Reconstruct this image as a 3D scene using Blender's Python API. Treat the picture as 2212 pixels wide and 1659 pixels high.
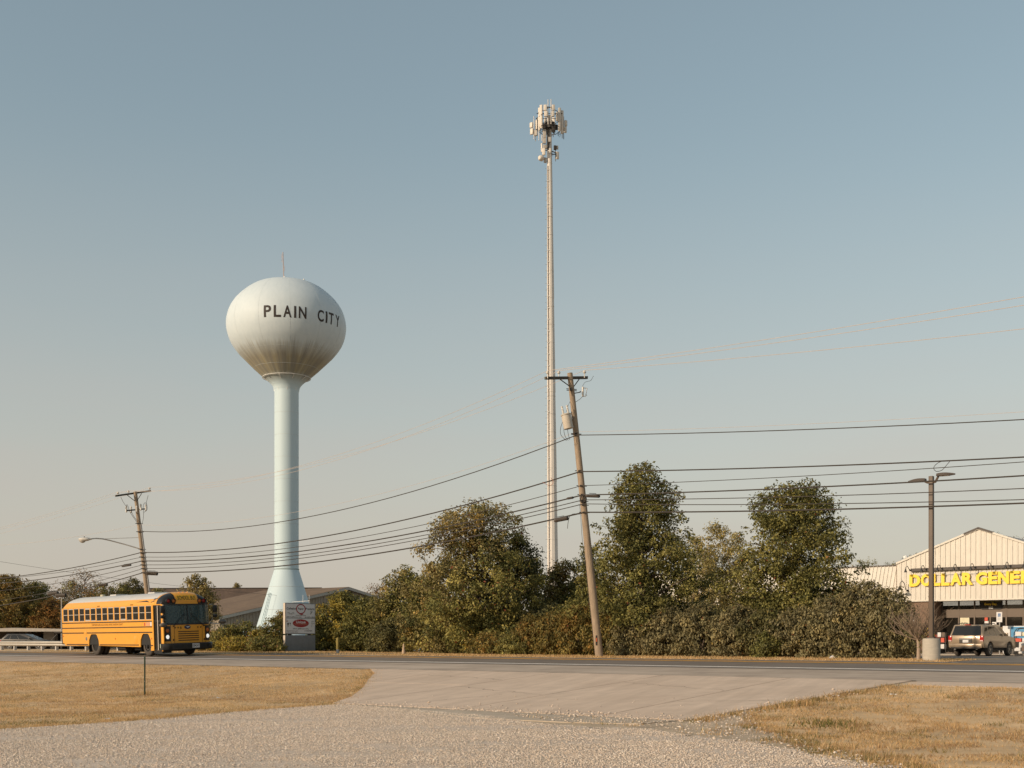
import bpy, bmesh, math, random
import numpy as np
from mathutils import Matrix, Vector, noise as mnoise

for o in list(bpy.data.objects):
    bpy.data.objects.remove(o)
SC = bpy.context.scene
COL = SC.collection
R = math.radians

# ------------------------------------------------------------------ camera
EYE = 0.75
FPX = 42.0 / 36.0 * 2212.0          # focal length in the 2212 px wide measuring frame
HOR = 1384.0                        # row of the horizon in that frame
cam_data = bpy.data.cameras.new('camera')
cam_data.lens = 42.0
cam_data.sensor_width = 36.0
cam_data.shift_y = (HOR - 829.5) / 2212.0
cam_data.clip_end = 9000.0
cam = bpy.data.objects.new('camera', cam_data)
cam.location = (0, 0, EYE)
cam.rotation_euler = (R(90), 0, 0)
COL.objects.link(cam)
SC.camera = cam
SC.render.resolution_x, SC.render.resolution_y = 1024, 768

# ------------------------------------------------------------------ sky and sun
SUN_EL = R(20.0)
SUN_AZ = math.atan2(-0.834, -0.552)      # measured from +Y towards +X
world = bpy.data.worlds.new('World')
SC.world = world
world.use_nodes = True
wn, wl = world.node_tree.nodes, world.node_tree.links
wn.clear()
w_out = wn.new('ShaderNodeOutputWorld')
w_bg = wn.new('ShaderNodeBackground')
sky = wn.new('ShaderNodeTexSky')
sky.sky_type = 'NISHITA'
sky.sun_disc = False
sky.sun_elevation = SUN_EL
sky.sun_rotation = SUN_AZ
sky.altitude = 250.0
sky.air_density = 1.1
sky.dust_density = 1.7
sky.ozone_density = 1.0
w_hs = wn.new('ShaderNodeHueSaturation')
w_hs.inputs['Saturation'].default_value = 1.0
w_gm = wn.new('ShaderNodeGamma'); w_gm.inputs['Gamma'].default_value = 0.72
w_mul = wn.new('ShaderNodeMix'); w_mul.data_type = 'RGBA'; w_mul.blend_type = 'MULTIPLY'
w_mul.inputs[0].default_value = 1.0
w_mul.inputs[7].default_value = (1.15, 1.12, 0.965, 1)
wl.new(sky.outputs[0], w_hs.inputs['Color'])
wl.new(w_hs.outputs[0], w_gm.inputs['Color'])
wl.new(w_gm.outputs[0], w_mul.inputs[6])
# warm haze low over the horizon, the same all the way round
w_tc = wn.new('ShaderNodeTexCoord'); w_sx = wn.new('ShaderNodeSeparateXYZ'); wl.new(w_tc.outputs['Generated'], w_sx.inputs[0])
w_mr = wn.new('ShaderNodeMapRange'); w_mr.interpolation_type = 'SMOOTHSTEP'
w_mr.inputs['From Min'].default_value = -0.02; w_mr.inputs['From Max'].default_value = 0.42
w_mr.inputs['To Min'].default_value = 0.82; w_mr.inputs['To Max'].default_value = 0.0
wl.new(w_sx.outputs['Z'], w_mr.inputs['Value'])
w_hz = wn.new('ShaderNodeMix'); w_hz.data_type = 'RGBA'
w_hz.inputs[7].default_value = (2.88, 2.52, 2.28, 1)
w_mp = wn.new('ShaderNodeMapping'); w_mp.inputs['Scale'].default_value = (1.2, 1.2, 9.0); wl.new(w_tc.outputs['Generated'], w_mp.inputs['Vector'])
w_nz = wn.new('ShaderNodeTexNoise'); w_nz.inputs['Scale'].default_value = 2.2; w_nz.inputs['Detail'].default_value = 5.0; wl.new(w_mp.outputs[0], w_nz.inputs['Vector'])
w_nr = wn.new('ShaderNodeMapRange'); w_nr.inputs['From Min'].default_value = 0.3; w_nr.inputs['From Max'].default_value = 0.7
w_nr.inputs['To Min'].default_value = 0.80; w_nr.inputs['To Max'].default_value = 1.12; wl.new(w_nz.outputs['Fac'], w_nr.inputs['Value'])
w_fm = wn.new('ShaderNodeMath'); w_fm.operation = 'MULTIPLY'; wl.new(w_mr.outputs[0], w_fm.inputs[0]); wl.new(w_nr.outputs[0], w_fm.inputs[1])
wl.new(w_fm.outputs[0], w_hz.inputs[0]); wl.new(w_mul.outputs[2], w_hz.inputs[6])
wl.new(w_hz.outputs[2], w_bg.inputs['Color'])
w_bg.inputs['Strength'].default_value = 0.13
wl.new(w_bg.outputs[0], w_out.inputs['Surface'])

sun_data = bpy.data.lights.new('sun', 'SUN')
sun_data.energy = 2.6
sun_data.angle = R(0.6)
sun_data.color = (1.0, 0.81, 0.61)
sun = bpy.data.objects.new('sun', sun_data)
sun_dir = Vector((math.sin(SUN_AZ) * math.cos(SUN_EL), math.cos(SUN_AZ) * math.cos(SUN_EL), math.sin(SUN_EL)))
sun.rotation_euler = sun_dir.to_track_quat('Z', 'Y').to_euler()
sun.location = (-60, -40, 40)
COL.objects.link(sun)

vs = SC.view_settings
vs.view_transform = 'Standard'
vs.look = 'None'
vs.gamma = 1.0
vs.use_curve_mapping = False
vs.exposure = 0.55

# ------------------------------------------------------------------ coordinates
# the road runs along RD (towards right and near); NR points across it, away from the photographer
RD = Vector((0.7683, -0.6401, 0.0))
NR = Vector((0.6401, 0.7683, 0.0))
ROAD_ANG = math.atan2(RD.y, RD.x)

PROF = [(-40, -1.0), (8, -0.94), (12, -0.92), (15, -0.88), (20, -0.80), (28.5, -0.22), (32.5, -0.055), (36.1, 0.065),
        (39.8, 0.035), (42.0, 0.07), (52, 0.06), (62, -0.12), (9000, -0.12)]
PX = [a for a, b in PROF]; PZ = [b for a, b in PROF]
def H(p):
    return float(np.interp(p, PX, PZ))
def P_of(x, y):
    return NR.x * x + NR.y * y
def S_of(x, y):
    return RD.x * x + RD.y * y
def HXY(x, y):
    return H(P_of(x, y))
def W(s, p, z=None):
    v = RD * s + NR * p
    v.z = H(p) if z is None else z
    return v
def at(x, y, d):
    """point at depth d seen at pixel (x, y) of the 2212 px wide frame"""
    return Vector(((x - 1106.0) / FPX * d, d, EYE + (HOR - y) / FPX * d))
def at_g(x, d):
    v = at(x, HOR, d); v.z = HXY(v.x, v.y); return v
def at_p(x, p):
    """ground point under column x at distance p across the road"""
    d = p / (NR.x * (x - 1106.0) / FPX + NR.y)
    return at_g(x, d)
def ground_hit(x, y):
    lo, hi = 2.0, 400.0
    f = lambda d: at(x, y, d).z - HXY(at(x, y, d).x, d)
    prev = lo
    d = lo
    while d < hi:
        if f(d) <= 0:
            a, b = prev, d
            for _ in range(30):
                m = (a + b) / 2
                if f(m) > 0: a = m
                else: b = m
            return at(x, y, b)
        prev = d; d += 0.25
    return at(x, y, hi)

# ------------------------------------------------------------------ object helpers
class MB:
    def __init__(self, M=None):
        self.v = []; self.f = []; self.M = M or Matrix()
    def add(self, vs, fs):
        o = len(self.v)
        M = self.M
        self.v += [tuple(M @ Vector(v)) for v in vs]
        self.f += [tuple(i + o for i in f) for f in fs]
        return self
    def box(self, c, s, rot=None):
        x, y, z = s[0] / 2, s[1] / 2, s[2] / 2
        vs = [Vector((a * x, b * y, e * z)) for e in (-1, 1) for b in (-1, 1) for a in (-1, 1)]
        if rot is not None: vs = [rot @ v for v in vs]
        c = Vector(c)
        return self.add([v + c for v in vs], [(0, 2, 3, 1), (4, 5, 7, 6), (0, 1, 5, 4), (2, 6, 7, 3), (0, 4, 6, 2), (1, 3, 7, 5)])
    def b2(self, lo, hi):
        return self.box([(a + b) / 2 for a, b in zip(lo, hi)], [abs(b - a) for a, b in zip(lo, hi)])
    def prism(self, poly, axis, lo, hi):
        n = len(poly)
        def mk(a, b, h):
            return {'x': (h, a, b), 'y': (a, h, b), 'z': (a, b, h)}[axis]
        vs = [mk(a, b, lo) for a, b in poly] + [mk(a, b, hi) for a, b in poly]
        fs = [tuple(range(n)), tuple(range(2 * n - 1, n - 1, -1))] + [(i, i + n, (i + 1) % n + n, (i + 1) % n) for i in range(n)]
        return self.add(vs, fs)
    def tube(self, pts, r, n=6, cap=True):
        pts = [Vector(p) for p in pts]
        rs = r if isinstance(r, (list, tuple)) else [r] * len(pts)
        vs = []; fs = []
        ref = None
        for i, p in enumerate(pts):
            t = (pts[min(i + 1, len(pts) - 1)] - pts[max(i - 1, 0)])
            if t.length < 1e-9: t = Vector((0, 0, 1))
            t.normalize()
            if ref is None:
                ref = Vector((0, 0, 1)) if abs(t.z) < 0.9 else Vector((1, 0, 0))
            u = t.cross(ref).normalized(); w = t.cross(u).normalized()
            ref = -w if False else ref
            for k in range(n):
                a = 2 * math.pi * k / n
                vs.append(p + (u * math.cos(a) + w * math.sin(a)) * rs[i])
        for i in range(len(pts) - 1):
            for k in range(n):
                k2 = (k + 1) % n
                fs.append((i * n + k, i * n + k2, (i + 1) * n + k2, (i + 1) * n + k))
        if cap:
            fs.append(tuple(range(n))); fs.append(tuple(range((len(pts) - 1) * n, len(pts) * n)))
        return self.add(vs, fs)
    def lathe(self, prof, n=24, c=(0, 0, 0), axis='z', a0=0.0, cap=True):
        vs = []; fs = []
        for r, h in prof:
            for k in range(n):
                a = a0 + 2 * math.pi * k / n
                u, w = r * math.cos(a), r * math.sin(a)
                q = {'z': (u, w, h), 'x': (h, u, w), 'y': (u, h, w)}[axis]
                vs.append((q[0] + c[0], q[1] + c[1], q[2] + c[2]))
        m = len(prof)
        for i in range(m - 1):
            for k in range(n):
                k2 = (k + 1) % n
                fs.append((i * n + k, i * n + k2, (i + 1) * n + k2, (i + 1) * n + k))
        if cap and prof[0][0] > 1e-6: fs.append(tuple(range(n)))
        if cap and prof[-1][0] > 1e-6: fs.append(tuple(range((m - 1) * n, m * n)))
        return self.add(vs, fs)
    def ball(self, c, r, n=12, m=8):
        r = r if isinstance(r, (list, tuple)) else (r, r, r)
        vs = []; fs = []
        for i in range(m + 1):
            t = math.pi * i / m
            for k in range(n):
                a = 2 * math.pi * k / n
                vs.append((c[0] + r[0] * math.sin(t) * math.cos(a), c[1] + r[1] * math.sin(t) * math.sin(a), c[2] + r[2] * math.cos(t)))
        for i in range(m):
            for k in range(n):
                k2 = (k + 1) % n
                fs.append((i * n + k, i * n + k2, (i + 1) * n + k2, (i + 1) * n + k))
        return self.add(vs, fs)
    def grid(self, fn, nu, nv, close_u=False):
        vs = [fn(i / nu, j / nv) for j in range(nv + 1) for i in range(nu + 1)]
        fs = [(j * (nu + 1) + i, j * (nu + 1) + i + 1, (j + 1) * (nu + 1) + i + 1, (j + 1) * (nu + 1) + i) for j in range(nv) for i in range(nu)]
        return self.add(vs, fs)
    def build(self, name, mat, parent=None, smooth=False, bevel=0.0, weld=True, angle=35, segs=2):
        me = bpy.data.meshes.new(name)
        bm = bmesh.new()
        bv = [bm.verts.new(v) for v in self.v]
        for f in self.f:
            try: bm.faces.new([bv[i] for i in dict.fromkeys(f)])
            except ValueError: pass
        if weld: bmesh.ops.remove_doubles(bm, verts=bm.verts, dist=1e-5)
        bmesh.ops.recalc_face_normals(bm, faces=bm.faces)
        if bevel > 0:
            ed = [e for e in bm.edges if len(e.link_faces) == 2 and e.calc_face_angle(0) > R(25)]
            bmesh.ops.bevel(bm, geom=ed, offset=bevel, segments=segs, affect='EDGES', profile=0.5, clamp_overlap=True)
            smooth = True
        bm.to_mesh(me); bm.free()
        if smooth:
            me.polygons.foreach_set('use_smooth', [True] * len(me.polygons))
            me.set_sharp_from_angle(angle=R(angle))
        return link(name, me, mat, parent)

def curve3(pts, k=5):
    pts = [Vector(p) for p in pts]; out = []
    for i in range(len(pts) - 1):
        p0, p1, p2, p3 = pts[max(i - 1, 0)], pts[i], pts[i + 1], pts[min(i + 2, len(pts) - 1)]
        for j in range(k):
            t = j / k
            out.append(0.5 * (2 * p1 + (p2 - p0) * t + (2 * p0 - 5 * p1 + 4 * p2 - p3) * t * t + (3 * p1 - p0 - 3 * p2 + p3) * t ** 3))
    return out + [pts[-1]]
def link(name, me, mat, parent=None):
    if mat is not None and not me.materials: me.materials.append(mat)
    o = bpy.data.objects.new(name, me)
    COL.objects.link(o)
    if parent is not None: o.parent = parent
    return o
def tag(o, label=None, cat=None, group=None, kind=None):
    if label: o['label'] = label
    if cat: o['category'] = cat
    if group: o['group'] = group
    if kind: o['kind'] = kind
    return o
def thing(name, label, cat, loc=(0, 0, 0), rotz=0.0, group=None):
    o = bpy.data.objects.new(name, None)
    o.empty_display_size = 0.2
    COL.objects.link(o)
    o.location = loc; o.rotation_euler = (0, 0, rotz)
    return tag(o, label, cat, group)
def dup(root, label, loc=None, rotz=None):
    r = root.copy(); COL.objects.link(r)
    if loc is not None: r.location = loc
    if rotz is not None: r.rotation_euler = (0, 0, rotz)
    if label: r['label'] = label
    for ch in list(root.children):
        c = ch.copy(); COL.objects.link(c); c.parent = r
        for g in list(ch.children):
            d = g.copy(); COL.objects.link(d); d.parent = c
    return r
def raw_mesh(name, V, F4, mat, parent=None, cols=None):
    """big mesh from numpy arrays; F4 is (n,3) or (n,4)"""
    me = bpy.data.meshes.new(name)
    V = np.asarray(V, dtype=np.float32); F4 = np.asarray(F4, dtype=np.int32)
    k = F4.shape[1]
    me.vertices.add(len(V)); me.vertices.foreach_set('co', V.ravel())
    me.loops.add(F4.size); me.loops.foreach_set('vertex_index', F4.ravel())
    me.polygons.add(len(F4)); me.polygons.foreach_set('loop_start', np.arange(0, F4.size, k, dtype=np.int32))
    me.update(calc_edges=True)
    if cols is not None:
        ca = me.color_attributes.new('Col', 'FLOAT_COLOR', 'POINT')
        c4 = np.ones((len(V), 4), dtype=np.float32); c4[:, :3] = cols
        ca.data.foreach_set('color', c4.ravel())
    me.validate()
    return link(name, me, mat, parent)

def text_mesh(s, w, h, M, name, mat, parent, bold=0.0, depth=0.004, cuts=0, fit=True):
    cu = bpy.data.curves.new('lettering', 'FONT')
    cu.body = s; cu.size = 1.0; cu.offset = bold; cu.extrude = 0.0; cu.resolution_u = 4
    ob = bpy.data.objects.new('lettering_source', cu)
    COL.objects.link(ob)
    bpy.context.view_layer.update()
    me = bpy.data.meshes.new_from_object(ob.evaluated_get(bpy.context.evaluated_depsgraph_get()))
    bpy.data.objects.remove(ob); bpy.data.curves.remove(cu)
    bm = bmesh.new(); bm.from_mesh(me); bpy.data.meshes.remove(me)
    xs = [v.co.x for v in bm.verts]; ys = [v.co.y for v in bm.verts]
    x0, x1, y0, y1 = min(xs), max(xs), min(ys), max(ys)
    for v in bm.verts:
        v.co.x = ((v.co.x - x0) / (x1 - x0) - 0.5) * w
        v.co.y = ((v.co.y - y0) / (y1 - y0) - 0.5) * h
        v.co.z = 0
    bmesh.ops.dissolve_limit(bm, angle_limit=0.01, verts=bm.verts, edges=bm.edges)
    for i in range(1, cuts):
        for pl in ((Vector((w * (i / cuts - 0.5), 0, 0)), Vector((1, 0, 0))), (Vector((0, h * (i / cuts - 0.5), 0)), Vector((0, 1, 0)))):
            bmesh.ops.bisect_plane(bm, geom=bm.verts[:] + bm.edges[:] + bm.faces[:], plane_co=pl[0], plane_no=pl[1])
    if depth > 0:
        ret = bmesh.ops.extrude_face_region(bm, geom=bm.faces[:])
        for e in ret['geom']:
            if isinstance(e, bmesh.types.BMVert): e.co.z += depth
        bmesh.ops.recalc_face_normals(bm, faces=bm.faces)
    for f in bm.faces: f.smooth = False
    if callable(M):
        for v in bm.verts: v.co = M(v.co)
    else:
        bmesh.ops.transform(bm, matrix=M, verts=bm.verts)
    me = bpy.data.meshes.new(name); bm.to_mesh(me); bm.free()
    return link(name, me, mat, parent)
def frame(o, x, y):
    """matrix with local x, y axes along the given directions at o"""
    x = Vector(x).normalized(); y = Vector(y).normalized(); z = x.cross(y)
    m = Matrix((x, y, z)).transposed().to_4x4(); m.translation = Vector(o)
    return m

# ------------------------------------------------------------------ materials
MATS = {}
def mat(name, col, rough=0.7, metal=0.0, var=0.12, scale=4.0, bump=0.0, bscale=None, spec=0.4, stretch=None, col2=None, c2pos=(0.45, 0.7), emit=None, coat=0.0, detail=6.0):
    if name in MATS: return MATS[name]
    m = bpy.data.materials.new(name); m.use_nodes = True
    nt = m.node_tree; N, L = nt.nodes, nt.links
    b = N['Principled BSDF']
    b.inputs['Roughness'].default_value = rough
    b.inputs['Metallic'].default_value = metal
    b.inputs['Specular IOR Level'].default_value = spec
    b.inputs['Coat Weight'].default_value = coat
    tc = N.new('ShaderNodeTexCoord')
    mp = N.new('ShaderNodeMapping')
    if stretch: mp.inputs['Scale'].default_value = stretch
    L.new(tc.outputs['Object'], mp.inputs['Vector'])
    nz = N.new('ShaderNodeTexNoise'); nz.inputs['Scale'].default_value = scale; nz.inputs['Detail'].default_value = detail
    nz.inputs['Roughness'].default_value = 0.62
    L.new(mp.outputs[0], nz.inputs['Vector'])
    rp = N.new('ShaderNodeValToRGB')
    c = Vector(col)
    rp.color_ramp.elements[0].position = 0.28; rp.color_ramp.elements[1].position = 0.72
    rp.color_ramp.elements[0].color = (*(c * (1 - var)), 1)
    rp.color_ramp.elements[1].color = (*(c * (1 + var)), 1)
    L.new(nz.outputs['Fac'], rp.inputs['Fac'])
    src = rp.outputs['Color']
    if col2 is not None:
        n2 = N.new('ShaderNodeTexNoise'); n2.inputs['Scale'].default_value = scale * 0.23; n2.inputs['Detail'].default_value = 5
        L.new(mp.outputs[0], n2.inputs['Vector'])
        r2 = N.new('ShaderNodeValToRGB'); r2.color_ramp.elements[0].position = c2pos[0]; r2.color_ramp.elements[1].position = c2pos[1]
        L.new(n2.outputs['Fac'], r2.inputs['Fac'])
        mx = N.new('ShaderNodeMix'); mx.data_type = 'RGBA'
        L.new(r2.outputs['Color'], mx.inputs[0]); L.new(src, mx.inputs[6]); mx.inputs[7].default_value = (*col2, 1)
        src = mx.outputs[2]
    L.new(src, b.inputs['Base Color'])
    if bump > 0:
        nb = N.new('ShaderNodeTexNoise'); nb.inputs['Scale'].default_value = bscale or scale * 6; nb.inputs['Detail'].default_value = 5
        L.new(mp.outputs[0], nb.inputs['Vector'])
        bp = N.new('ShaderNodeBump'); bp.inputs['Strength'].default_value = bump; bp.inputs['Distance'].default_value = 0.02
        L.new(nb.outputs['Fac'], bp.inputs['Height']); L.new(bp.outputs[0], b.inputs['Normal'])
    if emit:
        b.inputs['Emission Color'].default_value = (*emit[0], 1); b.inputs['Emission Strength'].default_value = emit[1]
    MATS[name] = m
    return m
def add_streaks(m, rotz, sc, amount, across=2.2, along=0.12, seed=0.0):
    """uneven wear drawn out along one direction (tyre wear, dust): multiplies the base colour"""
    N, L = m.node_tree.nodes, m.node_tree.links
    b = N['Principled BSDF']; src = b.inputs['Base Color'].links[0].from_socket
    tc = N.new('ShaderNodeTexCoord'); mp = N.new('ShaderNodeMapping'); mp.vector_type = 'TEXTURE'
    mp.inputs['Rotation'].default_value = (0, 0, rotz); mp.inputs['Scale'].default_value = (1 / along, 1 / across, 1.0); mp.inputs['Location'].default_value = (seed, seed * 0.7, 0)
    L.new(tc.outputs['Object'], mp.inputs['Vector'])
    nz = N.new('ShaderNodeTexNoise'); nz.inputs['Scale'].default_value = sc; nz.inputs['Detail'].default_value = 7; nz.inputs['Roughness'].default_value = 0.65; nz.inputs['Distortion'].default_value = 0.4
    L.new(mp.outputs[0], nz.inputs['Vector'])
    mr = N.new('ShaderNodeMapRange'); mr.inputs['From Min'].default_value = 0.32; mr.inputs['From Max'].default_value = 0.68
    mr.inputs['To Min'].default_value = 1 - amount; mr.inputs['To Max'].default_value = 1 + amount; L.new(nz.outputs['Fac'], mr.inputs['Value'])
    mx = N.new('ShaderNodeMix'); mx.data_type = 'RGBA'; mx.blend_type = 'MULTIPLY'; mx.inputs[0].default_value = 1.0
    L.new(src, mx.inputs[6]); L.new(mr.outputs[0], mx.inputs[7]); L.new(mx.outputs[2], b.inputs['Base Color'])
def leaf_mat(name, trans=0.25, rough=0.6):
    if name in MATS: return MATS[name]
    m = bpy.data.materials.new(name); m.use_nodes = True
    N, L = m.node_tree.nodes, m.node_tree.links
    b = N['Principled BSDF']; out = N['Material Output']
    at_ = N.new('ShaderNodeVertexColor'); at_.layer_name = 'Col'
    L.new(at_.outputs['Color'], b.inputs['Base Color'])
    b.inputs['Roughness'].default_value = rough; b.inputs['Specular IOR Level'].default_value = 0.25
    if trans > 0:
        tr = N.new('ShaderNodeBsdfTranslucent'); L.new(at_.outputs['Color'], tr.inputs['Color'])
        mx = N.new('ShaderNodeMixShader'); mx.inputs[0].default_value = trans
        L.new(b.outputs[0], mx.inputs[1]); L.new(tr.outputs[0], mx.inputs[2]); L.new(mx.outputs[0], out.inputs['Surface'])
    MATS[name] = m
    return m
def glass_mat(name, tint, see=0.4, rough=0.04, through=(0.75, 0.85, 0.83)):
    """tinted pane: part of the light goes through, the rest is a dark glossy surface"""
    if name in MATS: return MATS[name]
    m = bpy.data.materials.new(name); m.use_nodes = True
    N, L = m.node_tree.nodes, m.node_tree.links
    b = N['Principled BSDF']; out = N['Material Output']
    b.inputs['Base Color'].default_value = (*tint, 1); b.inputs['Roughness'].default_value = rough
    b.inputs['Specular IOR Level'].default_value = 0.5
    tr = N.new('ShaderNodeBsdfTransparent'); tr.inputs['Color'].default_value = (*through, 1)
    mx = N.new('ShaderNodeMixShader'); mx.inputs[0].default_value = see
    L.new(b.outputs[0], mx.inputs[1]); L.new(tr.outputs[0], mx.inputs[2]); L.new(mx.outputs[0], out.inputs['Surface'])
    MATS[name] = m
    return m
M_WOOD = mat('weathered_wood', (0.30, 0.225, 0.155), 0.85, var=0.35, scale=5, stretch=(6, 6, 0.35), bump=0.5, bscale=9)
M_WOODD = mat('dark_wood', (0.085, 0.075, 0.06), 0.85, var=0.3, scale=4, bump=0.3)
M_STEEL = mat('galvanised_steel', (0.45, 0.43, 0.40), 0.5, 0.35, var=0.12, scale=3)
M_DARK = mat('dark_metal', (0.045, 0.038, 0.032), 0.5, 0.2, var=0.15)
M_BLACK = mat('black_rubber', (0.02, 0.019, 0.018), 0.75, var=0.2)
M_CABLE = mat('cable_sheath', (0.05, 0.042, 0.035), 0.7, var=0.2)
M_COPPER = mat('bare_wire', (0.52, 0.43, 0.36), 0.5, 0.1)
M_WHITE = mat('white_paint', (0.74, 0.72, 0.68), 0.5, var=0.05)
M_PORC = mat('porcelain', (0.62, 0.58, 0.52), 0.3, var=0.08)
M_CONC = mat('concrete', (0.36, 0.32, 0.265), 0.9, var=0.14, scale=3, bump=0.25, bscale=30)
M_BARK = mat('bark', (0.12, 0.09, 0.065), 0.9, var=0.3, scale=8, stretch=(4, 4, 0.7), bump=0.5)
# ------------------------------------------------------------------ ground, road, apron, gravel, lawns
rng = np.random.default_rng(7)
M_DIRT = mat('dirt', (0.46, 0.355, 0.25), 0.95, var=0.25, scale=1.3, bump=0.6, bscale=14, col2=(0.40, 0.30, 0.195))
M_LAWN = mat('dry_turf', (0.58, 0.39, 0.21), 0.95, var=0.3, scale=1.4, bump=0.7, bscale=22, col2=(0.46, 0.315, 0.17))
M_GRAV = mat('gravel_bed', (0.59, 0.48, 0.385), 0.95, var=0.30, scale=16, bump=0.9, bscale=30, col2=(0.52, 0.415, 0.32), detail=8)
M_ASPH = mat('asphalt', (0.165, 0.132, 0.104), 0.85, var=0.14, scale=1.2, bump=0.25, bscale=60, stretch=None, col2=(0.195, 0.158, 0.126))
M_SHOULD = mat('shoulder_asphalt', (0.37, 0.295, 0.23), 0.9, var=0.16, scale=1.4, bump=0.25, bscale=50, col2=(0.47, 0.38, 0.30))
M_LOT = mat('lot_asphalt', (0.20, 0.17, 0.14), 0.9, var=0.12, scale=0.8, bump=0.15, bscale=50, col2=(0.16, 0.135, 0.11))
M_YEL = mat('yellow_line_paint', (0.66, 0.33, 0.055), 0.8, var=0.15, scale=6, col2=(0.36, 0.22, 0.085))
M_WLINE = mat('white_line_paint', (0.80, 0.74, 0.66), 0.8, var=0.15, scale=6, col2=(0.55, 0.49, 0.42), c2pos=(0.6, 0.8))
M_APRON = mat('apron_concrete', (0.57, 0.44, 0.335), 0.9, var=0.09, scale=1.6, bump=0.15, bscale=40, col2=(0.525, 0.40, 0.30))

add_streaks(M_APRON, math.atan2(NR.y, NR.x) + 0.25, 1.1, 0.08); add_streaks(M_APRON, math.atan2(NR.y, NR.x) - 0.5, 2.4, 0.06, along=0.3, seed=5.0)
add_streaks(M_ASPH, ROAD_ANG, 1.6, 0.13, along=0.03); add_streaks(M_SHOULD, ROAD_ANG, 1.2, 0.16, along=0.05, seed=3.0); add_streaks(M_LOT, 0.6, 0.8, 0.12, along=0.2)
add_streaks(M_LAWN, 0.4, 0.45, 0.24, across=1.0, along=0.5); add_streaks(M_GRAV, 0.15, 0.9, 0.12, across=1.3, along=0.10)
def strip(name, mt, s0, s1, plist, dz, kind='structure', parent=None, ns=1, thick=0.0):
    mb = MB()
    ss = [s0 + (s1 - s0) * i / ns for i in range(ns + 1)]
    vs = []
    for s in ss:
        for p in plist:
            v = W(s, p); v.z += dz; vs.append(v)
    k = len(plist)
    mb.add(vs, [(i * k + j, i * k + j + 1, (i + 1) * k + j + 1, (i + 1) * k + j) for i in range(ns) for j in range(k - 1)])
    o = mb.build(name, mt, parent, smooth=True)
    if kind: tag(o, kind=kind)
    return o
# ground: one sheet to the horizon
ps = [-600, -200, -60, 0, 8, 12, 15, 20, 24, 28.5, 32.5, 36.1, 39.8, 42, 52, 62, 120, 400, 1500, 6000]
ss = [-6000, -1500, -500, -200, -100, -60, -30, 0, 30, 60, 100, 200, 500, 1500, 6000]
mb = MB()
vs = []
for s in ss:
    for p in ps:
        v = W(s, p); v.z -= 0.016; vs.append(v)
k = len(ps)
mb.add(vs, [(i * k + j, i * k + j + 1, (i + 1) * k + j + 1, (i + 1) * k + j) for i in range(len(ss) - 1) for j in range(k - 1)])
tag(mb.build('ground', M_DIRT), 'dry ground sheet', kind='structure')

road = strip('road', M_ASPH, -900, 300, [31.9, 32.5, 34.3, 36.1, 37.9, 39.8], 0.0)
strip('road_shoulder', M_SHOULD, -900, 300, [28.5, 30.0, 31.9], -0.002)
# painted markings are sheets just above the asphalt
strip('edge_line', M_WLINE, -900, 300, [32.38, 32.64], 0.005, kind=None, parent=road)
strip('centre_line', M_YEL, -900, 300, [35.50, 35.74], 0.005, kind=None, parent=road)
strip('centre_line', M_YEL, -900, 300, [35.82, 36.06], 0.007, kind=None, parent=road)
strip('edge_line', M_WLINE, -900, 300, [39.5, 39.6], 0.005, kind=None, parent=road)

# parking lots and drives beyond the road
# the lot reaches the road only right of the lamp post
vs = []
pl = np.linspace(39.8, 46.6, 6)
for s in (-14.2, 44):
    for p in pl:
        v = W(s, p); v.z += 0.010; vs.append(v)
lot2 = MB().add(vs, [(j, j + 1, 6 + j + 1, 6 + j) for j in range(5)])
lotb = MB()
vs = []
pl = np.linspace(46.5, 74.5, 8)
for s in (-25, 44):
    for p in pl:
        v = W(s, p); v.z += 0.006; vs.append(v)
lotb.add(vs, [(j, j + 1, 8 + j + 1, 8 + j) for j in range(7)])
pk = lotb.build('parking_lot', M_LOT); tag(pk, kind='structure')
lot2.build('lot_entrance', M_LOT, pk)
dl = MB()
vs = []
pl = np.linspace(52, 110, 8)
for s in (-120, -58):
    for p in pl:
        v = W(s, p); v.z += 0.006; vs.append(v)
dl.add(vs, [(j, j + 1, 8 + j + 1, 8 + j) for j in range(7)])
tag(dl.build('side_lot', M_LOT), kind='structure')
# side drive beside the monument sign
dr = MB()
vs = []
pl = np.linspace(39.8, 47.3, 5)
for s0, s1 in ((-53.0, -46.0),):
    for s in (s0, s1):
        for p in pl:
            v = W(s + (p - 39.8) * 0.9, p); v.z += 0.012; vs.append(v)
dr.add(vs, [(j, j + 1, 5 + j + 1, 5 + j) for j in range(4)])
tag(dr.build('side_drive', M_LOT), kind='structure')

# concrete apron in slabs, joints between them recessed
apron = thing('driveway_apron', None, None)
tag(apron, kind='structure')
def slab(poly, dz=0.006, mt=M_APRON, nm='slab'):
    cx = sum(a for a, b in poly) / len(poly); cy = sum(b for a, b in poly) / len(poly)
    vs = []; n = len(poly)
    for s, p in poly:
        v = W(s, p); v.z += dz; vs.append(v)
    for s, p in poly:
        v = W(s, p); v.z -= 0.12; vs.append(v)
    return MB().add(vs, [tuple(range(n))] + [(i, (i + 1) % n, (i + 1) % n + n, i + n) for i in range(n)]).build(nm, mt, apron)
def left_edge(p):          # flared edge on the lawn side
    return float(np.interp(p, [19.9, 21.3, 23.3, 25.3, 27.2, 28.5], [-22.4, -23.2, -24.9, -26.8, -28.5, -30.1]))
g = 0.018
def right_edge(p):
    return -12.3 + 1.2 * max(0.0, (p - 20) / 8.5)
JS = [-22.1, -18.2, -14.3]
pp = [20.0 + 8.5 * i / 10 for i in range(11)]
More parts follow.
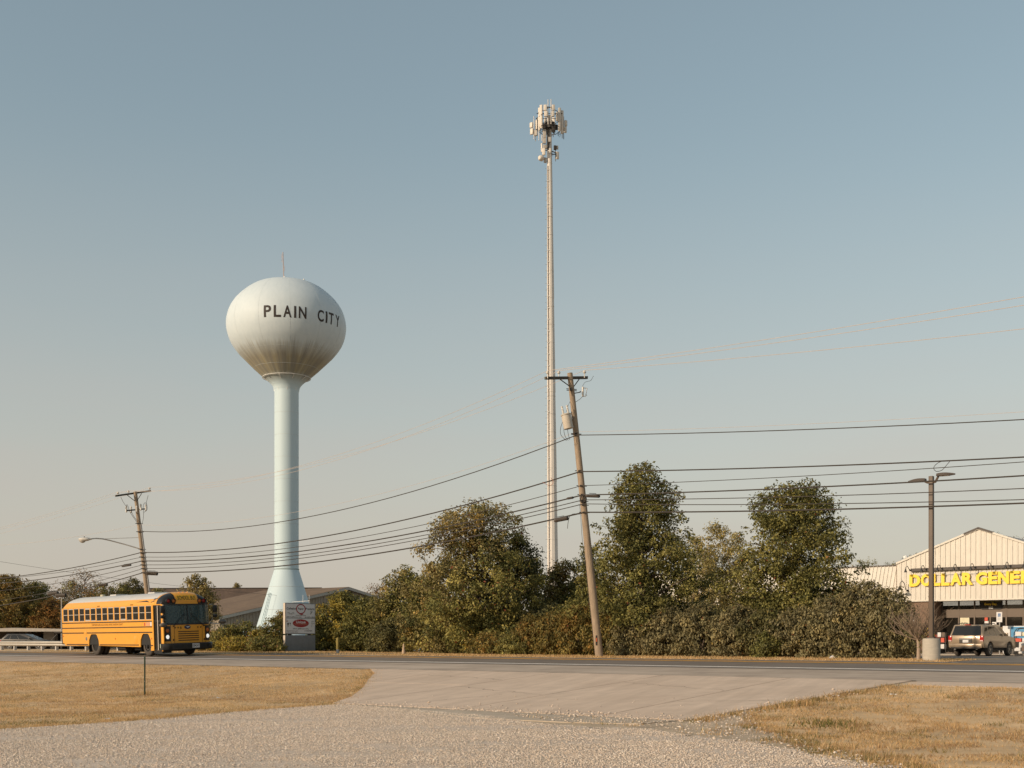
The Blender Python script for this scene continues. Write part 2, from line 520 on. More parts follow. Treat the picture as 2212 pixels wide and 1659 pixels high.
def cut_slab(s_lo, s_hi, p_lo, p_hi, **k):
    pr = [p_lo + (p_hi - p_lo) * i / 10 for i in range(11)]
    A = [(max(left_edge(p), s_lo) , p) for p in pr]
    B = [(min(right_edge(p), s_hi), p) for p in reversed(pr)]
    poly = [q for q in A + B]
    poly = [q for i, q in enumerate(poly) if i == 0 or (abs(q[0] - poly[i - 1][0]) + abs(q[1] - poly[i - 1][1])) > 1e-4]
    if max(a for a, b in poly) - min(a for a, b in poly) > 0.2: slab(poly, **k)
cut_slab(-26.1 + g, -22.1 - g, 24.6, 28.48)
cut_slab(-31, -26.1 - g, 24.62, 28.48)
cut_slab(-22.1 + g, -18.2 - g, 20.0, 28.48)
cut_slab(-18.2 + g, -14.3 - g, 20.0, 28.48)
cut_slab(-14.3 + g, -10.5, 20.0, 28.48)
# the flared corner below the first two slabs
poly = [(left_edge(p), p) for p in np.linspace(20.0, 24.57, 8)]
slab(poly + [(-22.1 - g, 24.57), (-22.1 - g, 20.0)])
poly = [(left_edge(p), p) for p in np.linspace(24.6, 25.97, 4)]
# concrete gutter that carries on along the shoulder, and the worn strip at the foot of the apron
for i in range(7):
    slab([(-10.95 + i * 3.0, 27.5), (-10.95 + i * 3.0, 28.47), (-7.97 + i * 3.0, 28.47), (-7.97 + i * 3.0, 27.5)], dz=-0.004)
M_WORN = mat('worn_asphalt_strip', (0.43, 0.35, 0.265), 0.92, var=0.16, scale=2.2, bump=0.4, bscale=30, col2=(0.47, 0.385, 0.295))
slab([(-18.5, 18.9), (-17.2, 18.5), (-15.6, 18.35), (-14.0, 18.45), (-12.6, 18.9), (-12.4, 19.95), (-18.5, 19.95)], dz=0.002, mt=M_WORN, nm='worn_strip')
slab([(-18.55, 19.0), (-20.0, 19.4), (-21.5, 19.7), (-21.6, 19.95), (-18.55, 19.95)], dz=0.0, mt=M_WORN, nm='worn_strip')

# cracks and a patched seam in the concrete
M_CRACK = mat('crack', (0.10, 0.075, 0.055), 0.95, var=0.2)
def crack(s0, p0, s1, p1, seed, w=0.012, n=14, amp=0.12):
    r_ = random.Random(seed); vs = []
    for i in range(n + 1):
        t = i / n; j = (r_.uniform(-1, 1) * amp) if 0 < i < n else 0
        s, p = s0 + (s1 - s0) * t + j, p0 + (p1 - p0) * t + j * 0.6
        ww = w * r_.uniform(0.3, 1.4)
        for q in (-1, 1):
            v = W(s + q * ww * abs(p1 - p0) / (abs(p1 - p0) + abs(s1 - s0)), p + q * ww * abs(s1 - s0) / (abs(p1 - p0) + abs(s1 - s0))); v.z += 0.0095; vs.append(v)
    MB().add(vs, [(2 * i, 2 * i + 1, 2 * i + 3, 2 * i + 2) for i in range(n)]).build('crack', M_CRACK, apron)
crack(-22.0, 24.2, -18.3, 23.1, 1); crack(-18.1, 26.4, -14.4, 25.2, 2, 0.01); crack(-14.2, 22.8, -12.2, 23.6, 3); crack(-25.9, 27.0, -22.2, 26.2, 4, 0.01); crack(-11.6, 24.6, -11.15, 27.4, 5, 0.018, 12, 0.05); crack(-20.5, 20.1, -19.4, 22.9, 6, 0.01)
crack(-30.0, 28.49, -11.0, 28.49, 7, 0.022, 60, 0.03)
def inside(poly, X, Y):
    c = np.zeros(X.shape, bool)
    n = len(poly)
    for i in range(n):
        x0, y0 = poly[i]; x1, y1 = poly[(i + 1) % n]
        cond = ((y0 > Y) != (y1 > Y))
        with np.errstate(divide='ignore', invalid='ignore'):
            xi = (x1 - x0) * (Y - y0) / (y1 - y0 + 1e-12) + x0
        c ^= cond & (X < xi)
    return c
def gp(x, y):
    v = ground_hit(x, y); return (v.x, v.y)
# zones of the near ground (outlines found on the photograph, then used as places on the ground)
corner = [(RD * left_edge(p) + NR * p) for p in np.linspace(28.4, 20.0, 14)]
corner = [(v.x - 0.02, v.y) for v in corner]
Z_LAWN_L = [gp(730, 1519), gp(640, 1526), gp(550, 1532), gp(450, 1541), gp(350, 1550), gp(200, 1561), gp(0, 1574), gp(-250, 1592), gp(-600, 1615)]
v = RD * (-150) + NR * 28.4
Z_LAWN_L += [(v.x, v.y)] + corner
Z_LAWN_R = [gp(1630, 1545), gp(1640, 1566), gp(1696, 1592), gp(1760, 1608), gp(1831, 1627), gp(1900, 1642), gp(1980, 1662), gp(2100, 1690), gp(2400, 1760), gp(3300, 1760)]
for s, p in ((30, 27.62), (-5, 27.62), (-10.8, 27.55), (-11.2, 26), (-11.6, 24.5), (-12.1, 22.2)):
    v = RD * s + NR * p; Z_LAWN_R.append((v.x, v.y))
Z_GRAV = [gp(735, 1520), gp(640, 1527), gp(550, 1533), gp(450, 1542), gp(350, 1551), gp(200, 1562), gp(0, 1575), gp(-250, 1593), gp(-600, 1616), (-14, 2), (14, 2),
          gp(2150, 1720), gp(1956, 1656), gp(1846, 1645), gp(1746, 1626), gp(1616, 1601), gp(1500, 1590), gp(1440, 1580), gp(1406, 1574), gp(1271, 1570), gp(1150, 1561), gp(1060, 1546), gp(960, 1538), gp(860, 1530)]
def zone_sheet(name, poly, mt, dz, cell=0.22):
    xs = [a for a, b in poly]; ys = [b for a, b in poly]
    x0, x1, y0, y1 = max(min(xs), -70), min(max(xs), 40), min(ys), min(max(ys), 95)
    nx, ny = int((x1 - x0) / cell) + 1, int((y1 - y0) / cell) + 1
    gx = x0 + cell * np.arange(nx + 1); gy = y0 + cell * np.arange(ny + 1)
    X, Y = np.meshgrid(gx, gy)
    Pp = NR.x * X + NR.y * Y
    rr = np.random.default_rng(3)
    Z = np.interp(Pp, PX, PZ) + dz
    CX, CY = X[:-1, :-1] + cell / 2, Y[:-1, :-1] + cell / 2
    jit = rr.normal(0, 0.10, (2,) + CX.shape)
    keep = inside(poly, CX + jit[0], CY + jit[1])
    idx = np.arange(X.size).reshape(X.shape)
    F_ = np.stack([idx[:-1, :-1], idx[:-1, 1:], idx[1:, 1:], idx[1:, :-1]], -1)[keep]
    used, inv = np.unique(F_, return_inverse=True)
    V_ = np.stack([X.ravel(), Y.ravel(), Z.ravel()], -1)[used]
    o = raw_mesh(name, V_, inv.reshape(F_.shape), mt)
    o.data.polygons.foreach_set('use_smooth', [True] * len(o.data.polygons))
    return tag(o, kind='structure')
zone_sheet('lawn', Z_LAWN_L, M_LAWN, -0.011, 0.16)
zone_sheet('lawn', Z_LAWN_R, M_LAWN, -0.011, 0.12)
zone_sheet('gravel_ground', Z_GRAV, M_GRAV, -0.006, 0.12)

def scatter(poly, dens, rr, clip=None, far=None):
    xs = [a for a, b in poly]; ys = [b for a, b in poly]
    x0, x1, y0, y1 = max(min(xs), -60), min(max(xs), 34), max(min(ys), 11), min(max(ys), 80)
    n = int((x1 - x0) * (y1 - y0) * dens)
    X = rr.uniform(x0, x1, n); Y = rr.uniform(y0, y1, n)
    k = inside(poly, X, Y)
    k &= (np.abs(X) < 0.50 * Y + 2.5)
    if far is not None:                    # thin out with distance
        k &= rr.uniform(0, 1, n) < np.clip((far / Y) ** 1.3, 0.12, 1.0)
    return X[k], Y[k]
def stones(name, label, X, Y, size, rr, dz=0.0, pal=((0.69, 0.575, 0.47), (0.58, 0.475, 0.38), (0.74, 0.645, 0.55), (0.45, 0.375, 0.31), (0.65, 0.52, 0.40))):
    n = len(X)
    base = np.array([(1, 0, 0), (0, 1, 0), (-1, 0, 0), (0, -1, 0), (0, 0, 0.8), (0, 0, -0.6)], float)
    tri = np.array([(0, 1, 4), (1, 2, 4), (2, 3, 4), (3, 0, 4), (1, 0, 5), (2, 1, 5), (3, 2, 5), (0, 3, 5)])
    V = np.repeat(base[None], n, 0) * (1 + rr.normal(0, 0.22, (n, 6, 3)))
    V += rr.normal(0, 0.12, V.shape)
    a = rr.uniform(0, 2 * np.pi, n); ca, sa = np.cos(a)[:, None], np.sin(a)[:, None]
    x = V[..., 0] * ca - V[..., 1] * sa; y = V[..., 0] * sa + V[..., 1] * ca
    sz = (size[0] + (size[1] - size[0]) * rr.beta(1.2, 3.5, n))[:, None]
    z = V[..., 2] * 0.75
    Zg = np.interp(NR.x * X + NR.y * Y, PX, PZ)[:, None] + dz
    VV = np.stack([X[:, None] + x * sz, Y[:, None] + y * sz, Zg + z * sz + sz * 0.15], -1).reshape(-1, 3)
    FF = (np.arange(n)[:, None, None] * 6 + tri[None]).reshape(-1, 3)
    pal = np.array(pal)
    c = pal[rr.integers(0, len(pal), n)] * rr.uniform(0.85, 1.12, (n, 1))
    o = raw_mesh(name, VV, FF, leaf_mat('stone', 0.0, 0.9), cols=np.repeat(c, 6, 0))
    return tag(o, label, kind='stuff')
X, Y = scatter(Z_GRAV, 1250, rng, far=17)
f = np.array([mnoise.noise(Vector((x * 0.16, y * 0.75, 4))) + 0.6 * mnoise.noise(Vector((x * 0.8, y * 1.5, 6))) for x, y in zip(X, Y)])
k_ = rng.uniform(0, 1, len(X)) < np.clip(0.75 + 1.1 * f, 0.18, 1)
X, Y = X[k_], Y[k_]
stones('gravel', 'pale crushed stone gravel across the foreground', X, Y, (0.006, 0.026), rng)
# stray stones on dirt, worn strip and apron
Z_DIRT = [gp(1060, 1542), gp(1200, 1560), gp(1406, 1572), gp(1520, 1592), gp(1640, 1606), gp(1760, 1632), gp(1880, 1655), gp(1980, 1660), gp(1831, 1625), gp(1696, 1590), gp(1640, 1566), gp(1625, 1540), gp(1540, 1545), gp(1440, 1556)]
X, Y = scatter(Z_DIRT, 45, rng)
ss_ = rng.uniform(-22.3, -12.6, 700); pp_ = 19.7 + np.abs(rng.normal(0, 0.45, 700))
pe_ = rng.uniform(19.8, 26.0, 260); se_ = -12.3 + 1.2 * (pe_ - 20) / 8.5 + rng.normal(0.1, 0.28, 260); ss_ = np.concatenate([ss_, se_]); pp_ = np.concatenate([pp_, pe_])
X3, Y3 = RD.x * ss_ + NR.x * pp_, RD.y * ss_ + NR.y * pp_
X2, Y2 = scatter([gp(800, 1500), gp(800, 1524), gp(1440, 1552), gp(1600, 1530), gp(1500, 1510)], 1.2, rng)
stones('loose_stones', 'scattered loose stones on the dirt beside the right lawn', np.concatenate([X, X2, X3]), np.concatenate([Y, Y2, Y3]), (0.010, 0.045), rng, dz=0.012)

def blades(name, label, X, Y, hgt, rr, pal, wts, wid=0.008, lean=0.5, parent=None, patch=None):
    n = len(X)
    a = rr.uniform(0, 2 * np.pi, n)
    h = hgt[0] + (hgt[1] - hgt[0]) * rr.beta(1.6, 2.6, n)
    la = rr.uniform(0, 2 * np.pi, n); ll = rr.uniform(0.1, lean, n) * h
    Zg = np.interp(NR.x * X + NR.y * Y, PX, PZ) - 0.02
    w = wid * rr.uniform(0.7, 1.5, n)
    dx, dy = np.cos(a) * w, np.sin(a) * w
    A = np.stack([X - dx, Y - dy, Zg], -1); B = np.stack([X + dx, Y + dy, Zg], -1)
    C = np.stack([X + np.cos(la) * ll, Y + np.sin(la) * ll, Zg + h], -1)
    V = np.stack([A, B, C], 1).reshape(-1, 3)
    F_ = np.arange(3 * n).reshape(-1, 3)
    pal = np.array(pal)
    pi = rr.choice(len(pal), n, p=np.array(wts) / sum(wts))
    if patch is not None: pi = patch(X, Y, pi, rr)
    c = pal[pi] * rr.uniform(0.8, 1.2, (n, 1))
    o = raw_mesh(name, V, F_, leaf_mat('dry_blade', 0.45, 0.8), parent, cols=np.repeat(c, 3, 0))
    if parent is None: tag(o, label, kind='stuff')
    else: tag(o, kind='stuff')
    return o
PAL_G = ((0.67, 0.45, 0.22), (0.58, 0.375, 0.175), (0.74, 0.55, 0.31), (0.43, 0.27, 0.135), (0.26, 0.20, 0.07), (0.17, 0.165, 0.05))
def patches(X, Y, pi, rr):
    f = np.array([mnoise.noise(Vector((x * 0.55, y * 0.55, 0))) for x, y in zip(X, Y)])
    g2 = np.array([mnoise.noise(Vector((x * 0.25 + 9, y * 0.25, 3))) for x, y in zip(X, Y)])
    pi = np.where((f > 0.36) & (rr.uniform(0, 1, len(X)) < 0.45), 4, pi)
    pi = np.where((g2 > 0.42) & (rr.uniform(0, 1, len(X)) < 0.25), 5, pi)
    h2 = np.array([mnoise.noise(Vector((x * 0.35 + 30, y * 0.5, 7))) for x, y in zip(X, Y)])
    pi = np.where((h2 > 0.18) & (rr.uniform(0, 1, len(X)) < 0.6), 3, pi)
    pi = np.where((g2 < -0.25) & (rr.uniform(0, 1, len(X)) < 0.5), 2, pi)
    return pi
X, Y = scatter(Z_LAWN_L, 1500, rng, far=20)
f = np.array([mnoise.noise(Vector((x * 0.7, y * 0.7, 2))) + 0.5 * mnoise.noise(Vector((x * 2.2, y * 2.2, 1))) for x, y in zip(X, Y)])
k_ = rng.uniform(0, 1, len(X)) < np.clip(0.8 + 1.2 * f, 0.15, 1)
X, Y = X[k_], Y[k_]
blades('dry_grass', 'short dry tan grass on the left roadside lawn', X, Y, (0.015, 0.065), rng, PAL_G, (5, 4, 3, 1.5, .5, .12), wid=0.007, lean=1.3, patch=patches)
X, Y = scatter(Z_LAWN_R, 1700, rng, far=18)
f = np.array([mnoise.noise(Vector((x * 0.9, y * 0.9, 5))) + 0.5 * mnoise.noise(Vector((x * 2.6, y * 2.6, 8))) for x, y in zip(X, Y)])
k_ = rng.uniform(0, 1, len(X)) < np.clip(0.55 + 1.7 * f, 0.04, 1)
X, Y = X[k_], Y[k_]
blades('dry_grass', 'patchy dry brown grass on the right roadside lawn', X, Y, (0.012, 0.075), rng, PAL_G, (5, 5, 3, 2, 1.0, .4), wid=0.0065, lean=1.4, patch=patches)
# taller weeds along the ragged edge of the right lawn and on the dirt
X, Y = scatter(Z_DIRT, 60, rng)
f = np.array([mnoise.noise(Vector((x * 1.3, y * 1.3, 5))) for x, y in zip(X, Y)])
X, Y = X[f > 0.15], Y[f > 0.15]
blades('weeds', 'sparse low weeds on the bare dirt patch', X, Y, (0.03, 0.12), rng, PAL_G, (3, 3, 1, 3, 2, 1), wid=0.008, lean=1.0)
wx = []; wy = []
for cx, cy, n_, sp in ((1690, 1529, 70, 0.16), (1712, 1526, 40, 0.1), (1745, 1523, 80, 0.18), (1790, 1514, 30, 0.25), (1655, 1537, 30, 0.15), (1900, 1502, 30, 0.3), (2090, 1494, 40, 0.35), (1600, 1544, 20, 0.1), (1523, 1557, 20, 0.12)):
    q = ground_hit(cx, cy)
    wx.append(rng.normal(q.x, sp, n_)); wy.append(rng.normal(q.y, sp * 0.6, n_))
blades('tall_weeds', 'tufts of tall dry weeds at the edge of the apron', np.concatenate(wx), np.concatenate(wy), (0.06, 0.30), rng, PAL_G, (3, 3, 1, 4, 4, 2), wid=0.006, lean=0.7)
q = ground_hit(313, 1500)
blades('weeds', 'dry weeds round the foot of the green post', rng.normal(q.x, 0.28, 160), rng.normal(q.y, 0.2, 160), (0.08, 0.26), rng, PAL_G, (2, 4, 1, 3, 1, .3), lean=0.5)
q = ground_hit(1785, 1564)
blades('weeds', 'green weed clump in the right lawn', rng.normal(q.x, 0.28, 260), rng.normal(q.y, 0.3, 260), (0.04, 0.13), rng, PAL_G, (0, 0, 0, 1, 2, 6), wid=0.014, lean=1.0)
# tufts that break up the lawns
def tufts(name, label, poly, n_t, per, hgt, rr, wts, rad=0.13, edge=None):
    X, Y = scatter(poly, 1.0, rr)
    k = rr.permutation(len(X))[:n_t]; X, Y = X[k], Y[k]
    if edge is not None:
        X = np.concatenate([X, edge[0]]); Y = np.concatenate([Y, edge[1]])
    n_t = len(X)
    tp = rr.choice(6, n_t, p=np.array(wts) / sum(wts)); ts = rr.uniform(0.5, 1.6, n_t)
    ti = np.repeat(np.arange(n_t), per)
    bx = X[ti] + rr.normal(0, 1, len(ti)) * rad * ts[ti]; by = Y[ti] + rr.normal(0, 1, len(ti)) * rad * ts[ti]
    def pick(x, y, pi, r2): return np.where(r2.uniform(0, 1, len(x)) < 0.7, tp[ti], pi)
    blades(name, label, bx, by, hgt, rr, PAL_G, (3, 3, 2, 3, 1, .4), wid=0.006, lean=1.0, patch=pick)
ex = []; ey = []
for (x0, y0), (x1, y1) in zip(Z_LAWN_R[:6], Z_LAWN_R[1:7]):
    for t in rng.uniform(0, 1, 16): ex.append(x0 + (x1 - x0) * t + rng.normal(0, 0.22)); ey.append(y0 + (y1 - y0) * t + rng.normal(0, 0.22))
for p_ in rng.uniform(20.0, 27.4, 90):
    s_ = right_edge(p_) + 0.12 + abs(rng.normal(0, 0.18)); ex.append(RD.x * s_ + NR.x * p_); ey.append(RD.y * s_ + NR.y * p_)
tufts('grass_tufts', 'low clumps of mixed green and brown grass on the right lawn', Z_LAWN_R, 420, 46, (0.03, 0.13), rng, (2, 3, 1.5, 4, 4, 2.2), 0.12, (np.array(ex), np.array(ey)))
tufts('grass_tufts', 'scattered thin tufts on the dirt between gravel and right lawn', Z_DIRT, 130, 30, (0.02, 0.09), rng, (3, 3, 2, 4, 3, 1), 0.13)
ex = []; ey = []
for (x0, y0), (x1, y1) in zip(Z_LAWN_L[:7], Z_LAWN_L[1:8]):
    for t in rng.uniform(0, 1, 26): ex.append(x0 + (x1 - x0) * t + rng.normal(0, 0.12)); ey.append(y0 + (y1 - y0) * t + rng.normal(0, 0.12))
for (x0, y0), (x1, y1) in zip(corner[:-1], corner[1:]):
    for t in rng.uniform(0, 1, 5): ex.append(x0 + (x1 - x0) * t - abs(rng.normal(0, 0.12))); ey.append(y0 + (y1 - y0) * t + rng.normal(0, 0.1))
tufts('grass_tufts', 'low clumps of dry grass on the left lawn', Z_LAWN_L, 700, 40, (0.02, 0.10), rng, (4, 4, 3, 3, 1.5, .6), 0.16, (np.array(ex), np.array(ey)))
# grass verge along the far side of the road
def verge(p0, p1, s0, s1, n_, label, hh=(0.03, 0.13)):
    s = rng.uniform(s0, s1, n_); p = rng.uniform(p0, p1, n_)
    blades('verge_grass', label, RD.x * s + NR.x * p, RD.y * s + NR.y * p, hh, rng, PAL_G, (4, 4, 3, 2, 1.5, .6), wid=0.014, lean=0.6)
strip('verge', M_LAWN, -120, -14.4, [39.82, 41.5, 43.0, 47.0, 50.0], 0.003)
verge(39.9, 43.3, -42, -14.4, 26000, 'narrow dry grass verge before the hedge')
verge(40.0, 50.0, -75, -37, 30000, 'dry grass bank round the monument sign')
# ------------------------------------------------------------------ water tower
TD = 130.0
TK = FPX / TD                                    # px per metre there
tb = at(619, HOR, TD); tb.z = 0
wt = thing('water_tower', 'pale blue water tower with a stained bulb tank lettered PLAIN CITY', 'water tower', (tb.x, tb.y, 0))
def tz(y): return EYE + (HOR - y) / TK
def c3z(cy): return tz(529.2 + cy * 0.1953)
C3 = 0.1953 / TK
def tank_mat():
    m = bpy.data.materials.new('tank_paint'); m.use_nodes = True
    N, L = m.node_tree.nodes, m.node_tree.links
    b = N['Principled BSDF']; b.inputs['Roughness'].default_value = 0.55; b.inputs['Specular IOR Level'].default_value = 0.3
    tc = N.new('ShaderNodeTexCoord'); sx = N.new('ShaderNodeSeparateXYZ'); L.new(tc.outputs['Object'], sx.inputs[0])
    ang = N.new('ShaderNodeMath'); ang.operation = 'ARCTAN2'; L.new(sx.outputs['X'], ang.inputs[0]); L.new(sx.outputs['Y'], ang.inputs[1])
    def streak(ks, kz, det):
        cmb = N.new('ShaderNodeCombineXYZ')
        m1 = N.new('ShaderNodeMath'); m1.operation = 'MULTIPLY'; m1.inputs[1].default_value = ks; L.new(ang.outputs[0], m1.inputs[0])
        m2 = N.new('ShaderNodeMath'); m2.operation = 'MULTIPLY'; m2.inputs[1].default_value = kz; L.new(sx.outputs['Z'], m2.inputs[0])
        L.new(m1.outputs[0], cmb.inputs['X']); L.new(m2.outputs[0], cmb.inputs['Y'])
        nz = N.new('ShaderNodeTexNoise'); nz.inputs['Scale'].default_value = 1.0; nz.inputs['Detail'].default_value = det
        L.new(cmb.outputs[0], nz.inputs['Vector']); return nz
    fine, broad, spot = streak(95, 0.45, 9), streak(7.0, 0.25, 5), streak(14, 1.3, 6)
    zr = N.new('ShaderNodeMapRange')             # stain grows from the widest part down to the neck
    zr.inputs['From Min'].default_value = c3z(1140); zr.inputs['From Max'].default_value = c3z(1330)
    L.new(sx.outputs['Z'], zr.inputs['Value'])
    nk = N.new('ShaderNodeMapRange'); nk.inputs['From Min'].default_value = c3z(1540); nk.inputs['From Max'].default_value = c3z(1440)
    L.new(sx.outputs['Z'], nk.inputs['Value'])
    a1 = N.new('ShaderNodeMath'); a1.operation = 'MULTIPLY_ADD'; a1.inputs[1].default_value = 1.2; L.new(fine.outputs['Fac'], a1.inputs[0])
    a1.inputs[2].default_value = -0.60
    a2 = N.new('ShaderNodeMath'); a2.operation = 'MULTIPLY_ADD'; a2.inputs[1].default_value = 0.75; L.new(broad.outputs['Fac'], a2.inputs[0]); L.new(a1.outputs[0], a2.inputs[2])
    a3 = N.new('ShaderNodeMath'); a3.operation = 'MULTIPLY_ADD'; a3.inputs[1].default_value = 0.95; L.new(zr.outputs[0], a3.inputs[0]); 
    sub = N.new('ShaderNodeMath'); sub.operation = 'SUBTRACT'; L.new(a2.outputs[0], sub.inputs[0]); sub.inputs[1].default_value = 0.46
    L.new(sub.outputs[0], a3.inputs[2])
    gate = N.new('ShaderNodeMath'); gate.operation = 'MULTIPLY'; L.new(a3.outputs[0], gate.inputs[0])
    zg = N.new('ShaderNodeMapRange'); zg.inputs['From Min'].default_value = c3z(1090); zg.inputs['From Max'].default_value = c3z(1200)
    L.new(sx.outputs['Z'], zg.inputs['Value'])
    L.new(zg.outputs[0], gate.inputs[1])
    gate2 = N.new('ShaderNodeMath'); gate2.operation = 'MULTIPLY'; L.new(gate.outputs[0], gate2.inputs[0]); L.new(nk.outputs[0], gate2.inputs[1])
    cl = N.new('ShaderNodeClamp'); L.new(gate2.outputs[0], cl.inputs['Value']); cl.inputs['Max'].default_value = 0.82
    stain = N.new('ShaderNodeValToRGB'); stain.color_ramp.elements[0].color = (0.34, 0.265, 0.11, 1); stain.color_ramp.elements[1].color = (0.20, 0.165, 0.105, 1)
    stain.color_ramp.elements[0].position = 0.35; stain.color_ramp.elements[1].position = 0.62
    L.new(broad.outputs['Fac'], stain.inputs['Fac'])
    paint = N.new('ShaderNodeValToRGB'); paint.color_ramp.elements[0].color = (0.535, 0.60, 0.625, 1); paint.color_ramp.elements[1].color = (0.575, 0.635, 0.655, 1)
    paint.color_ramp.elements[0].position = 0.3; paint.color_ramp.elements[1].position = 0.7
    L.new(spot.outputs['Fac'], paint.inputs['Fac'])
    # the column turns to a bluer tone than the bulb
    blue = N.new('ShaderNodeMapRange'); blue.inputs['From Min'].default_value = c3z(1300); blue.inputs['From Max'].default_value = c3z(1560)
    L.new(sx.outputs['Z'], blue.inputs['Value'])
    pb = N.new('ShaderNodeMix'); pb.data_type = 'RGBA'; L.new(blue.outputs[0], pb.inputs[0]); L.new(paint.outputs[0], pb.inputs[6])
    pb.inputs[7].default_value = (0.50, 0.605, 0.64, 1)
    mx = N.new('ShaderNodeMix'); mx.data_type = 'RGBA'; L.new(cl.outputs[0], mx.inputs[0]); L.new(pb.outputs[2], mx.inputs[6]); L.new(stain.outputs[0], mx.inputs[7])
    L.new(mx.outputs[2], b.inputs['Base Color'])
    return m
M_TANK = tank_mat()
prof = [(0, 408), (120, 412), (235, 428), (330, 458), (415, 508), (500, 578), (565, 648), (615, 730), (643, 816), (653, 900), (640, 1000), (602, 1100), (548, 1180),
        (505, 1230), (425, 1310), (345, 1388), (265, 1460), (215, 1500), (176, 1535), (150, 1570), (136, 1610)]
tank_prof = [(r * C3, c3z(cy)) for r, cy in prof]
def tank_r(z):
    zs = [b for a, b in tank_prof][::-1]; rs = [a for a, b in tank_prof][::-1]
    return float(np.interp(z, zs, rs))
# smooth the outline a little with a Catmull-Rom pass
def catmull(pts, k=4):
    out = []
    for i in range(len(pts) - 1):
        p0 = pts[max(i - 1, 0)]; p1 = pts[i]; p2 = pts[i + 1]; p3 = pts[min(i + 2, len(pts) - 1)]
        for j in range(k):
            t = j / k
            out.append(tuple(0.5 * (2 * p1[a] + (p2[a] - p0[a]) * t + (2 * p0[a] - 5 * p1[a] + 4 * p2[a] - p3[a]) * t * t + (3 * p1[a] - p0[a] - 3 * p2[a] + p3[a]) * t ** 3) for a in (0, 1)))
    out.append(pts[-1]); return [(max(a, 0), b) for a, b in out]
tank_prof = catmull(tank_prof)
MB().lathe(tank_prof, 96).build('tank', M_TANK, wt, smooth=True, angle=60)
SR = 133 * C3
z_neck, z_bell = c3z(1610), tz(1230)
MB().lathe([(136 * C3, z_neck), (SR, z_neck - 0.25), (SR, z_bell)], 48).build('shaft', M_TANK, wt, smooth=True)
bell_r = SR + (tz(1230) + 0.15) * 0.305 * 1.0
MB().lathe([(SR, z_bell), (SR + 0.02, z_bell - 0.05), (bell_r, -0.15)], 64).build('base_cone', M_TANK, wt, smooth=True)
M_SEAM = mat('tank_seam', (0.50, 0.53, 0.52), 0.6, var=0.1)
def ring(R_, z, r, name, mt=M_SEAM, n=64):
    MB().tube([(R_ * math.cos(2 * math.pi * i / n), R_ * math.sin(2 * math.pi * i / n), z) for i in range(n + 1)], r, 6, cap=False).build(name, mt, wt, smooth=True)
for cy in (1230, 1380):
    ring(tank_r(c3z(cy)) + 0.005, c3z(cy), 0.010, 'weld_seam')
ring(SR + 0.01, z_bell, 0.06, 'weld_seam', mat('seam_dark', (0.30, 0.36, 0.35), 0.6))
for y in (1268, 1318):
    zz = tz(y); ring(SR + (z_bell - zz) * 0.305 + 0.005, zz, 0.02, 'weld_seam')
for zz in np.linspace(z_bell + 2.5, z_neck - 2.5, 7): ring(SR + 0.002, zz, 0.012, 'weld_seam')
# vertical plate seams of the bulb
for k in range(12):
    a = R(-90 + 14 + 30 * k)
    MB().tube([((tank_r(z) + 0.006) * math.cos(a), (tank_r(z) + 0.006) * math.sin(a), z) for z in np.linspace(c3z(410), c3z(1220), 22)], 0.006, 4).build('plate_seam', M_SEAM, wt)
# handrail rings at the neck with their brackets
for cy, rr_, nb in ((1474, 264, 10), (1588, 140, 8)):
    rp = MB(); R_ = rr_ * C3; z = c3z(cy)
    rp.tube([(R_ * math.cos(2 * math.pi * i / 48), R_ * math.sin(2 * math.pi * i / 48), z) for i in range(49)], 0.03, 6, cap=False)
    for k in range(nb):
        a = 2 * math.pi * (k + 0.3) / nb; ri = tank_r(z - 0.35) if cy < 1500 else SR
        rp.tube([(R_ * math.cos(a), R_ * math.sin(a), z), (ri * math.cos(a), ri * math.sin(a), z - 0.35)], 0.03, 5)
    rp.build('neck_rail', M_WHITE, wt, smooth=True)
# aerial, hatch and vents on the crown
zt = c3z(410)
M_RUST = mat('pinkish_aerial', (0.42, 0.30, 0.25), 0.6)
am = MB(); am.tube([(-0.28, 0, zt - 0.1), (-0.40, 0, tz(545))], 0.045, 6); am.tube([(-0.52, 0, tz(549)), (-0.50, 0, tz(566))], 0.02, 5); am.tube([(-0.40, 0, tz(554)), (-0.52, 0, tz(554))], 0.02, 5)
am.tube([(-0.22, 0, tz(574)), (-0.2, 0, tz(586))], 0.02, 5)
aer = am.build('aerial', M_RUST, wt)
MB().lathe([(0.16, zt - 0.1), (0.16, zt + 0.35), (0.1, zt + 0.42), (0.1, zt + 0.6)], 10, (-0.22, 0, 0)).build('aerial_base', M_WHITE, wt)
hb = MB(); hb.lathe([(0.42, zt - 0.45), (0.42, zt - 0.05), (0.36, zt + 0.02)], 14, (1.55, -0.4, 0))
hatch = hb.build('roof_hatch', M_WHITE, wt, smooth=True)
MB().box((1.3, -0.4, zt + 0.08), (0.65, 0.6, 0.12), Matrix.Rotation(R(8), 3, 'Y')).build('hatch_lid', M_WHITE, hatch)
MB().box((1.9, -0.4, zt + 0.02), (0.35, 0.5, 0.1), Matrix.Rotation(R(-50), 3, 'Y')).build('hatch_lid', M_WHITE, hatch)
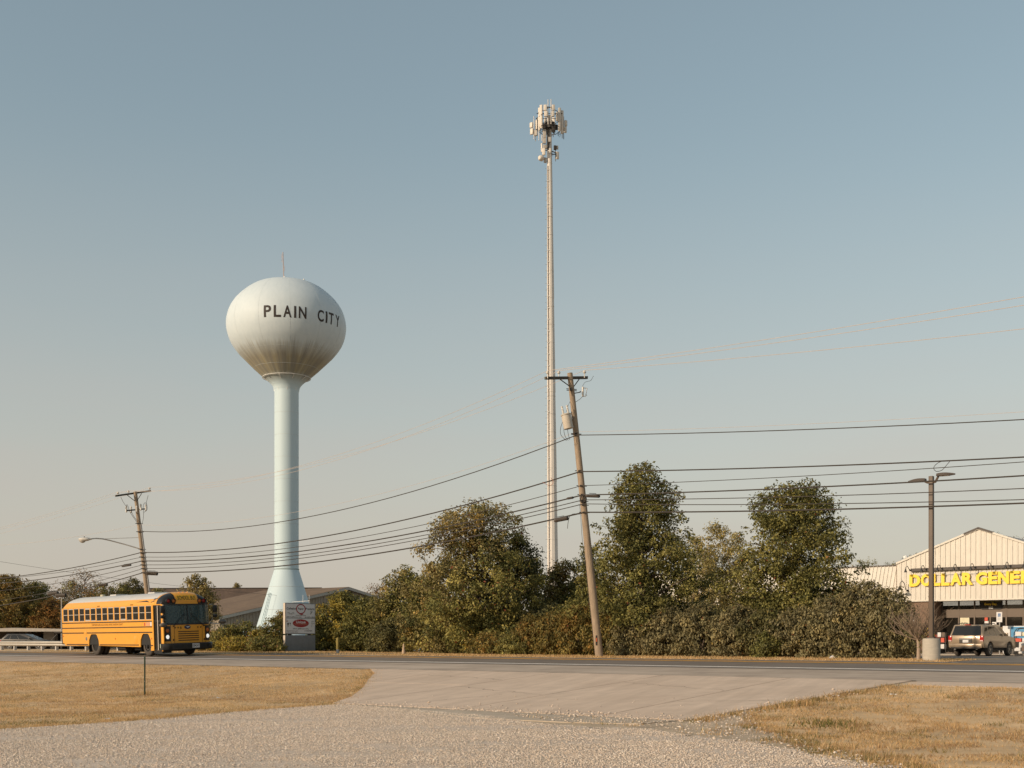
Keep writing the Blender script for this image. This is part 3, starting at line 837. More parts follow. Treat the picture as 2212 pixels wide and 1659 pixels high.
# letters bent round the bulb
M_LETTER = mat('tank_lettering', (0.035, 0.025, 0.02), 0.6, var=0.2)
view_az = math.atan2(-tb.y, -tb.x)               # towards the photographer
def letter(ch, cx0, cx1, zc, h):
    a0, a1 = math.asin((cx0 - 815) / 650.0), math.asin((cx1 - 815) / 650.0)
    ac, w = (a0 + a1) / 2, (a1 - a0)
    rr_ = tank_r(zc)
    def mp(co):
        a = view_az + ac + co.x / rr_
        z = zc + co.y * 0.985
        r_ = tank_r(z) + 0.012 + co.z
        return Vector((r_ * math.cos(a), r_ * math.sin(a), z))
    text_mesh(ch, w * rr_, h, mp, 'letter', M_LETTER, wt, bold=0.022, depth=0.004, cuts=10)
zl = EYE + (HOR - 672.5) * (TD - 6.25) / FPX
for ch, x0, x1 in (('P', 580, 656), ('L', 682, 757), ('A', 781, 866), ('I', 893, 914), ('N', 941, 1022), ('C', 1139, 1206), ('I', 1226, 1245), ('T', 1260, 1314), ('Y', 1333, 1379)):
    letter(ch, x0, x1, zl, 1.24)
# ladder, vestibule, small aerial on the base cone
def cone_pt(az, z, off=0.05):
    r_ = SR + (z_bell - z) * 0.305 + off
    return Vector((r_ * math.cos(az), r_ * math.sin(az), z))
la = view_az - R(52)
lm = MB()
z0, z1 = 0.6, tz(1282)
for da in (-0.028, 0.028):
    lm.tube([cone_pt(la + da * (1.6 if da else 1), z, 0.16) for z in np.linspace(z0, z1, 10)], 0.03, 5)
for z in np.arange(z0 + 0.3, z1, 0.33):
    lm.tube([cone_pt(la - 0.04, z, 0.16), cone_pt(la + 0.04, z, 0.16)], 0.018, 4)
lm.build('ladder', mat('ladder_blue', (0.32, 0.42, 0.44), 0.6), wt)
vd = Vector((math.cos(view_az - R(86)), math.sin(view_az - R(86)), 0))
vb = MB(frame((0, 0, 0), (-vd.y, vd.x, 0), (0, 0, 1)))
vb.lathe([(0.85, bell_r - 1.0), (0.85, bell_r + 0.55), (0.93, bell_r + 0.55), (0.93, bell_r + 0.66), (0.0, bell_r + 0.68)], 28, (0, 1.25, 0))
vb.build('vestibule', mat('vestibule_blue', (0.50, 0.62, 0.64), 0.55), wt, smooth=True)
ym = MB(); ya = view_az + R(14); yz = tz(1316 - 14)
p0 = cone_pt(ya, yz, 0.0); out = Vector((math.cos(ya + 0.9), math.sin(ya + 0.9), 0))
p1 = p0 + out * 2.0 + Vector((0, 0, 0.12))
ym.tube([p0, p1], 0.03, 5)
for t in (0.62, 0.98):
    q = p0.lerp(p1, t); ym.tube([q - Vector((0, 0, 0.65)), q + Vector((0, 0, 0.65))], 0.022, 5)
ym.build('yagi_aerial', M_WHITE, wt)

# ------------------------------------------------------------------ cell tower
CD = 140.0
CK = FPX / CD
cb = at(1195, HOR, CD); cb.z = 0
ct = thing('cell_tower', 'tall pale steel monopole cell tower crowned with antennas', 'cell tower', (cb.x, cb.y, -0.15))
def cz(y): return EYE + 0.15 + (HOR - y) / CK
LEAN = -0.42 / 56.0
def cxl(z): return LEAN * z
M_POLE = mat('pale_steel_pole', (0.62, 0.575, 0.52), 0.6, 0.0, var=0.10, scale=0.6, stretch=(3, 3, 0.5), col2=(0.55, 0.51, 0.46), c2pos=(0.55, 0.75))
ztop = cz(250)
def prad(z): return 0.70 - (0.70 - 0.26) * z / ztop
secs = [0, 9.5, 19.5, 30.0, 41.0, 51.5, ztop]
for a, b in zip(secs[:-1], secs[1:]):
    pm = MB()
    vs = []
    for z, rr_ in ((a, prad(a) + 0.015), (b, prad(b) - 0.01)):
        for k in range(12):
            t = 2 * math.pi * (k + 0.5) / 12 + 0.15
            vs.append((cxl(z) + rr_ * math.cos(t), rr_ * math.sin(t), z))
    pm.add(vs, [(k, (k + 1) % 12, 12 + (k + 1) % 12, 12 + k) for k in range(12)] + [tuple(range(12)), tuple(range(12, 24))])
    pm.build('pole_section', M_POLE, ct)
tray = MB()
def edge(z, a, o=0.0):
    r_ = prad(z) + o; return Vector((cxl(z) + r_ * math.cos(a), r_ * math.sin(a), z))
M_TRAY = mat('cable_tray', (0.27, 0.21, 0.165), 0.7, var=0.2)
ta = R(-90 - 38)
tray.tube([edge(z, ta, 0.07) for z in np.linspace(1, cz(360), 24)], 0.04, 5)
tray.build('cable_run', M_TRAY, ct)
clips = MB()
for z in np.arange(2, cz(352), 1.35):
    clips.box(edge(z, ta, 0.09), (0.17, 0.12, 0.07))
tag(clips.build('cable_clips', M_WHITE, ct), kind='stuff')
pegs = MB()
for z in np.arange(3, cz(350), 0.75):
    pegs.tube([edge(z, R(180), 0.0), edge(z, R(180), 0.22)], 0.018, 4)
tag(pegs.build('climbing_pegs', M_STEEL, ct), kind='stuff')
seam = MB()
for z in np.arange(2.2, cz(350), 2.1):
    seam.lathe([(prad(z) + 0.006, z - 0.012), (prad(z) + 0.022, z), (prad(z) + 0.006, z + 0.012)], 12, (cxl(z), 0, 0), a0=0.15 + math.pi / 12)
tag(seam.build('step_seams', M_STEEL, ct), kind='stuff')
# antenna array; c4() turns the measured crop into metres beside the mast
C4 = 0.16878 / 1.85172 / CK
TOPX = cxl(cz(300))
def c4(cx, cy): return ((cx - 712) * C4 + TOPX, cz((400 + cy * 0.16878) / 1.85172))
M_ANT = mat('antenna_radome', (0.62, 0.555, 0.47), 0.5, var=0.05)
M_RRU = mat('radio_unit', (0.42, 0.38, 0.33), 0.6, var=0.1)
def panel(cx0, cy0, cx1, cy1, dy, ang, dark=False, rnd=True, nm='panel_antenna'):
    x0, z1 = c4(cx0, cy0); x1, z0 = c4(cx1, cy1)
    w = abs(x1 - x0) * (1.22 if not dark else 1.0); h = z1 - z0
    o = MB().box((0, 0, 0), (w, min(0.22, w * 0.8), h)).build(nm, M_DARK if dark else M_ANT, ct, bevel=0.04 if rnd else 0.012)
    o.location = ((x0 + x1) / 2, dy, (z0 + z1) / 2); o.rotation_euler = (0, 0, R(ang))
    return o
PL = [(450, 230, 488, 770, -0.5, -25), (487, 195, 540, 745, -0.85, -20), (575, 250, 636, 388, -1.5, -8), (588, 400, 652, 525, -1.5, -8), (770, 250, 824, 382, -1.5, 12), (764, 396, 814, 526, -1.5, 12),
      (922, 250, 972, 800, -0.7, 25), (986, 285, 1036, 835, -0.4, 30), (868, 370, 932, 580, -0.9, 15), (254, 518, 318, 642, 0.2, -35), (264, 660, 330, 800, 0.2, -35), (382, 450, 436, 680, 0.3, -45),
      (1074, 475, 1130, 610, 0.1, 40), (1066, 622, 1116, 765, 0.1, 40), (600, 300, 650, 560, 1.3, 20), (790, 300, 850, 560, 1.3, -20), (440, 330, 480, 560, 0.9, 40), (940, 360, 990, 600, 0.9, -40),
      (515, 1045, 546, 1250, -0.2, -30), (546, 1190, 606, 1352, -0.55, -12), (874, 1230, 930, 1400, 0.0, 30), (706, 1190, 746, 1300, -0.55, 5)]
for a in PL: panel(*a)
for a in ((555, 950, 622, 1072, -0.5, 0), (572, 1090, 640, 1180, -0.3, 10), (690, 920, 742, 1035, -0.45, 0), (560, 740, 625, 940, -0.45, 0), (585, 1385, 640, 1500, -0.2, 10), (880, 1080, 920, 1160, 0.1, 0), (360, 700, 425, 830, 0.2, -20)):
    panel(*a, rnd=False, nm='radio_unit').data.materials[0] = M_RRU
for a in ((766, 680, 850, 815, -0.6, 0), (815, 1090, 876, 1190, -0.1, 10), (550, 560, 620, 740, 0.2, 0), (690, 440, 770, 520, 0.3, 0), (640, 580, 690, 690, -0.3, 0), (820, 580, 915, 690, 0.2, 0)):
    panel(*a, dark=True, rnd=False, nm='radio_unit')
for cx, ca, cb_, dy, dk in ((345, 370, 920, 0.15, 0), (387, 640, 950, 0.3, 0), (672, 110, 700, -1.35, 0), (742, 105, 690, -1.35, 0), (1052, 385, 920, 0.1, 1), (460, 760, 1000, -0.5, 0), (532, 860, 1000, -0.4, 0), (683, 55, 200, 0, 0), (1012, 800, 940, -0.4, 1), (858, 1190, 1450, 0.0, 1), (800, 815, 920, -0.5, 1)):
    x, z1 = c4(cx, ca); z0 = c4(cx, cb_)[1]
    MB().tube([(x, dy, z0), (x, dy, z1)], 0.045 if cx != 683 else 0.018, 6).build('mount_pipe', M_DARK if dk else M_ANT, ct)
# triangular platform frame
fr = MB()
zA, zB = c4(0, 700)[1], c4(0, 440)[1]
R3 = 1.55
for z in (zA, zB):
    q = [Vector((TOPX + R3 * math.cos(R(a)), R3 * math.sin(R(a)), z)) for a in range(-90 - 30, 271 - 30, 60)]
    for a, b in zip(q[:-1], q[1:]): fr.tube([a, b], 0.035, 5)
    for a in q[:-1]: fr.tube([Vector((TOPX, 0, z)), a], 0.035, 5)
for sx_ in (-1, 1):
    x, z = c4(700, 190); fr.tube([(TOPX, -0.2, z), (TOPX + sx_ * 1.5, -0.6, zB + 0.3)], 0.045, 5)
fr.tube([(TOPX - 0.3, -0.3, c4(0, 200)[1]), (TOPX + 0.3, -0.3, c4(0, 200)[1])], 0.06, 5)
fr.lathe([(0.62, c4(0, 690)[1]), (0.62, c4(0, 560)[1]), (0.5, c4(0, 540)[1])], 12, (TOPX, 0, 0))
fr.build('platform_frame', M_DARK, ct)
def side_arm(a, b, r): MB().tube([a, b], r, 5).build('side_arm', M_DARK, ct)
side_arm((TOPX, -0.1, c4(0, 1200)[1]), (c4(858, 1250)[0], 0, c4(0, 1250)[1]), 0.06)
side_arm((TOPX, -0.1, c4(0, 1300)[1]), (c4(858, 1290)[0], 0, c4(0, 1285)[1]), 0.06)
side_arm((TOPX, -0.1, c4(0, 1230)[1]), (c4(530, 1180)[0], -0.3, c4(0, 1180)[1]), 0.05)
side_arm((TOPX, -0.1, c4(0, 1400)[1]), (c4(560, 1400)[0], -0.3, c4(0, 1400)[1]), 0.05)
x, z = c4(515, 1412)
dish = MB().lathe([(0.0, -0.34), (0.22, -0.30), (0.31, -0.18), (0.33, 0.0), (0.33, 0.16), (0.0, 0.2)], 20, (0, 0, 0), axis='y').build('microwave_dish', M_ANT, ct, smooth=True)
dish.location = (x, -0.4, z); dish.rotation_euler = (0, 0, R(-50))
# hanging jumper cables
jm = MB(); rr2 = random.Random(4)
for cx, cy, n_ in ((510, 790, 5), (940, 850, 5), (640, 800, 7), (800, 850, 3), (800, 1330, 3), (590, 720, 4)):
    for k in range(n_):
        x0, z0 = c4(cx + rr2.uniform(-40, 40), cy - 60); x1, z1 = c4(cx + rr2.uniform(-50, 50), cy - rr2.uniform(20, 80))
        dy = rr2.uniform(-0.7, 0.1); sag = rr2.uniform(0.15, 0.5)
        jm.tube([(x0 + (x1 - x0) * t, dy, z0 + (z1 - z0) * t - sag * 4 * t * (1 - t)) for t in np.linspace(0, 1, 7)], 0.016, 4)
for k in range(6):
    x0, z0 = c4(640 + 12 * k, 560); x1, z1 = c4(650 + 10 * k, 1200)
    jm.tube([(x0, -0.35 - 0.02 * k, z0), (x1 + 0.05 * (k % 3), -0.4, (z0 + z1) / 2), (x1, -0.33, z1)], 0.022, 4)
tag(jm.build('jumper_cables', M_BLACK, ct), kind='stuff')
# ------------------------------------------------------------------ utility poles and wires
class PoleGeo:
    """a leaning pole; pt(y) gives its axis at measured row y"""
    def __init__(self, xb, yb, xt, yt, d):
        self.b, self.t, self.d = at(xb, yb, d), at(xt, yt, d), d
        self.yb, self.yt = yb, yt
    def pt(self, y):
        return self.b.lerp(self.t, (self.yb - y) / (self.yb - self.yt))
PA = PoleGeo(1295, 1418, 1231, 806, 50.9)
PB = PoleGeo(333, 1411, 292, 1062, 80.0)
PA.b.z = HXY(PA.b.x, PA.b.y) - 0.05
PB.b.z = HXY(PB.b.x, PB.b.y) - 0.05
acr = NR                                        # crossarms lie across the line

def make_pole(P, label, r0, r1):
    root = thing('utility_pole', label, 'utility pole', P.b, group='wooden utility poles along the far side of the road')
    L = P.t - P.b
    MB().tube([Vector((0, 0, 0)), L * 0.25, L * 0.5, L * 0.75, L], [r0, r0 * 0.93 + r1 * 0.07, (r0 + r1) / 2, r0 * 0.3 + r1 * 0.7, r1], 14).build('pole', M_WOOD, root, smooth=True)
    return root
pA = make_pole(PA, 'tall leaning wooden utility pole with a transformer before the hedge', 0.175, 0.115)
pB = make_pole(PB, 'leaning wooden utility pole with a street lamp behind the school bus', 0.18, 0.12)
def loc(P, v): return Vector(v) - P.b
UPA = (PA.t - PA.b).normalized(); UPB = (PB.t - PB.b).normalized()

# --- pole A: crossarm, braces, insulators
d0 = 50.9
armL, armR = at(1178, 815, d0 - 1.1), at(1269, 814, d0 + 0.6)
ax = (armR - armL).normalized()
ca = loc(PA, (armL + armR) / 2)
off = Vector((-RD.x, -RD.y, 0)) * 0.0
crossA = MB(frame(ca - Vector((0, -0.16, 0)), ax, (0, 0, 1))).box((0, 0, 0), ((armR - armL).length, 0.12, 0.10)).build('crossarm', M_WOODD, pA, bevel=0.008)
MB().tube([loc(PA, at(1208, 818, d0 - 0.4)), loc(PA, PA.pt(836)) + Vector((-0.06, -0.1, 0))], 0.022, 5).build('brace', M_DARK, pA)
MB().tube([loc(PA, at(1252, 818, d0 + 0.3)), loc(PA, PA.pt(836)) + Vector((0.08, 0.1, 0))], 0.022, 5).build('brace', M_DARK, pA)
def insulator(root, q, s=1.0, nm='insulator'):
    MB().lathe([(0.02, -0.18), (0.02, 0.0), (0.055 * s, 0.02), (0.075 * s, 0.05), (0.075 * s, 0.07), (0.04 * s, 0.085), (0.05 * s, 0.115), (0.035 * s, 0.14), (0, 0.145)], 12, tuple(q)).build(nm, M_PORC, root, smooth=True)
insA = [at(1183, 808, d0 - 1.05), at(1207, 808, d0 - 0.4), at(1262.5, 807, d0 + 0.5)]
for q in insA: insulator(pA, loc(PA, q), 1.0)
# cutout fuse
fc = loc(PA, at(1259, 846, d0))
MB().tube([loc(PA, PA.pt(850)), loc(PA, at(1250, 848, d0)), fc + Vector((-0.08, 0, 0))], [0.025, 0.02, 0.03], 6).build('fuse_bracket', M_DARK, pA)
MB().lathe([(0.035, -0.2), (0.05, -0.15), (0.04, -0.1), (0.05, -0.05), (0.04, 0), (0.05, 0.05), (0.04, 0.1), (0.05, 0.15), (0.035, 0.2)], 10, tuple(fc)).build('fuse_cutout', M_PORC, pA, smooth=True)
fz = MB(); fz.tube([fc + Vector((0.03, 0, 0.16)), fc + Vector((0.18, 0, 0.14)), fc + Vector((0.12, 0, -0.2)), fc + Vector((0, 0, -0.2))], 0.022, 5); fz.build('fuse_barrel', M_STEEL, pA)
jw = MB()
jw.tube(curve3([fc + Vector((0, 0, 0.2)), loc(PA, at(1259, 833, d0)), loc(PA, at(1265, 825, d0)), loc(PA, at(1276, 822, d0)), loc(PA, at(1282, 812, d0))]), 0.008, 4)
jw.tube([fc + Vector((0, 0, -0.2)), loc(PA, at(1253, 862, d0)), loc(PA, PA.pt(872))], 0.009, 4)
jw.tube([loc(PA, at(1266, 852, d0 - .2)), loc(PA, at(1268, 855, d0 - .2))], 0.009, 4)
jw.tube(curve3([loc(PA, PA.pt(868)) - Vector((0.13, 0.1, 0)), loc(PA, at(1226, 880, d0 - .3)), loc(PA, at(1223, 890, d0 - .3))]), 0.008, 4)
for pts in (((1217, 895 + 12), (1211, 925), (1212, 940), (1224, 952)), ((1219, 908), (1218, 930), (1222, 945), (1228, 951)), ((1226, 928), (1228, 940), (1231, 950))):
    jw.tube(curve3([loc(PA, at(x, y, d0 - 0.35)) for x, y in pts]), 0.010, 4)
tag(jw.build('jumper_wires', M_CABLE, pA), kind='stuff')
# transformer can
tA, tB = at(1228.5, 926, d0 - 0.35), at(1222.5, 896, d0 - 0.35)
td = (tB - tA).normalized()
can = MB(frame(loc(PA, tA), Vector((0, 1, 0)).cross(td), Vector((0, 1, 0)) if False else td.cross(Vector((0, 1, 0)).cross(td))))
Mx = Matrix.Translation(loc(PA, tA)) @ td.to_track_quat('Z', 'Y').to_matrix().to_4x4()
can = MB(Mx); hh = (tB - tA).length
M_CAN = mat('transformer_grey', (0.50, 0.44, 0.36), 0.5, var=0.06)
can.lathe([(0.20, 0), (0.205, 0.02), (0.205, hh - 0.02), (0.225, hh - 0.02), (0.225, hh + 0.02), (0.19, hh + 0.04), (0.0, hh + 0.06)], 24)
cano = can.build('transformer', M_CAN, pA, smooth=True)
for dx, dyy in ((-0.02, -0.10), (0.02, 0.11)):
    bs = MB(Mx); bs.lathe([(0.03, hh + 0.03)] + [(0.05 if i % 2 else 0.034, hh + 0.06 + 0.028 * i) for i in range(9)] + [(0.035, hh + 0.32), (0.045, hh + 0.33), (0.045, hh + 0.38), (0, hh + 0.4)], 10, (dx, dyy, 0))
    bs.build('bushing', M_PORC, cano, smooth=True)
br = MB()
for y in (903, 921): br.tube([loc(PA, at(1230, y, d0 - 0.25)), loc(PA, PA.pt(y + 2))], 0.035, 5)
br.build('transformer_bracket', M_STEEL, pA)
hwA = MB()
for y in (841, 844, 937, 939, 1017, 1049, 1068, 1082, 1090, 1106):
    q = loc(PA, PA.pt(y)); hwA.box(q + Vector((-0.03, -0.17, 0)), (0.12, 0.08, 0.06)); hwA.tube([q + Vector((-0.22, -0.04, 0.02)), q + Vector((0.22, 0.02, 0.0))], 0.018, 5)
tag(hwA.build('pole_hardware', M_DARK, pA), kind='stuff')
MB().lathe([(0.162, -0.02), (0.162, 0.02)], 14, tuple(loc(PA, PA.pt(1366)))).build('pole_band', M_WHITE, pA)
MB().box(loc(PA, PA.pt(1380)) + Vector((-0.06, -0.165, 0)), (0.075, 0.02, 0.42)).build('marker_plate', M_DARK, pA)
MB().box(loc(PA, PA.pt(1379)) + Vector((-0.06, -0.182, 0)), (0.05, 0.012, 0.16)).build('marker_plate', mat('orange_sticker', (0.5, 0.11, 0.04), 0.6), pA)
gw = MB(); gw.tube([loc(PA, PA.pt(y)) + Vector((-0.19 - 0.02 * math.sin(y * .05), -0.03, 0)) for y in range(1090, 1400, 20)], 0.008, 4); gw.build('ground_wire', M_CABLE, pA)

# --- pole B: crossarm, fuses, street lamp arm
e0 = 80.0
armL, armR = at(251.5, 1072, e0 - 0.9), at(327, 1061, e0 + 1.3)
ax = (armR - armL).normalized()
MB(frame(loc(PB, (armL + armR) / 2) + Vector((0, -0.18, 0)), ax, Vector((0, 0, 1)))).box((0, 0, 0), ((armR - armL).length, 0.12, 0.11)).build('crossarm', M_WOODD, pB, bevel=0.008)
for x, y, sg in ((276, 1070, -1), (307, 1066, 1)):
    MB().tube([loc(PB, at(x, y, e0)) + Vector((0, -0.1, 0)), loc(PB, PB.pt(1083)) + Vector((0.06 * sg, -0.1, 0))], 0.025, 5).build('brace', M_DARK, pB)
insB = [at(254.5, 1067, e0 - 0.85), at(277.5, 1064, e0 - 0.2), at(323, 1057, e0 + 1.25)]
for q in insB: insulator(pB, loc(PB, q), 1.15)
sa, sb = loc(PB, at(273, 1103, e0 - .6)), loc(PB, at(316, 1099, e0 + .6))
MB().tube([sa, sb], 0.05, 6).build('fuse_arm', M_DARK, pB)
for x, y in ((273, 1100), (283, 1101), (304, 1096), (315, 1097), (295, 1100)):
    q = loc(PB, at(x, y, e0 - 0.1))
    MB().lathe([(0.03, -0.22), (0.07, -0.15), (0.05, -0.08), (0.07, 0.0), (0.05, 0.08), (0.07, 0.16), (0.03, 0.24)], 8, tuple(q)).build('fuse_cutout', M_PORC, pB, smooth=True)
jb = MB()
for pts in (((271, 1100), (274, 1090), (277, 1095), (280, 1105), (290, 1120), (298, 1132)), ((309, 1098), (311, 1088), (316, 1087), (318, 1100), (311, 1107)), ((310, 1098), (310, 1115), (308, 1128), (305, 1135)), ((315, 1090), (318, 1078), (320, 1070)), ((261, 1074), (266, 1084), (272, 1093)), ((283, 1101), (287, 1112), (298, 1128))):
    jb.tube(curve3([loc(PB, at(x, y, e0 - 0.2)) for x, y in pts]), 0.013, 4)
tag(jb.build('jumper_wires', M_CABLE, pB), kind='stuff')
la0 = loc(PB, PB.pt(1187)); lam = [loc(PB, at(x, y, e0 - 0.25 * k)) for k, (x, y) in enumerate(((304, 1186), (270, 1176), (236, 1167), (222, 1164), (208, 1163), (196, 1164)))]
MB().tube([la0] + lam, 0.045, 6).build('lamp_arm', M_STEEL, pB, smooth=True)
MB().tube([loc(PB, PB.pt(1162)), loc(PB, at(220, 1164, e0 - .7))], 0.016, 4).build('arm_stay', M_STEEL, pB)
lh = loc(PB, at(182, 1165, e0 - 1.3))
hm = MB(); hm.ball(lh, (0.40, 0.19, 0.13), 16, 8); hm.tube([lh + Vector((0.1, 0, 0.03)), lh + Vector((0.45, 0.1, 0.03))], [0.12, 0.06], 8)
hd = hm.build('lamp_head', mat('lamp_grey', (0.55, 0.52, 0.47), 0.5), pB, smooth=True)
MB().ball(lh + Vector((-0.12, 0, -0.07)), (0.21, 0.16, 0.17), 14, 8).build('lamp_lens', mat('lamp_lens', (0.42, 0.38, 0.32), 0.15), hd, smooth=True)
MB().lathe([(0.035, 0.1), (0.035, 0.19), (0, 0.2)], 8, tuple(lh)).build('photocell', M_DARK, hd)
hwB = MB()
for y in (1132, 1150, 1188, 1196, 1205, 1214, 1222, 1230, 1239):
    q = loc(PB, PB.pt(y)); hwB.box(q + Vector((-0.03, -0.17, 0)), (0.16, 0.08, 0.07)); hwB.tube([q + Vector((-0.24, -0.04, 0.02)), q + Vector((0.26, 0.02, 0.0))], 0.02, 5)
tag(hwB.build('pole_hardware', M_DARK, pB), kind='stuff')
MB().tube([loc(PB, PB.pt(1135)) + Vector((0.16, -0.1, 0)), loc(PB, PB.pt(1405)) + Vector((0.22, -0.1, 0))], 0.05, 6).build('riser_conduit', mat('conduit_grey', (0.25, 0.25, 0.25), 0.6), pB)

# --- wires
def wire(a, b, sag, r, label, mt, n=26, grp='overhead wires', beads=0):
    pts = [a.lerp(b, t) - Vector((0, 0, 4 * sag * t * (1 - t))) for t in np.linspace(0, 1, n)]
    o = pts[0].copy()
    m = MB(); m.tube([p - o for p in pts], r, 5)
    w = m.build('overhead_wire', mt); w.location = o
    return tag(w, label, 'wire', grp), pts
def span_R(a, y_edge, r, label, mt, c=0.0011, Lr=46.0):
    """from pole A to the right, past the frame edge at measured row y_edge"""
    s = 17.4
    zt_ = EYE + (HOR - y_edge) * 39.8 / FPX
    b_ = (zt_ - a.z - c * s * s) / s
    pts = [a + RD * t + Vector((0, 0, b_ * t + c * t * t)) for t in np.linspace(0, Lr, 30)]
    m = MB(); m.tube([p - a for p in pts], r * 0.85, 5); w = m.build('overhead_wire', mt); w.location = a
    tag(w, label, 'wire', 'overhead wires'); return pts
def span_L(a, y_edge, r, label, mt, c=0.0012, Lr=44.0):
    s = (a.x + 0.4286 * a.y) / (0.7683 - 0.4286 * 0.6401)
    Yd = a.y + 0.6401 * s
    zt_ = EYE + (HOR - y_edge) * Yd / FPX
    b_ = (zt_ - a.z - c * s * s) / s
    pts = [a - RD * t + Vector((0, 0, b_ * t + c * t * t)) for t in np.linspace(0, Lr, 26)]
    m = MB(); m.tube([p - a for p in pts], r, 5); w = m.build('overhead_wire', mt); w.location = a
    tag(w, label, 'wire', 'overhead wires'); return pts
up = Vector((0, 0, 0.14))
names3 = ('front', 'middle', 'rear')
ye = (681, 683, 708)
for i in range(3):
    wire(insB[i] + up, insA[i] + up, (1.35, 1.5, 1.15)[i], 0.008, 'thin bare power wire from the %s insulator of the lamp pole to the transformer pole' % names3[i], M_COPPER)
    span_R(insA[i] + up, ye[i], 0.012, 'thin bare power wire right of the transformer pole from its %s insulator' % names3[i], M_COPPER)
    span_L(insB[i] + up, (1140, 1144, 1153)[i], 0.007, 'thin bare power wire left of the lamp pole from its %s insulator' % names3[i], M_COPPER)
fr_ = Vector((0, -0.2, 0))
rows = [  # name, row on A, row on B, right edge row, left edge row, radius, sag, material
    ('twisted service cable', 941, 1149, 912, None, 0.022, 1.25, M_CABLE),
    ('thin neutral wire', 934, 1135, 896, 1178, 0.007, 1.15, M_COPPER),
    ('topmost telephone cable', 1019, 1195, 992, 1249, 0.030, 0.95, M_CABLE),
    ('second telephone cable', 1049, 1205, 1003, 1250, 0.016, 0.85, M_CABLE),
    ('third and thick telephone cable', 1069, 1213.5, 1032, 1260, 0.031, 0.78, M_CABLE),
    ('fourth telephone cable', 1079.5, 1222, 1058.7, 1276, 0.019, 0.75, M_CABLE),
    ('fifth telephone cable', 1088, 1230, 1082, 1297, 0.019, 0.72, M_CABLE),
    ('lowest telephone cable', 1106, 1238.5, 1090, 1308, 0.034, 0.72, M_CABLE)]
spans = {}
for nm, ya, yb_, yr, yl, r_, sg, mt_ in rows:
    a, b = PA.pt(ya) + fr_, PB.pt(yb_) + fr_
    _, spans[nm] = wire(b, a, sg, r_, nm + ' between the lamp pole and the transformer pole', mt_)
    span_R(a, yr, r_, nm + ' running right from the transformer pole', mt_)
    if yl: spans[nm + 'L'] = span_L(b, yl, r_, nm + ' running left from the lamp pole', mt_, c=0.0022)
wire(at(0, 1213, 112), at(600, 1286, 128), 0.3, 0.012, 'faint distant wire crossing low behind the lamp pole', M_CABLE)
# splice boxes hung on the cables
def splice(x, y, d, L, ang, r_, label, mt_=None):
    q = at(x, y, d)
    root = thing('splice_case', label, 'splice case', q, group='splice cases on the telephone cables')
    Mx = Matrix.Rotation(R(ang), 4, 'Y')
    MB(Mx).lathe([(r_ * 0.55, -L / 2 - 0.05), (r_ * 0.95, -L / 2), (r_, -L / 2 + 0.04), (r_, L / 2 - 0.04), (r_ * 0.95, L / 2)], 8, axis='x').build('case', mt_ or mat('splice_grey', (0.085, 0.068, 0.055), 0.6), root)
    MB(Mx).lathe([(r_ * 1.04, L / 2 - 0.015), (r_ * 1.04, L / 2 + 0.03), (r_ * 0.5, L / 2 + 0.07)], 8, axis='x').build('end_cap', M_BLACK, root)
    MB(Mx).tube([(-L / 2 + 0.1, 0, r_ + 0.045), (L / 2 - 0.1, 0, r_ + 0.045)], 0.012, 4).build('hanger', M_DARK, root)
splice(1212, 1122, 51.2, 0.52, -11, 0.085, 'large dark splice case left of the transformer pole over the cell tower')
splice(1280, 1071.5, 50.3, 0.50, 2, 0.065, 'dark splice case hung just right of the transformer pole')
splice(1231, 1076, 51.0, 0.20, -10, 0.05, 'small dark cable clamp left of the transformer pole')
splice(328, 1238.5, 79.7, 0.68, 2, 0.13, 'dark splice case on the lamp pole above the school bus')
splice(114, 1282, 87, 0.7, -8, 0.13, 'dark splice case hanging over the trees above the guardrail')
splice(131, 1286, 86, 0.7, -2, 0.14, 'lower dark splice case hanging left of the school bus roof')
splice(222, 1263, 88, 0.6, -4, 0.09, 'small cable clamp hanging left of the lamp pole')
splice(273, 1222, 80, 0.55, -9, 0.06, 'thin cable clamp beside the lamp pole')
# lashed coil by pole A and hanging tail
cl = MB()
q = PA.pt(1078) + Vector((-0.0, -0.24, 0))
for k in range(3):
    cl.tube([q + Vector(((0.1 + 0.02 * k) * math.cos(t), 0.02 * k, (0.14 + 0.02 * k) * math.sin(t))) - PA.b for t in np.linspace(0, 2 * math.pi, 14)], 0.014, 4)
cl.tube(curve3([at(x, y, 50.8) - PA.b for x, y in ((1252, 1111), (1240, 1110), (1231, 1115), (1227, 1130), (1226, 1142))]), 0.011, 4)
cl.build('cable_coil', M_CABLE, pA)
oc = MB(); oc.tube(curve3([at(x, y, 51.4) - at(1190, 1050, 51.4) for x, y in ((1172, 1041), (1184, 1048), (1192, 1047), (1195, 1040), (1190, 1032))]), 0.009, 4)
oc = oc.build('cable_loop', mat('orange_tag', (0.45, 0.16, 0.08), 0.6)); oc.location = at(1190, 1050, 51.4)
tag(oc, 'small orange and black cable loop over the cell tower mast', 'cable')
oc = MB(); oc.tube(curve3([at(x, y, 41.2) - at(2025, 1010, 41.2) for x, y in ((2040, 995), (2026, 1000), (2017, 1010), (2022, 1018), (2034, 1016), (2042, 1008), (2052, 996))]), 0.010, 4)
oc = oc.build('cable_loop', M_CABLE); oc.location = at(2025, 1010, 41.2)
tag(oc, 'slack cable loop above the parking lot lamp', 'cable')
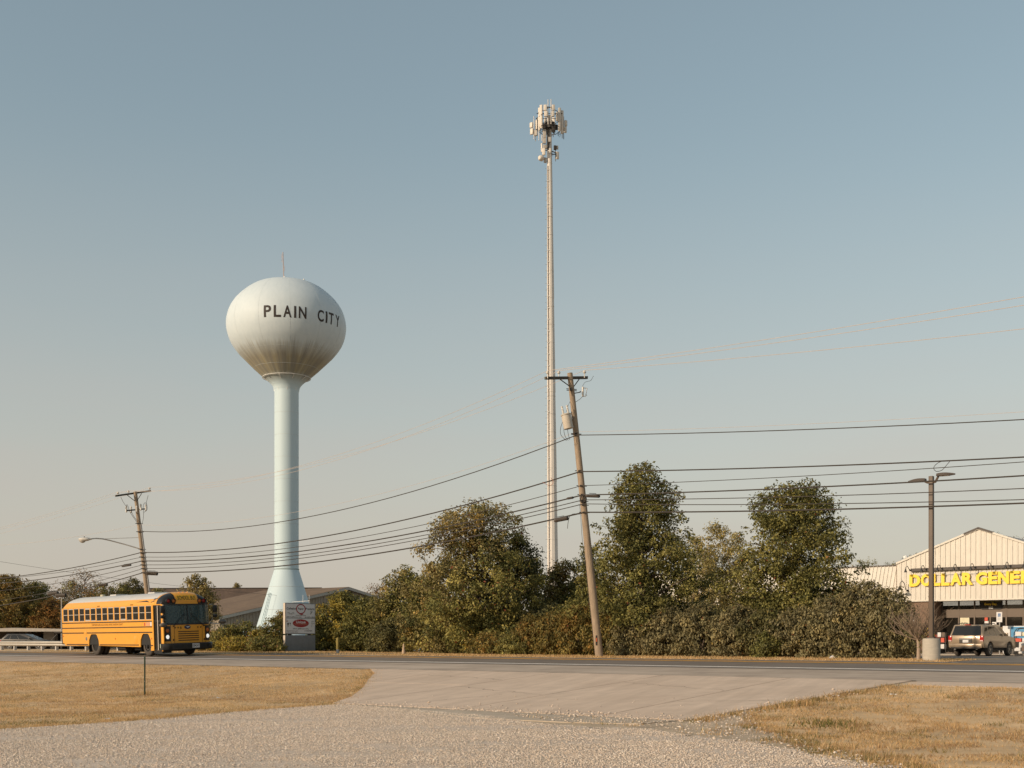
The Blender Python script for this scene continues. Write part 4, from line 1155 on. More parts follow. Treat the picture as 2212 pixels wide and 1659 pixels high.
# ------------------------------------------------------------------ school bus
M_BUS = mat('bus_yellow', (0.72, 0.325, 0.033), 0.38, var=0.04, scale=1.2, coat=0.25, col2=(0.69, 0.32, 0.045))
M_BROOF = mat('bus_roof_white', (0.52, 0.51, 0.485), 0.45, var=0.06, scale=1.0)
M_TRIM = mat('bus_black_trim', (0.016, 0.015, 0.014), 0.35, var=0.15)
M_RAIL = mat('rub_rail_black', (0.022, 0.018, 0.016), 0.55)
M_ALU = mat('window_aluminium', (0.50, 0.44, 0.38), 0.45, 0.2, var=0.05)
M_BGLASS = glass_mat('bus_side_glass', (0.012, 0.011, 0.009), 0.12)
M_WSCREEN = glass_mat('bus_windscreen', (0.085, 0.135, 0.14), 0.45)
M_CHROME = mat('bright_metal', (0.6, 0.58, 0.55), 0.2, 0.8, var=0.03)
M_RED = mat('red_lens', (0.30, 0.018, 0.016), 0.25, var=0.1)
M_AMB = mat('amber_lens', (0.42, 0.12, 0.02), 0.25, var=0.1)
M_PLATE = mat('plate_white', (0.62, 0.60, 0.58), 0.5)
M_TYRE = mat('tyre', (0.06, 0.05, 0.042), 0.85, var=0.25, scale=6, col2=(0.09, 0.075, 0.06))
M_SEATV = mat('seat_vinyl', (0.035, 0.028, 0.022), 0.6)

hd_ = R(44)
bp0 = at(355.8, HOR, 57.0)
lft = Vector((math.cos(hd_), math.sin(hd_), 0))
bc = bp0 + lft * 1.29
bus = thing('school_bus', 'yellow school bus with a white roof driving along the road', 'bus', (bc.x, bc.y, 0.032))
bus.rotation_euler = (R(1.9), 0, -(math.pi / 2 - hd_))
HW = 1.29
ZB, ZW0, ZW1, ZS, ZT = 0.50, 1.78, 2.47, 2.50, 3.10
XR, XF = -11.43, -0.30
def sec_y(z):                     # half width of the roof section at height z
    t = min(max((z - ZS) / (ZT - ZS), 0), 1)
    return HW * (1 - t ** 2.0) ** (1 / 2.6)
def sec(t):                       # t in 0..1 from near eave over the roof to far eave
    a = math.pi * (1 - t)
    c, s = math.cos(a), math.sin(a)
    return (HW * math.copysign(abs(c) ** (2 / 2.6), c), ZS + (ZT - ZS) * abs(s) ** 1.0)
NT = 28
def roof_pt(x, t, shrink=1.0):
    y, z = sec(t); return (x, y * (0.9 + 0.1 * shrink), ZS + (z - ZS) * shrink)
tw = 0.155                        # yellow cove up to here on both sides
def roof_strip(t0, t1, nm, mt):
    m = MB()
    xs = [XR, XR + 0.03, XR + 0.12, XR + 0.28, XR + 0.5, XR + 0.8] + list(np.linspace(XR + 1.2, XF - 0.55, 8))
    def shr(x):
        q = min(1.0, (x - XR) / 0.8); return math.sqrt(max(0.0, 1 - (1 - q) ** 2)) * 0.92 + 0.08
    m.grid(lambda u, v: roof_pt(xs[round(u * (len(xs) - 1))], t0 + (t1 - t0) * v, shr(xs[round(u * (len(xs) - 1))])), len(xs) - 1, max(4, int(NT * (t1 - t0))))
    return m.build(nm, mt, bus, smooth=True, angle=60)
roof_strip(tw, 1 - tw, 'roof', M_BROOF)
roof_strip(0.0, tw, 'roof_cove', M_BUS); roof_strip(1 - tw, 1.0, 'roof_cove', M_BUS)
# front cap: dome over the windscreen, black with a yellow centre
def cap_pt(t, v):
    y, z = sec(t); a = v * math.pi / 2
    return (XF - 0.55 + 0.75 * abs(math.sin(a)) ** 0.8 - 0.20 * abs(y / HW) ** 4 * v, y * (1 - 0.03 * v), ZS + (z - ZS) * max(math.cos(a), 0.0) ** 0.62)
t_in = 0.374
def cap(t0, t1, v0, v1, nm, mt, off=0.0):
    m = MB(); m.grid(lambda u, v: tuple(a + b for a, b in zip(cap_pt(t0 + (t1 - t0) * u, v0 + (v1 - v0) * v), (off, 0, off))), 14, 12)
    return m.build(nm, mt, bus, smooth=True, angle=60)
cap(0.0, t_in, 0.10, 1.0, 'front_cap', M_TRIM); cap(1 - t_in, 1.0, 0.10, 1.0, 'front_cap', M_TRIM)
cap(0.0, 1.0, 0.0, 0.10, 'cap_band', M_BUS, 0.0)
hdr = cap(t_in, 1 - t_in, 0.10, 1.0, 'header_panel', M_BUS, 0.012)
def cap_surf(co):                 # lettering laid on the header: x across, y up
    c_ = math.copysign(abs(co.x / HW) ** 1.3, co.x); t = 1 - math.acos(c_) / math.pi
    y, _ = sec(t)
    best = min(np.linspace(0.1, 1, 60), key=lambda v: abs(cap_pt(t, v)[2] - co.y))
    q = cap_pt(t, best); return Vector((q[0] + 0.024 + co.z, q[1], q[2] + 0.01))
m = MB(); m.grid(lambda u, v: tuple(cap_surf(Vector(((u - 0.5) * 1.06, 2.67 + 0.25 * v, -0.004)))), 16, 5); m.build('sign_field', mat('sign_yellow', (0.78, 0.40, 0.012), 0.4), hdr, smooth=True)
text_mesh('SCHOOL BUS', 0.98, 0.20, lambda co: cap_surf(Vector((co.x, co.y + 2.795, co.z))), 'lettering', M_TRIM, hdr, bold=0.006, depth=0.003, cuts=6)
for y in (-0.22, 0.0, 0.22):
    c_ = math.copysign(abs(y / HW) ** 1.3, y); q = cap_pt(1 - math.acos(c_) / math.pi, 0.30)
    MB().ball((q[0] + 0.02, q[1], q[2] + 0.015), (0.03, 0.05, 0.022), 8, 5).build('marker_light', mat('marker_amber', (0.5, 0.16, 0.04), 0.3, emit=((1.0, 0.35, 0.08), 0.4)), bus, smooth=True)
# warning lamps in hooded pods
for sgn in (-1, 1):
    for yy, mt_ in ((0.94, M_RED), (0.69, M_AMB)):
        y = yy * sgn
        c_ = math.copysign((yy / HW) ** 1.3, y); t_ = 1 - math.acos(c_) / math.pi
        xs_ = max(cap_pt(t_, v_)[0] for v_ in np.linspace(0.1, 1, 40) if abs(cap_pt(t_, v_)[2] - 2.655) < 0.05) - 0.02
        pod = MB(); pod.lathe([(0.118, -0.12), (0.122, 0.07), (0.105, 0.07), (0.10, 0.0)], 18, (xs_, y, 2.655), axis='x')
        pd = pod.build('warning_lamp', M_TRIM, bus, smooth=True)
        MB().lathe([(0.0, 0.055), (0.06, 0.045), (0.098, 0.015), (0.10, -0.01)], 18, (xs_, y, 2.655), axis='x').build('lens', mt_, pd, smooth=True)
# side walls
def arch(cx, w, top):
    return [(cx + w, ZB), (cx + w * 0.92, 0.80), (cx + w * 0.62, top - 0.06), (cx + w * 0.42, top), (cx - w * 0.42, top), (cx - w * 0.66, top - 0.08), (cx - w * 0.94, 0.80), (cx - w, ZB)]
WR, WF = -7.58, -1.87
for sgn in (-1, 1):
    y0, y1 = sgn * HW, sgn * (HW - 0.05)
    xe = -1.10 if sgn < 0 else XF
    poly = [(XR + 0.02, 1.0), (XR + 0.02, ZW0 - 0.06), (xe, ZW0 - 0.06), (xe, 0.28), (-1.36, 0.28)] + [(a, max(b, 0.28) if b > ZB else 0.45) for a, b in arch(WF, 0.55, 1.10)][0:] + arch(WR, 0.60, 1.10) + [(XR + 0.35, ZB), (XR + 0.2, 0.62), (XR + 0.04, 0.62)]
    if sgn > 0: poly = [(XR + 0.02, 1.0), (XR + 0.02, ZW0 - 0.06), (xe, ZW0 - 0.06), (xe, 0.45)] + arch(WF, 0.55, 1.10) + arch(WR, 0.60, 1.10) + [(XR + 0.35, ZB), (XR + 0.2, 0.62), (XR + 0.04, 0.62)]
    MB().prism(poly, 'y', y0, y1).build('side_panel', M_BUS, bus)
    # wheel housings behind the arches
    for cx, w in ((WR, 0.62), (WF, 0.57)):
        MB().b2((cx - w, sgn * (HW - 0.051), 0.55), (cx + w, sgn * 0.55, 1.14)).build('wheel_housing', M_BLACK, bus)
    # pillars, sill and header between the windows
    n_ = 15 if sgn < 0 else 16
    x0, x1 = -11.30, (-1.16 if sgn < 0 else -0.55)
    pitch = (x1 - x0) / n_
    pw = 0.105
    up_ = MB()
    up_.b2((XR + 0.02, y0, ZW0 - 0.058), (x1 + 0.06, y1, ZW0)); up_.b2((XR + 0.10, y0, ZW1), (x1 + 0.9 if sgn < 0 else XF, y1, ZS + 0.012))
    for k in range(n_ + 1):
        xc = x0 + pitch * k; up_.b2((xc - pw / 2, y0, ZW0 + 0.0005), (xc + pw / 2, y1, ZW1 - 0.0005))
    up_.b2((XR + 0.02, y0, ZW0), (x0 - pw / 2, y1, ZW1))
    up_.build('window_pillars', M_BUS, bus)
    for k in range(n_):
        a, b = x0 + pitch * k + pw / 2 + 0.002, x0 + pitch * (k + 1) - pw / 2 - 0.002
        drop = 0.05 if k in (4, 10) else (0.02 if k in (1, 5, 8) else 0.0)
        yo, yi = sgn * (HW - 0.008), sgn * (HW - 0.045)
        fm = MB(); fw = 0.022
        fm.b2((a, yo, ZW0 + 0.003), (a + fw, yi, ZW1 - 0.003)); fm.b2((b - fw, yo, ZW0 + 0.003), (b, yi, ZW1 - 0.003))
        fm.b2((a + fw, yo, ZW0 + 0.003), (b - fw, yi, ZW0 + 0.028 + drop)); fm.b2((a + fw, yo, ZW1 - 0.028 - drop), (b - fw, yi, ZW1 - 0.003))
        zm = (ZW0 + ZW1) / 2 + 0.01; fm.b2((a + fw, yo, zm - 0.014), (b - fw, yi, zm + 0.014))
        f_ = fm.build('window', M_ALU, bus)
        for za, zb_ in ((ZW0 + 0.028 + drop, zm - 0.014), (zm + 0.014, ZW1 - 0.028 - drop)):
            MB().b2((a + fw, sgn * (HW - 0.022), za), (b - fw, sgn * (HW - 0.03), zb_)).build('pane', M_BGLASS, f_)
    # rub rails
    xe2 = -1.16 if sgn < 0 else XF - 0.1
    for a, b, z, h in ((XR + 0.03, xe2, 1.705, 0.045), (XR + 0.03, xe2, 1.435, 0.045), (XR + 0.06, -8.75, 1.17, 0.05), (-8.35, xe2, 1.17, 0.05), (XR + 0.55, WR - 0.72, 0.56, 0.045), (WR + 0.72, WF - 0.72, 0.55, 0.045), (-1.33, -1.13, 0.53, 0.045)):
        MB().b2((a, y0 + sgn * 0.022, z - h / 2), (b, y0 + sgn * 0.001, z + h / 2)).build('rub_rail', M_RAIL, bus)
# rear wall
MB().grid(lambda u, v: (XR + 0.03, (-1 + 2 * u) * (HW - 0.05), 0.62 + (ZS - 0.4 + 0.2 - 0.62) * v), 2, 2).build('rear_wall', M_BUS, bus)
MB().b2((XR + 0.0, -HW + 0.02, 0.62), (XR + 0.04, HW - 0.02, ZS - 0.02)).build('rear_wall', M_BUS, bus)
MB().b2((XR - 0.12, -HW + 0.01, 0.55), (XR + 0.12, HW - 0.01, 0.90)).build('rear_bumper', M_TRIM, bus, bevel=0.03)
# entrance door (near side)
yd = -HW
dm = MB(); dm.b2((-1.16, yd + 0.012, 0.22), (-1.04, yd + 0.06, 2.47)); 
MB().b2((-1.10, yd - 0.0, 0.28), (-1.035, yd + 0.05, 2.47)).build('door_post', M_BUS, bus)
MB().prism([(-0.26, 0.26), (-0.26, 2.50), (-0.13, 2.50), (-0.05, 1.5), (-0.05, 0.45), (-0.16, 0.26)], 'y', yd, yd + 0.05).build('door_post', M_BUS, bus)
door = MB()
for a, b in ((-1.03, -1.0), (-0.665, -0.635), (-0.295, -0.265)): door.b2((a, yd + 0.03, 0.30), (b, yd + 0.07, 2.46))
for za, zb_ in ((0.30, 0.36), (1.66, 1.76), (2.40, 2.46)): door.b2((-1.0, yd + 0.034, za), (-0.295, yd + 0.066, zb_))
dr_ = door.build('entrance_door', M_TRIM, bus)
MB().b2((-0.665, yd + 0.015, 0.30), (-0.60, yd + 0.029, 2.45)).build('door_seal', M_ALU, dr_)
for a, b in ((-1.0, -0.665), (-0.635, -0.295)):
    for za, zb_ in ((0.36, 1.66), (1.76, 2.40)): MB().b2((a, yd + 0.045, za), (b, yd + 0.052, zb_)).build('pane', M_BGLASS, dr_)
MB().b2((-0.50, yd + 0.036, 0.40), (-0.30, yd + 0.042, 0.60)).build('door_notice', mat('notice_green', (0.45, 0.50, 0.38), 0.6), dr_)
MB().b2((-1.1, yd + 0.02, 0.16), (-0.24, yd + 0.5, 0.28)).build('step', M_TRIM, bus)
# front wall
def fx(y, z):
    q = abs(y) / HW
    rake = 0.0 if z < 1.5 else (z - 1.5) * 0.10
    return 0.0 - 0.05 * q ** 2 - 0.24 * q ** 7 - rake
def front(y0, y1, z0, z1, nm, mt, off=0.0, parent=None, ny=24, nz=6):
    m = MB(); m.grid(lambda u, v: (fx(y0 + (y1 - y0) * u, z0 + (z1 - z0) * v) + off, y0 + (y1 - y0) * u, z0 + (z1 - z0) * v), ny, nz)
    return m.build(nm, mt, parent or bus, smooth=True, angle=60)
front(-HW, HW, 0.45, 1.53, 'front_panel', M_BUS, nz=4)
ws = front(-HW + 0.05, HW - 0.05, 1.56, 2.485, 'windscreen', M_WSCREEN, -0.02)
front(-HW + 0.01, HW - 0.01, 1.50, 1.575, 'windscreen_gasket', M_TRIM, 0.012, nz=2)
front(-0.03, 0.03, 1.57, 2.49, 'windscreen_post', M_TRIM, 0.004, ny=2)
front(-HW, -HW + 0.09, 1.50, 2.51, 'corner_post', M_TRIM, 0.004, ny=6); front(HW - 0.09, HW, 1.50, 2.51, 'corner_post', M_TRIM, 0.004, ny=6)
front(-HW + 0.02, HW - 0.02, 2.455, 2.53, 'windscreen_gasket', M_TRIM, 0.0, nz=2)
# lamp clusters
for sgn in (-1, 1):
    lp = front(sgn * 1.245, sgn * 0.93, 0.72, 1.45, 'lamp_panel', M_TRIM, 0.014, ny=8)
    for z, r_, mt_, nm in ((1.23, 0.10, M_AMB, 'turn_signal'), (0.93, 0.105, mat('headlight_lens', (0.8, 0.8, 0.78), 0.1, emit=((1, 0.97, 0.9), 0.45)), 'headlight')):
        yy = sgn * 1.06; x = fx(yy, z) + 0.02
        o_ = MB().lathe([(0.135, -0.03), (0.14, 0.015), (r_, 0.02), (r_ - 0.01, 0.0)], 20, (x, yy, z), axis='x').build(nm, M_TRIM, lp, smooth=True)
        MB().lathe([(0, 0.035), (r_ * 0.6, 0.028), (r_ - 0.004, 0.008)], 18, (x, yy, z), axis='x').build('lens', mt_, bus, smooth=True)
# grille slats, hood lines, number, emblem
gp_ = front(-0.72, 0.72, 0.63, 1.24, 'grille_panel', M_BUS, 0.012, nz=2)
for k in range(5):
    z = 0.73 + 0.105 * k; front(-0.55, 0.55, z, z + 0.042, 'grille_slat', M_TRIM, 0.022, ny=10, nz=1)
for y in (-0.92, -0.74, 0.74, 0.92): front(y - 0.006, y + 0.006, 0.62, 1.5, 'panel_gap', M_TRIM, 0.016, ny=1, nz=2)
def fsurf(co): return Vector((fx(co.x, co.y) + 0.016 + co.z, co.x, co.y))
text_mesh('6', 0.075, 0.14, lambda co: fsurf(Vector((co.x - 0.40, co.y + 1.375, co.z))), 'lettering', M_TRIM, bus, depth=0.003)
def oval(cy, cz_, ry, rz, nm, mt_, off, par=None):
    n = 28; m = MB(); vs = [fsurf(Vector((cy + ry * math.cos(2 * math.pi * k / n), cz_ + rz * math.sin(2 * math.pi * k / n), off))) for k in range(n)]
    m.add(vs, [tuple(range(n))]); return m.build(nm, mt_, par or bus)
em = oval(-0.06, 1.385, 0.165, 0.095, 'emblem', mat('emblem_blue', (0.012, 0.03, 0.07), 0.3), 0.006)
MB().add([fsurf(Vector((a - 0.06, b + 1.385, 0.012))) for a, b in ((-0.12, 0.012), (-0.02, 0.035), (0.06, 0.03), (0.13, 0.045), (0.09, 0.0), (0.02, -0.03), (-0.05, -0.032), (0.01, -0.005), (-0.04, 0.008))], [tuple(range(9))]).build('emblem_bird', M_PLATE, em)
for y in (-0.70, -0.55, 0.50, 0.66): MB().box(fsurf(Vector((y, 1.37, 0.012))), (0.03, 0.035, 0.07)).build('hood_latch', M_TRIM, bus)
for y in (-0.80, 0.86): MB().box(fsurf(Vector((y, 0.78, 0.012))), (0.03, 0.035, 0.09)).build('hood_latch', M_TRIM, bus)
# bumper
bm_ = MB(); N_ = 20
for zlo, zhi, x_ in ((0.30, 0.62, 0.17),):
    vs = []
    for i in range(N_ + 1):
        y = -HW - 0.03 + (2 * HW + 0.06) * i / N_; q = abs(y) / (HW + 0.03)
        xo = 0.20 - 0.05 * q ** 2 - 0.22 * q ** 10
        vs += [(xo - 0.25, y, zlo), (xo - 0.03, y, zlo), (xo, y, zlo + 0.04), (xo, y, zhi - 0.05), (xo - 0.04, y, zhi), (xo - 0.25, y, zhi)]
    fs = [(i * 6 + j, i * 6 + (j + 1) % 6, (i + 1) * 6 + (j + 1) % 6, (i + 1) * 6 + j) for i in range(N_) for j in range(6)] + [tuple(range(6)), tuple(range(N_ * 6, N_ * 6 + 6))]
    bm_.add(vs, fs)
bmp = bm_.build('front_bumper', M_TRIM, bus, smooth=True)
for y0, y1 in ((-0.85, -0.35), (-0.2, 0.0), (0.55, 0.85), (0.95, 1.08)): MB().b2((0.19, y0, 0.42), (0.202, y1, 0.52)).build('bumper_slot', M_BLACK, bmp)
pl_ = MB().b2((0.203, 0.08, 0.38), (0.212, 0.46, 0.58)).build('licence_plate', M_PLATE, bmp)
text_mesh('004247', 0.34, 0.13, frame((0.213, 0.27, 0.48), (0, 1, 0), (0, 0, 1)), 'lettering', M_TRIM, bmp, bold=0.005, depth=0.002)
# wipers and mirrors
def wiper(y0, y1, z1):
    m = MB(); a = fsurf(Vector((y0, 1.44, 0.03))); b = fsurf(Vector((y1, z1, 0.05))); m.tube([a, b], 0.016, 4)
    m.box(a, (0.04, 0.06, 0.06)); c = fsurf(Vector((y1 - 0.02, z1 - 0.32, 0.03))); e = fsurf(Vector((y1 + 0.02, min(z1 + 0.38, 2.42), 0.03))); m.tube([c, e], 0.012, 4)
    m.build('wiper', M_TRIM, bus)
wiper(-0.78, -0.16, 2.05); wiper(0.84, 0.16, 2.02)
for sgn in (-1, 1):
    mr = MB(); y = sgn * (HW + 0.05)
    mr.tube([(-0.2, sgn * (HW - 0.05), 2.45), (0.05, y, 2.48), (0.07, y + sgn * 0.03, 1.9), (-0.12, sgn * (HW - 0.02), 1.62)], 0.02, 5)
    if sgn > 0: mr.tube([(-0.15, HW - 0.03, 1.55), (0.12, HW + 0.28, 1.50), (0.2, HW + 0.42, 1.58)], 0.022, 5)
    else: mr.tube([(-0.25, -HW + 0.03, 1.62), (0.1, -HW - 0.06, 1.6), (0.16, -HW - 0.05, 1.52)], 0.018, 5)
    arm_ = mr.build('mirror_arm', M_CHROME if sgn > 0 else M_ALU, bus, smooth=True)
    yo = HW + 0.14 if sgn > 0 else HW + 0.06
    for z, h, w in ((2.25, 0.36, 0.22), (1.90, 0.16, 0.22)):
        MB().box((0.05, sgn * yo, z), (0.09, w, h)).build('side_mirror', M_TRIM, arm_, bevel=0.025)
    xx, yy, zz = (0.14, -HW - 0.10, 1.50) if sgn < 0 else (0.2, HW + 0.46, 1.60)
    MB().ball((xx, yy, zz), (0.15, 0.20, 0.105), 16, 10).build('crossview_mirror', mat('mirror_back', (0.10, 0.085, 0.07), 0.4), arm_, smooth=True)
# wheels
def wheel(root, x, y, r_, w, nm='wheel', rim_r=0.29, outward=-1, rimm=None, par=None):
    o_ = MB().lathe([(rim_r, -w / 2), (r_ * 0.88, -w / 2), (r_ * 0.97, -w / 2 + 0.03), (r_, -w / 2 + 0.07), (r_, w / 2 - 0.07), (r_ * 0.97, w / 2 - 0.03), (r_ * 0.88, w / 2), (rim_r, w / 2), (rim_r - 0.01, 0), (rim_r, -w / 2)], 32, axis='y', cap=False).build(nm, M_TYRE, root, smooth=True, angle=50)
    o_.location = (x, y, r_)
    return o_
M_RIM = mat('dark_rim', (0.018, 0.016, 0.015), 0.5, 0.2)
def bus_wheel(x, y, sgn, front_):
    w_ = wheel(bus, x, y, 0.505, 0.27)
    s = sgn
    if front_: pr = [(0.285, 0.09), (0.27, 0.07), (0.24, 0.05), (0.16, 0.10), (0.11, 0.14), (0.09, 0.20), (0, 0.21)]
    else: pr = [(0.285, 0.10), (0.26, 0.02), (0.22, -0.06), (0.13, -0.07), (0.11, 0.03), (0.08, 0.04), (0, 0.045)]
    MB().lathe([(a, b * s) for a, b in pr], 24, axis='y').build('rim', M_RIM, w_, smooth=True)
    lug = MB()
    for k in range(10):
        a = 2 * math.pi * k / 10; rr_ = 0.185; lug.lathe([(0.016, (0.09 if front_ else -0.05) * s), (0.016, (0.12 if front_ else -0.02) * s)], 6, (rr_ * math.cos(a), 0, rr_ * math.sin(a)), axis='y')
    lug.build('wheel_nuts', M_STEEL, w_)
for sgn in (-1, 1):
    bus_wheel(WF, sgn * 1.05, sgn, True); bus_wheel(WR, sgn * 1.07, sgn, False)
    iw = wheel(bus, WR, sgn * 0.73, 0.505, 0.26, nm='wheel')
    MB().b2((WR - 0.80, sgn * 0.65, 0.16), (WR - 0.78, sgn * 1.2, 0.7)).build('mud_flap', M_BLACK, bus)
    MB().b2((WF - 0.78, sgn * 0.85, 0.2), (WF - 0.76, sgn * 1.15, 0.6)).build('mud_flap', M_BLACK, bus)
# chassis, floor, tank
ch = MB(); ch.b2((XR + 0.3, -0.55, 0.45), (-0.2, 0.55, 0.62)); ch.b2((XR + 0.1, -HW + 0.06, 0.62), (-0.3, HW - 0.06, 0.70)); ch.tube([(WF, -0.9, 0.5), (WF, 0.9, 0.5)], 0.08, 8); ch.tube([(WR, -0.9, 0.5), (WR, 0.9, 0.5)], 0.13, 8)
ch.tube([(-5.3, -0.95, 0.42), (-4.4, -0.95, 0.42)], 0.17, 12); ch.b2((-3.8, -0.9, 0.28), (-3.2, -0.5, 0.6)); ch.b2((-1.4, -0.5, 0.24), (-0.3, 0.4, 0.46))
ch.build('chassis', M_BLACK, bus)
# seats and dash seen through the glass
st = MB()
for k in range(12):
    x = -10.9 + 0.8 * k
    for y in (-0.75, 0.75): st.b2((x, y - 0.42, 0.75), (x + 0.12, y + 0.42, 1.95))
st.build('seat_rows', M_SEATV, bus)
MB().b2((-0.75, -0.2, 0.75), (-0.28, 1.05, 1.52)).build('dashboard', mat('dash_grey', (0.05, 0.05, 0.05), 0.7), bus)
MB().b2((-1.75, 0.35, 0.75), (-1.6, 0.85, 1.95)).build('driver_seat', M_SEATV, bus)
MB().tube([(-0.78 + 0.09 * math.sin(2 * math.pi * k / 20), 0.6 + 0.23 * math.cos(2 * math.pi * k / 20), 1.62 + 0.2 * math.sin(2 * math.pi * k / 20)) for k in range(21)], 0.018, 5, cap=False).build('steering_wheel', M_TRIM, bus)
MB().grid(lambda u, v: (-11.2 + 10.6 * u, -1.15 + 2.3 * v, 2.46), 1, 1).build('ceiling_lining', mat('lining', (0.06, 0.055, 0.05), 0.8), bus)
MB().b2((-1.95, -1.15, 0.72), (-1.90, 0.2, 1.75)).build('modesty_panel', M_SEATV, bus)
# small side details
yn = -HW
text_mesh('JONATHAN ALDER LOCAL SCHOOL DISTRICT MADISON COUNTY', 3.55, 0.135, frame((-6.0, yn - 0.001, 1.565), (1, 0, 0), (0, 0, 1)), 'lettering', mat('faded_lettering', (0.20, 0.085, 0.015), 0.6), bus, bold=0.002, depth=0.003)
MB().lathe([(0, -0.02), (0.035, -0.018), (0.05, 0)], 14, (-2.25, yn, 1.57), axis='y').build('side_marker', mat('marker_amber', (0.5, 0.16, 0.04), 0.3), bus, smooth=True)
sk = MB().b2((-1.78, yn - 0.004, 1.48), (-1.30, yn + 0.001, 1.66)).build('service_sticker', mat('sticker_pink', (0.58, 0.28, 0.14), 0.6), bus)
MB().b2((-1.34, yn - 0.007, 1.475), (-1.20, yn + 0.001, 1.675)).build('service_sticker', M_PLATE, bus)
MB().b2((-1.97, yn - 0.004, 1.48), (-1.87, yn + 0.001, 1.64)).build('service_sticker', mat('sticker_red', (0.45, 0.05, 0.05), 0.6), bus)
for x, z in ((-11.3, 1.0), (-5.1, 0.86), (-1.24, 0.86)): MB().b2((x - 0.03, yn - 0.012, z - 0.04), (x + 0.03, yn + 0.001, z + 0.04)).build('reflector', mat('reflector_orange', (0.5, 0.08, 0.02), 0.4), bus)
MB().lathe([(0, -0.012), (0.085, -0.01), (0.1, 0)], 18, (-8.45, yn, 0.86), axis='y').build('filler_cap', mat('grey_cap', (0.16, 0.15, 0.145), 0.6), bus)
for x0_, x1_, z0_, z1_ in ((-8.62, -8.40, 1.08, 1.30), (-3.05, -2.75, 0.62, 1.0)):
    hb_ = MB().b2((x0_, yn - 0.006, z0_), (x1_, yn + 0.001, z1_)).build('access_hatch', M_BUS, bus, bevel=0.004)
def wing_side(co): return Vector((co.x, -sec_y(co.y) - 0.006, co.y))
def wing(pts):
    m = MB(); q = [wing_side(Vector((a, b, 0))) for a, b in pts]; m.add(q, [tuple(range(len(q)))]); m.build('wing_emblem', M_TRIM, bus)
wing([(-2.85, 2.655), (-1.75, 2.72), (-1.35, 2.62), (-1.9, 2.655)])
wing([(-0.98 - 0.05, 2.80), (-0.72, 2.82), (-0.92, 2.66), (-1.22, 2.61), (-1.30, 2.635), (-1.10, 2.66), (-0.96, 2.74), (-1.16, 2.765)])
for x in (-6.9, -3.2): text_mesh('EXIT', 0.3, 0.06, frame((x, yn - 0.001, 2.54), (1, 0, 0), (0, 0, 1)), 'lettering', mat('faded_lettering', (0.2, 0.085, 0.015)), bus, depth=0.006)
for x, w in ((-10.0, 0.10), ):
    MB().lathe([(0.13, ZT - 0.03), (0.13, ZT + 0.09), (0.0, ZT + 0.10)], 14, (-8.9, -0.1, 0)).build('roof_vent', mat('vent_cream', (0.55, 0.50, 0.36), 0.6), bus)
for x in (-7.2, -3.0): MB().box((x, 0, ZT + 0.02), (0.7, 0.7, 0.07)).build('roof_hatch', M_BROOF, bus, bevel=0.02)

# the driver: one continuous figure seated behind the wheel
def skin_figure(name, verts, edges, radii, mt_, parent=None, sub=2):
    me = bpy.data.meshes.new(name); me.from_pydata(verts, edges, [])
    o_ = link(name, me, None, parent)
    o_.modifiers.new('skin', 'SKIN'); s_ = o_.modifiers.new('sub', 'SUBSURF'); s_.levels = s_.render_levels = sub
    for v_, r_ in zip(me.skin_vertices[0].data, radii): v_.radius = (r_, r_)
    me.skin_vertices[0].data[0].use_root = True
    bpy.context.view_layer.update()
    me2 = bpy.data.meshes.new_from_object(o_.evaluated_get(bpy.context.evaluated_depsgraph_get()))
    bpy.data.objects.remove(o_)
    me2.name = name; me2.polygons.foreach_set('use_smooth', [True] * len(me2.polygons))
    return link(name, me2, mt_, parent)
drv = thing('person', 'bus driver in a teal shirt with hands on the steering wheel', 'person')
drv.matrix_world = bus.matrix_basis.copy() @ Matrix.Translation((-1.42, 0.6, 1.12))
M_SKIN = mat('skin', (0.48, 0.27, 0.18), 0.55, var=0.05); M_SHIRT = mat('teal_shirt', (0.10, 0.20, 0.20), 0.8)
V_ = [(0, 0, 0), (0.02, 0, 0.25), (0.03, 0, 0.46), (0.04, 0, 0.58), (0.05, 0, 0.66), (0.06, 0, 0.76), (0.05, 0, 0.84),
      (0.03, 0.19, 0.48), (0.2, 0.24, 0.28), (0.52, 0.17, 0.44), (0.60, 0.16, 0.50), (0.03, -0.19, 0.48), (0.2, -0.24, 0.28), (0.52, -0.17, 0.44), (0.60, -0.16, 0.50),
      (0.05, 0.1, -0.02), (0.42, 0.12, 0.0), (0.48, 0.12, -0.36), (0.05, -0.1, -0.02), (0.42, -0.12, 0.0), (0.48, -0.12, -0.36)]
E_ = [(0, 1), (1, 2), (2, 3), (3, 4), (4, 5), (5, 6), (2, 7), (7, 8), (8, 9), (9, 10), (2, 11), (11, 12), (12, 13), (13, 14), (0, 15), (15, 16), (16, 17), (0, 18), (18, 19), (19, 20)]
R_ = [0.16, 0.15, 0.14, 0.06, 0.08, 0.10, 0.07, 0.075, 0.05, 0.038, 0.045, 0.075, 0.05, 0.038, 0.045, 0.09, 0.075, 0.055, 0.09, 0.075, 0.055]
body = skin_figure('body', V_, E_, R_, M_SHIRT, drv)
body.data.materials.append(M_SKIN)
for p_ in body.data.polygons:
    c_ = p_.center
    if c_.z > 0.56 or c_.x > 0.40 and c_.z > 0.3: p_.material_index = 1
MB().ball((0.03, 0, 0.84), (0.115, 0.105, 0.10), 14, 8).build('hair', mat('grey_hair', (0.12, 0.10, 0.085), 0.8), drv, smooth=True)
fc_ = MB(); fc_.tube([(0.15, 0, 0.74), (0.185, 0, 0.715), (0.15, 0, 0.70)], [0.012, 0.018, 0.012], 6)
fc_.build('nose', M_SKIN, drv, smooth=True)
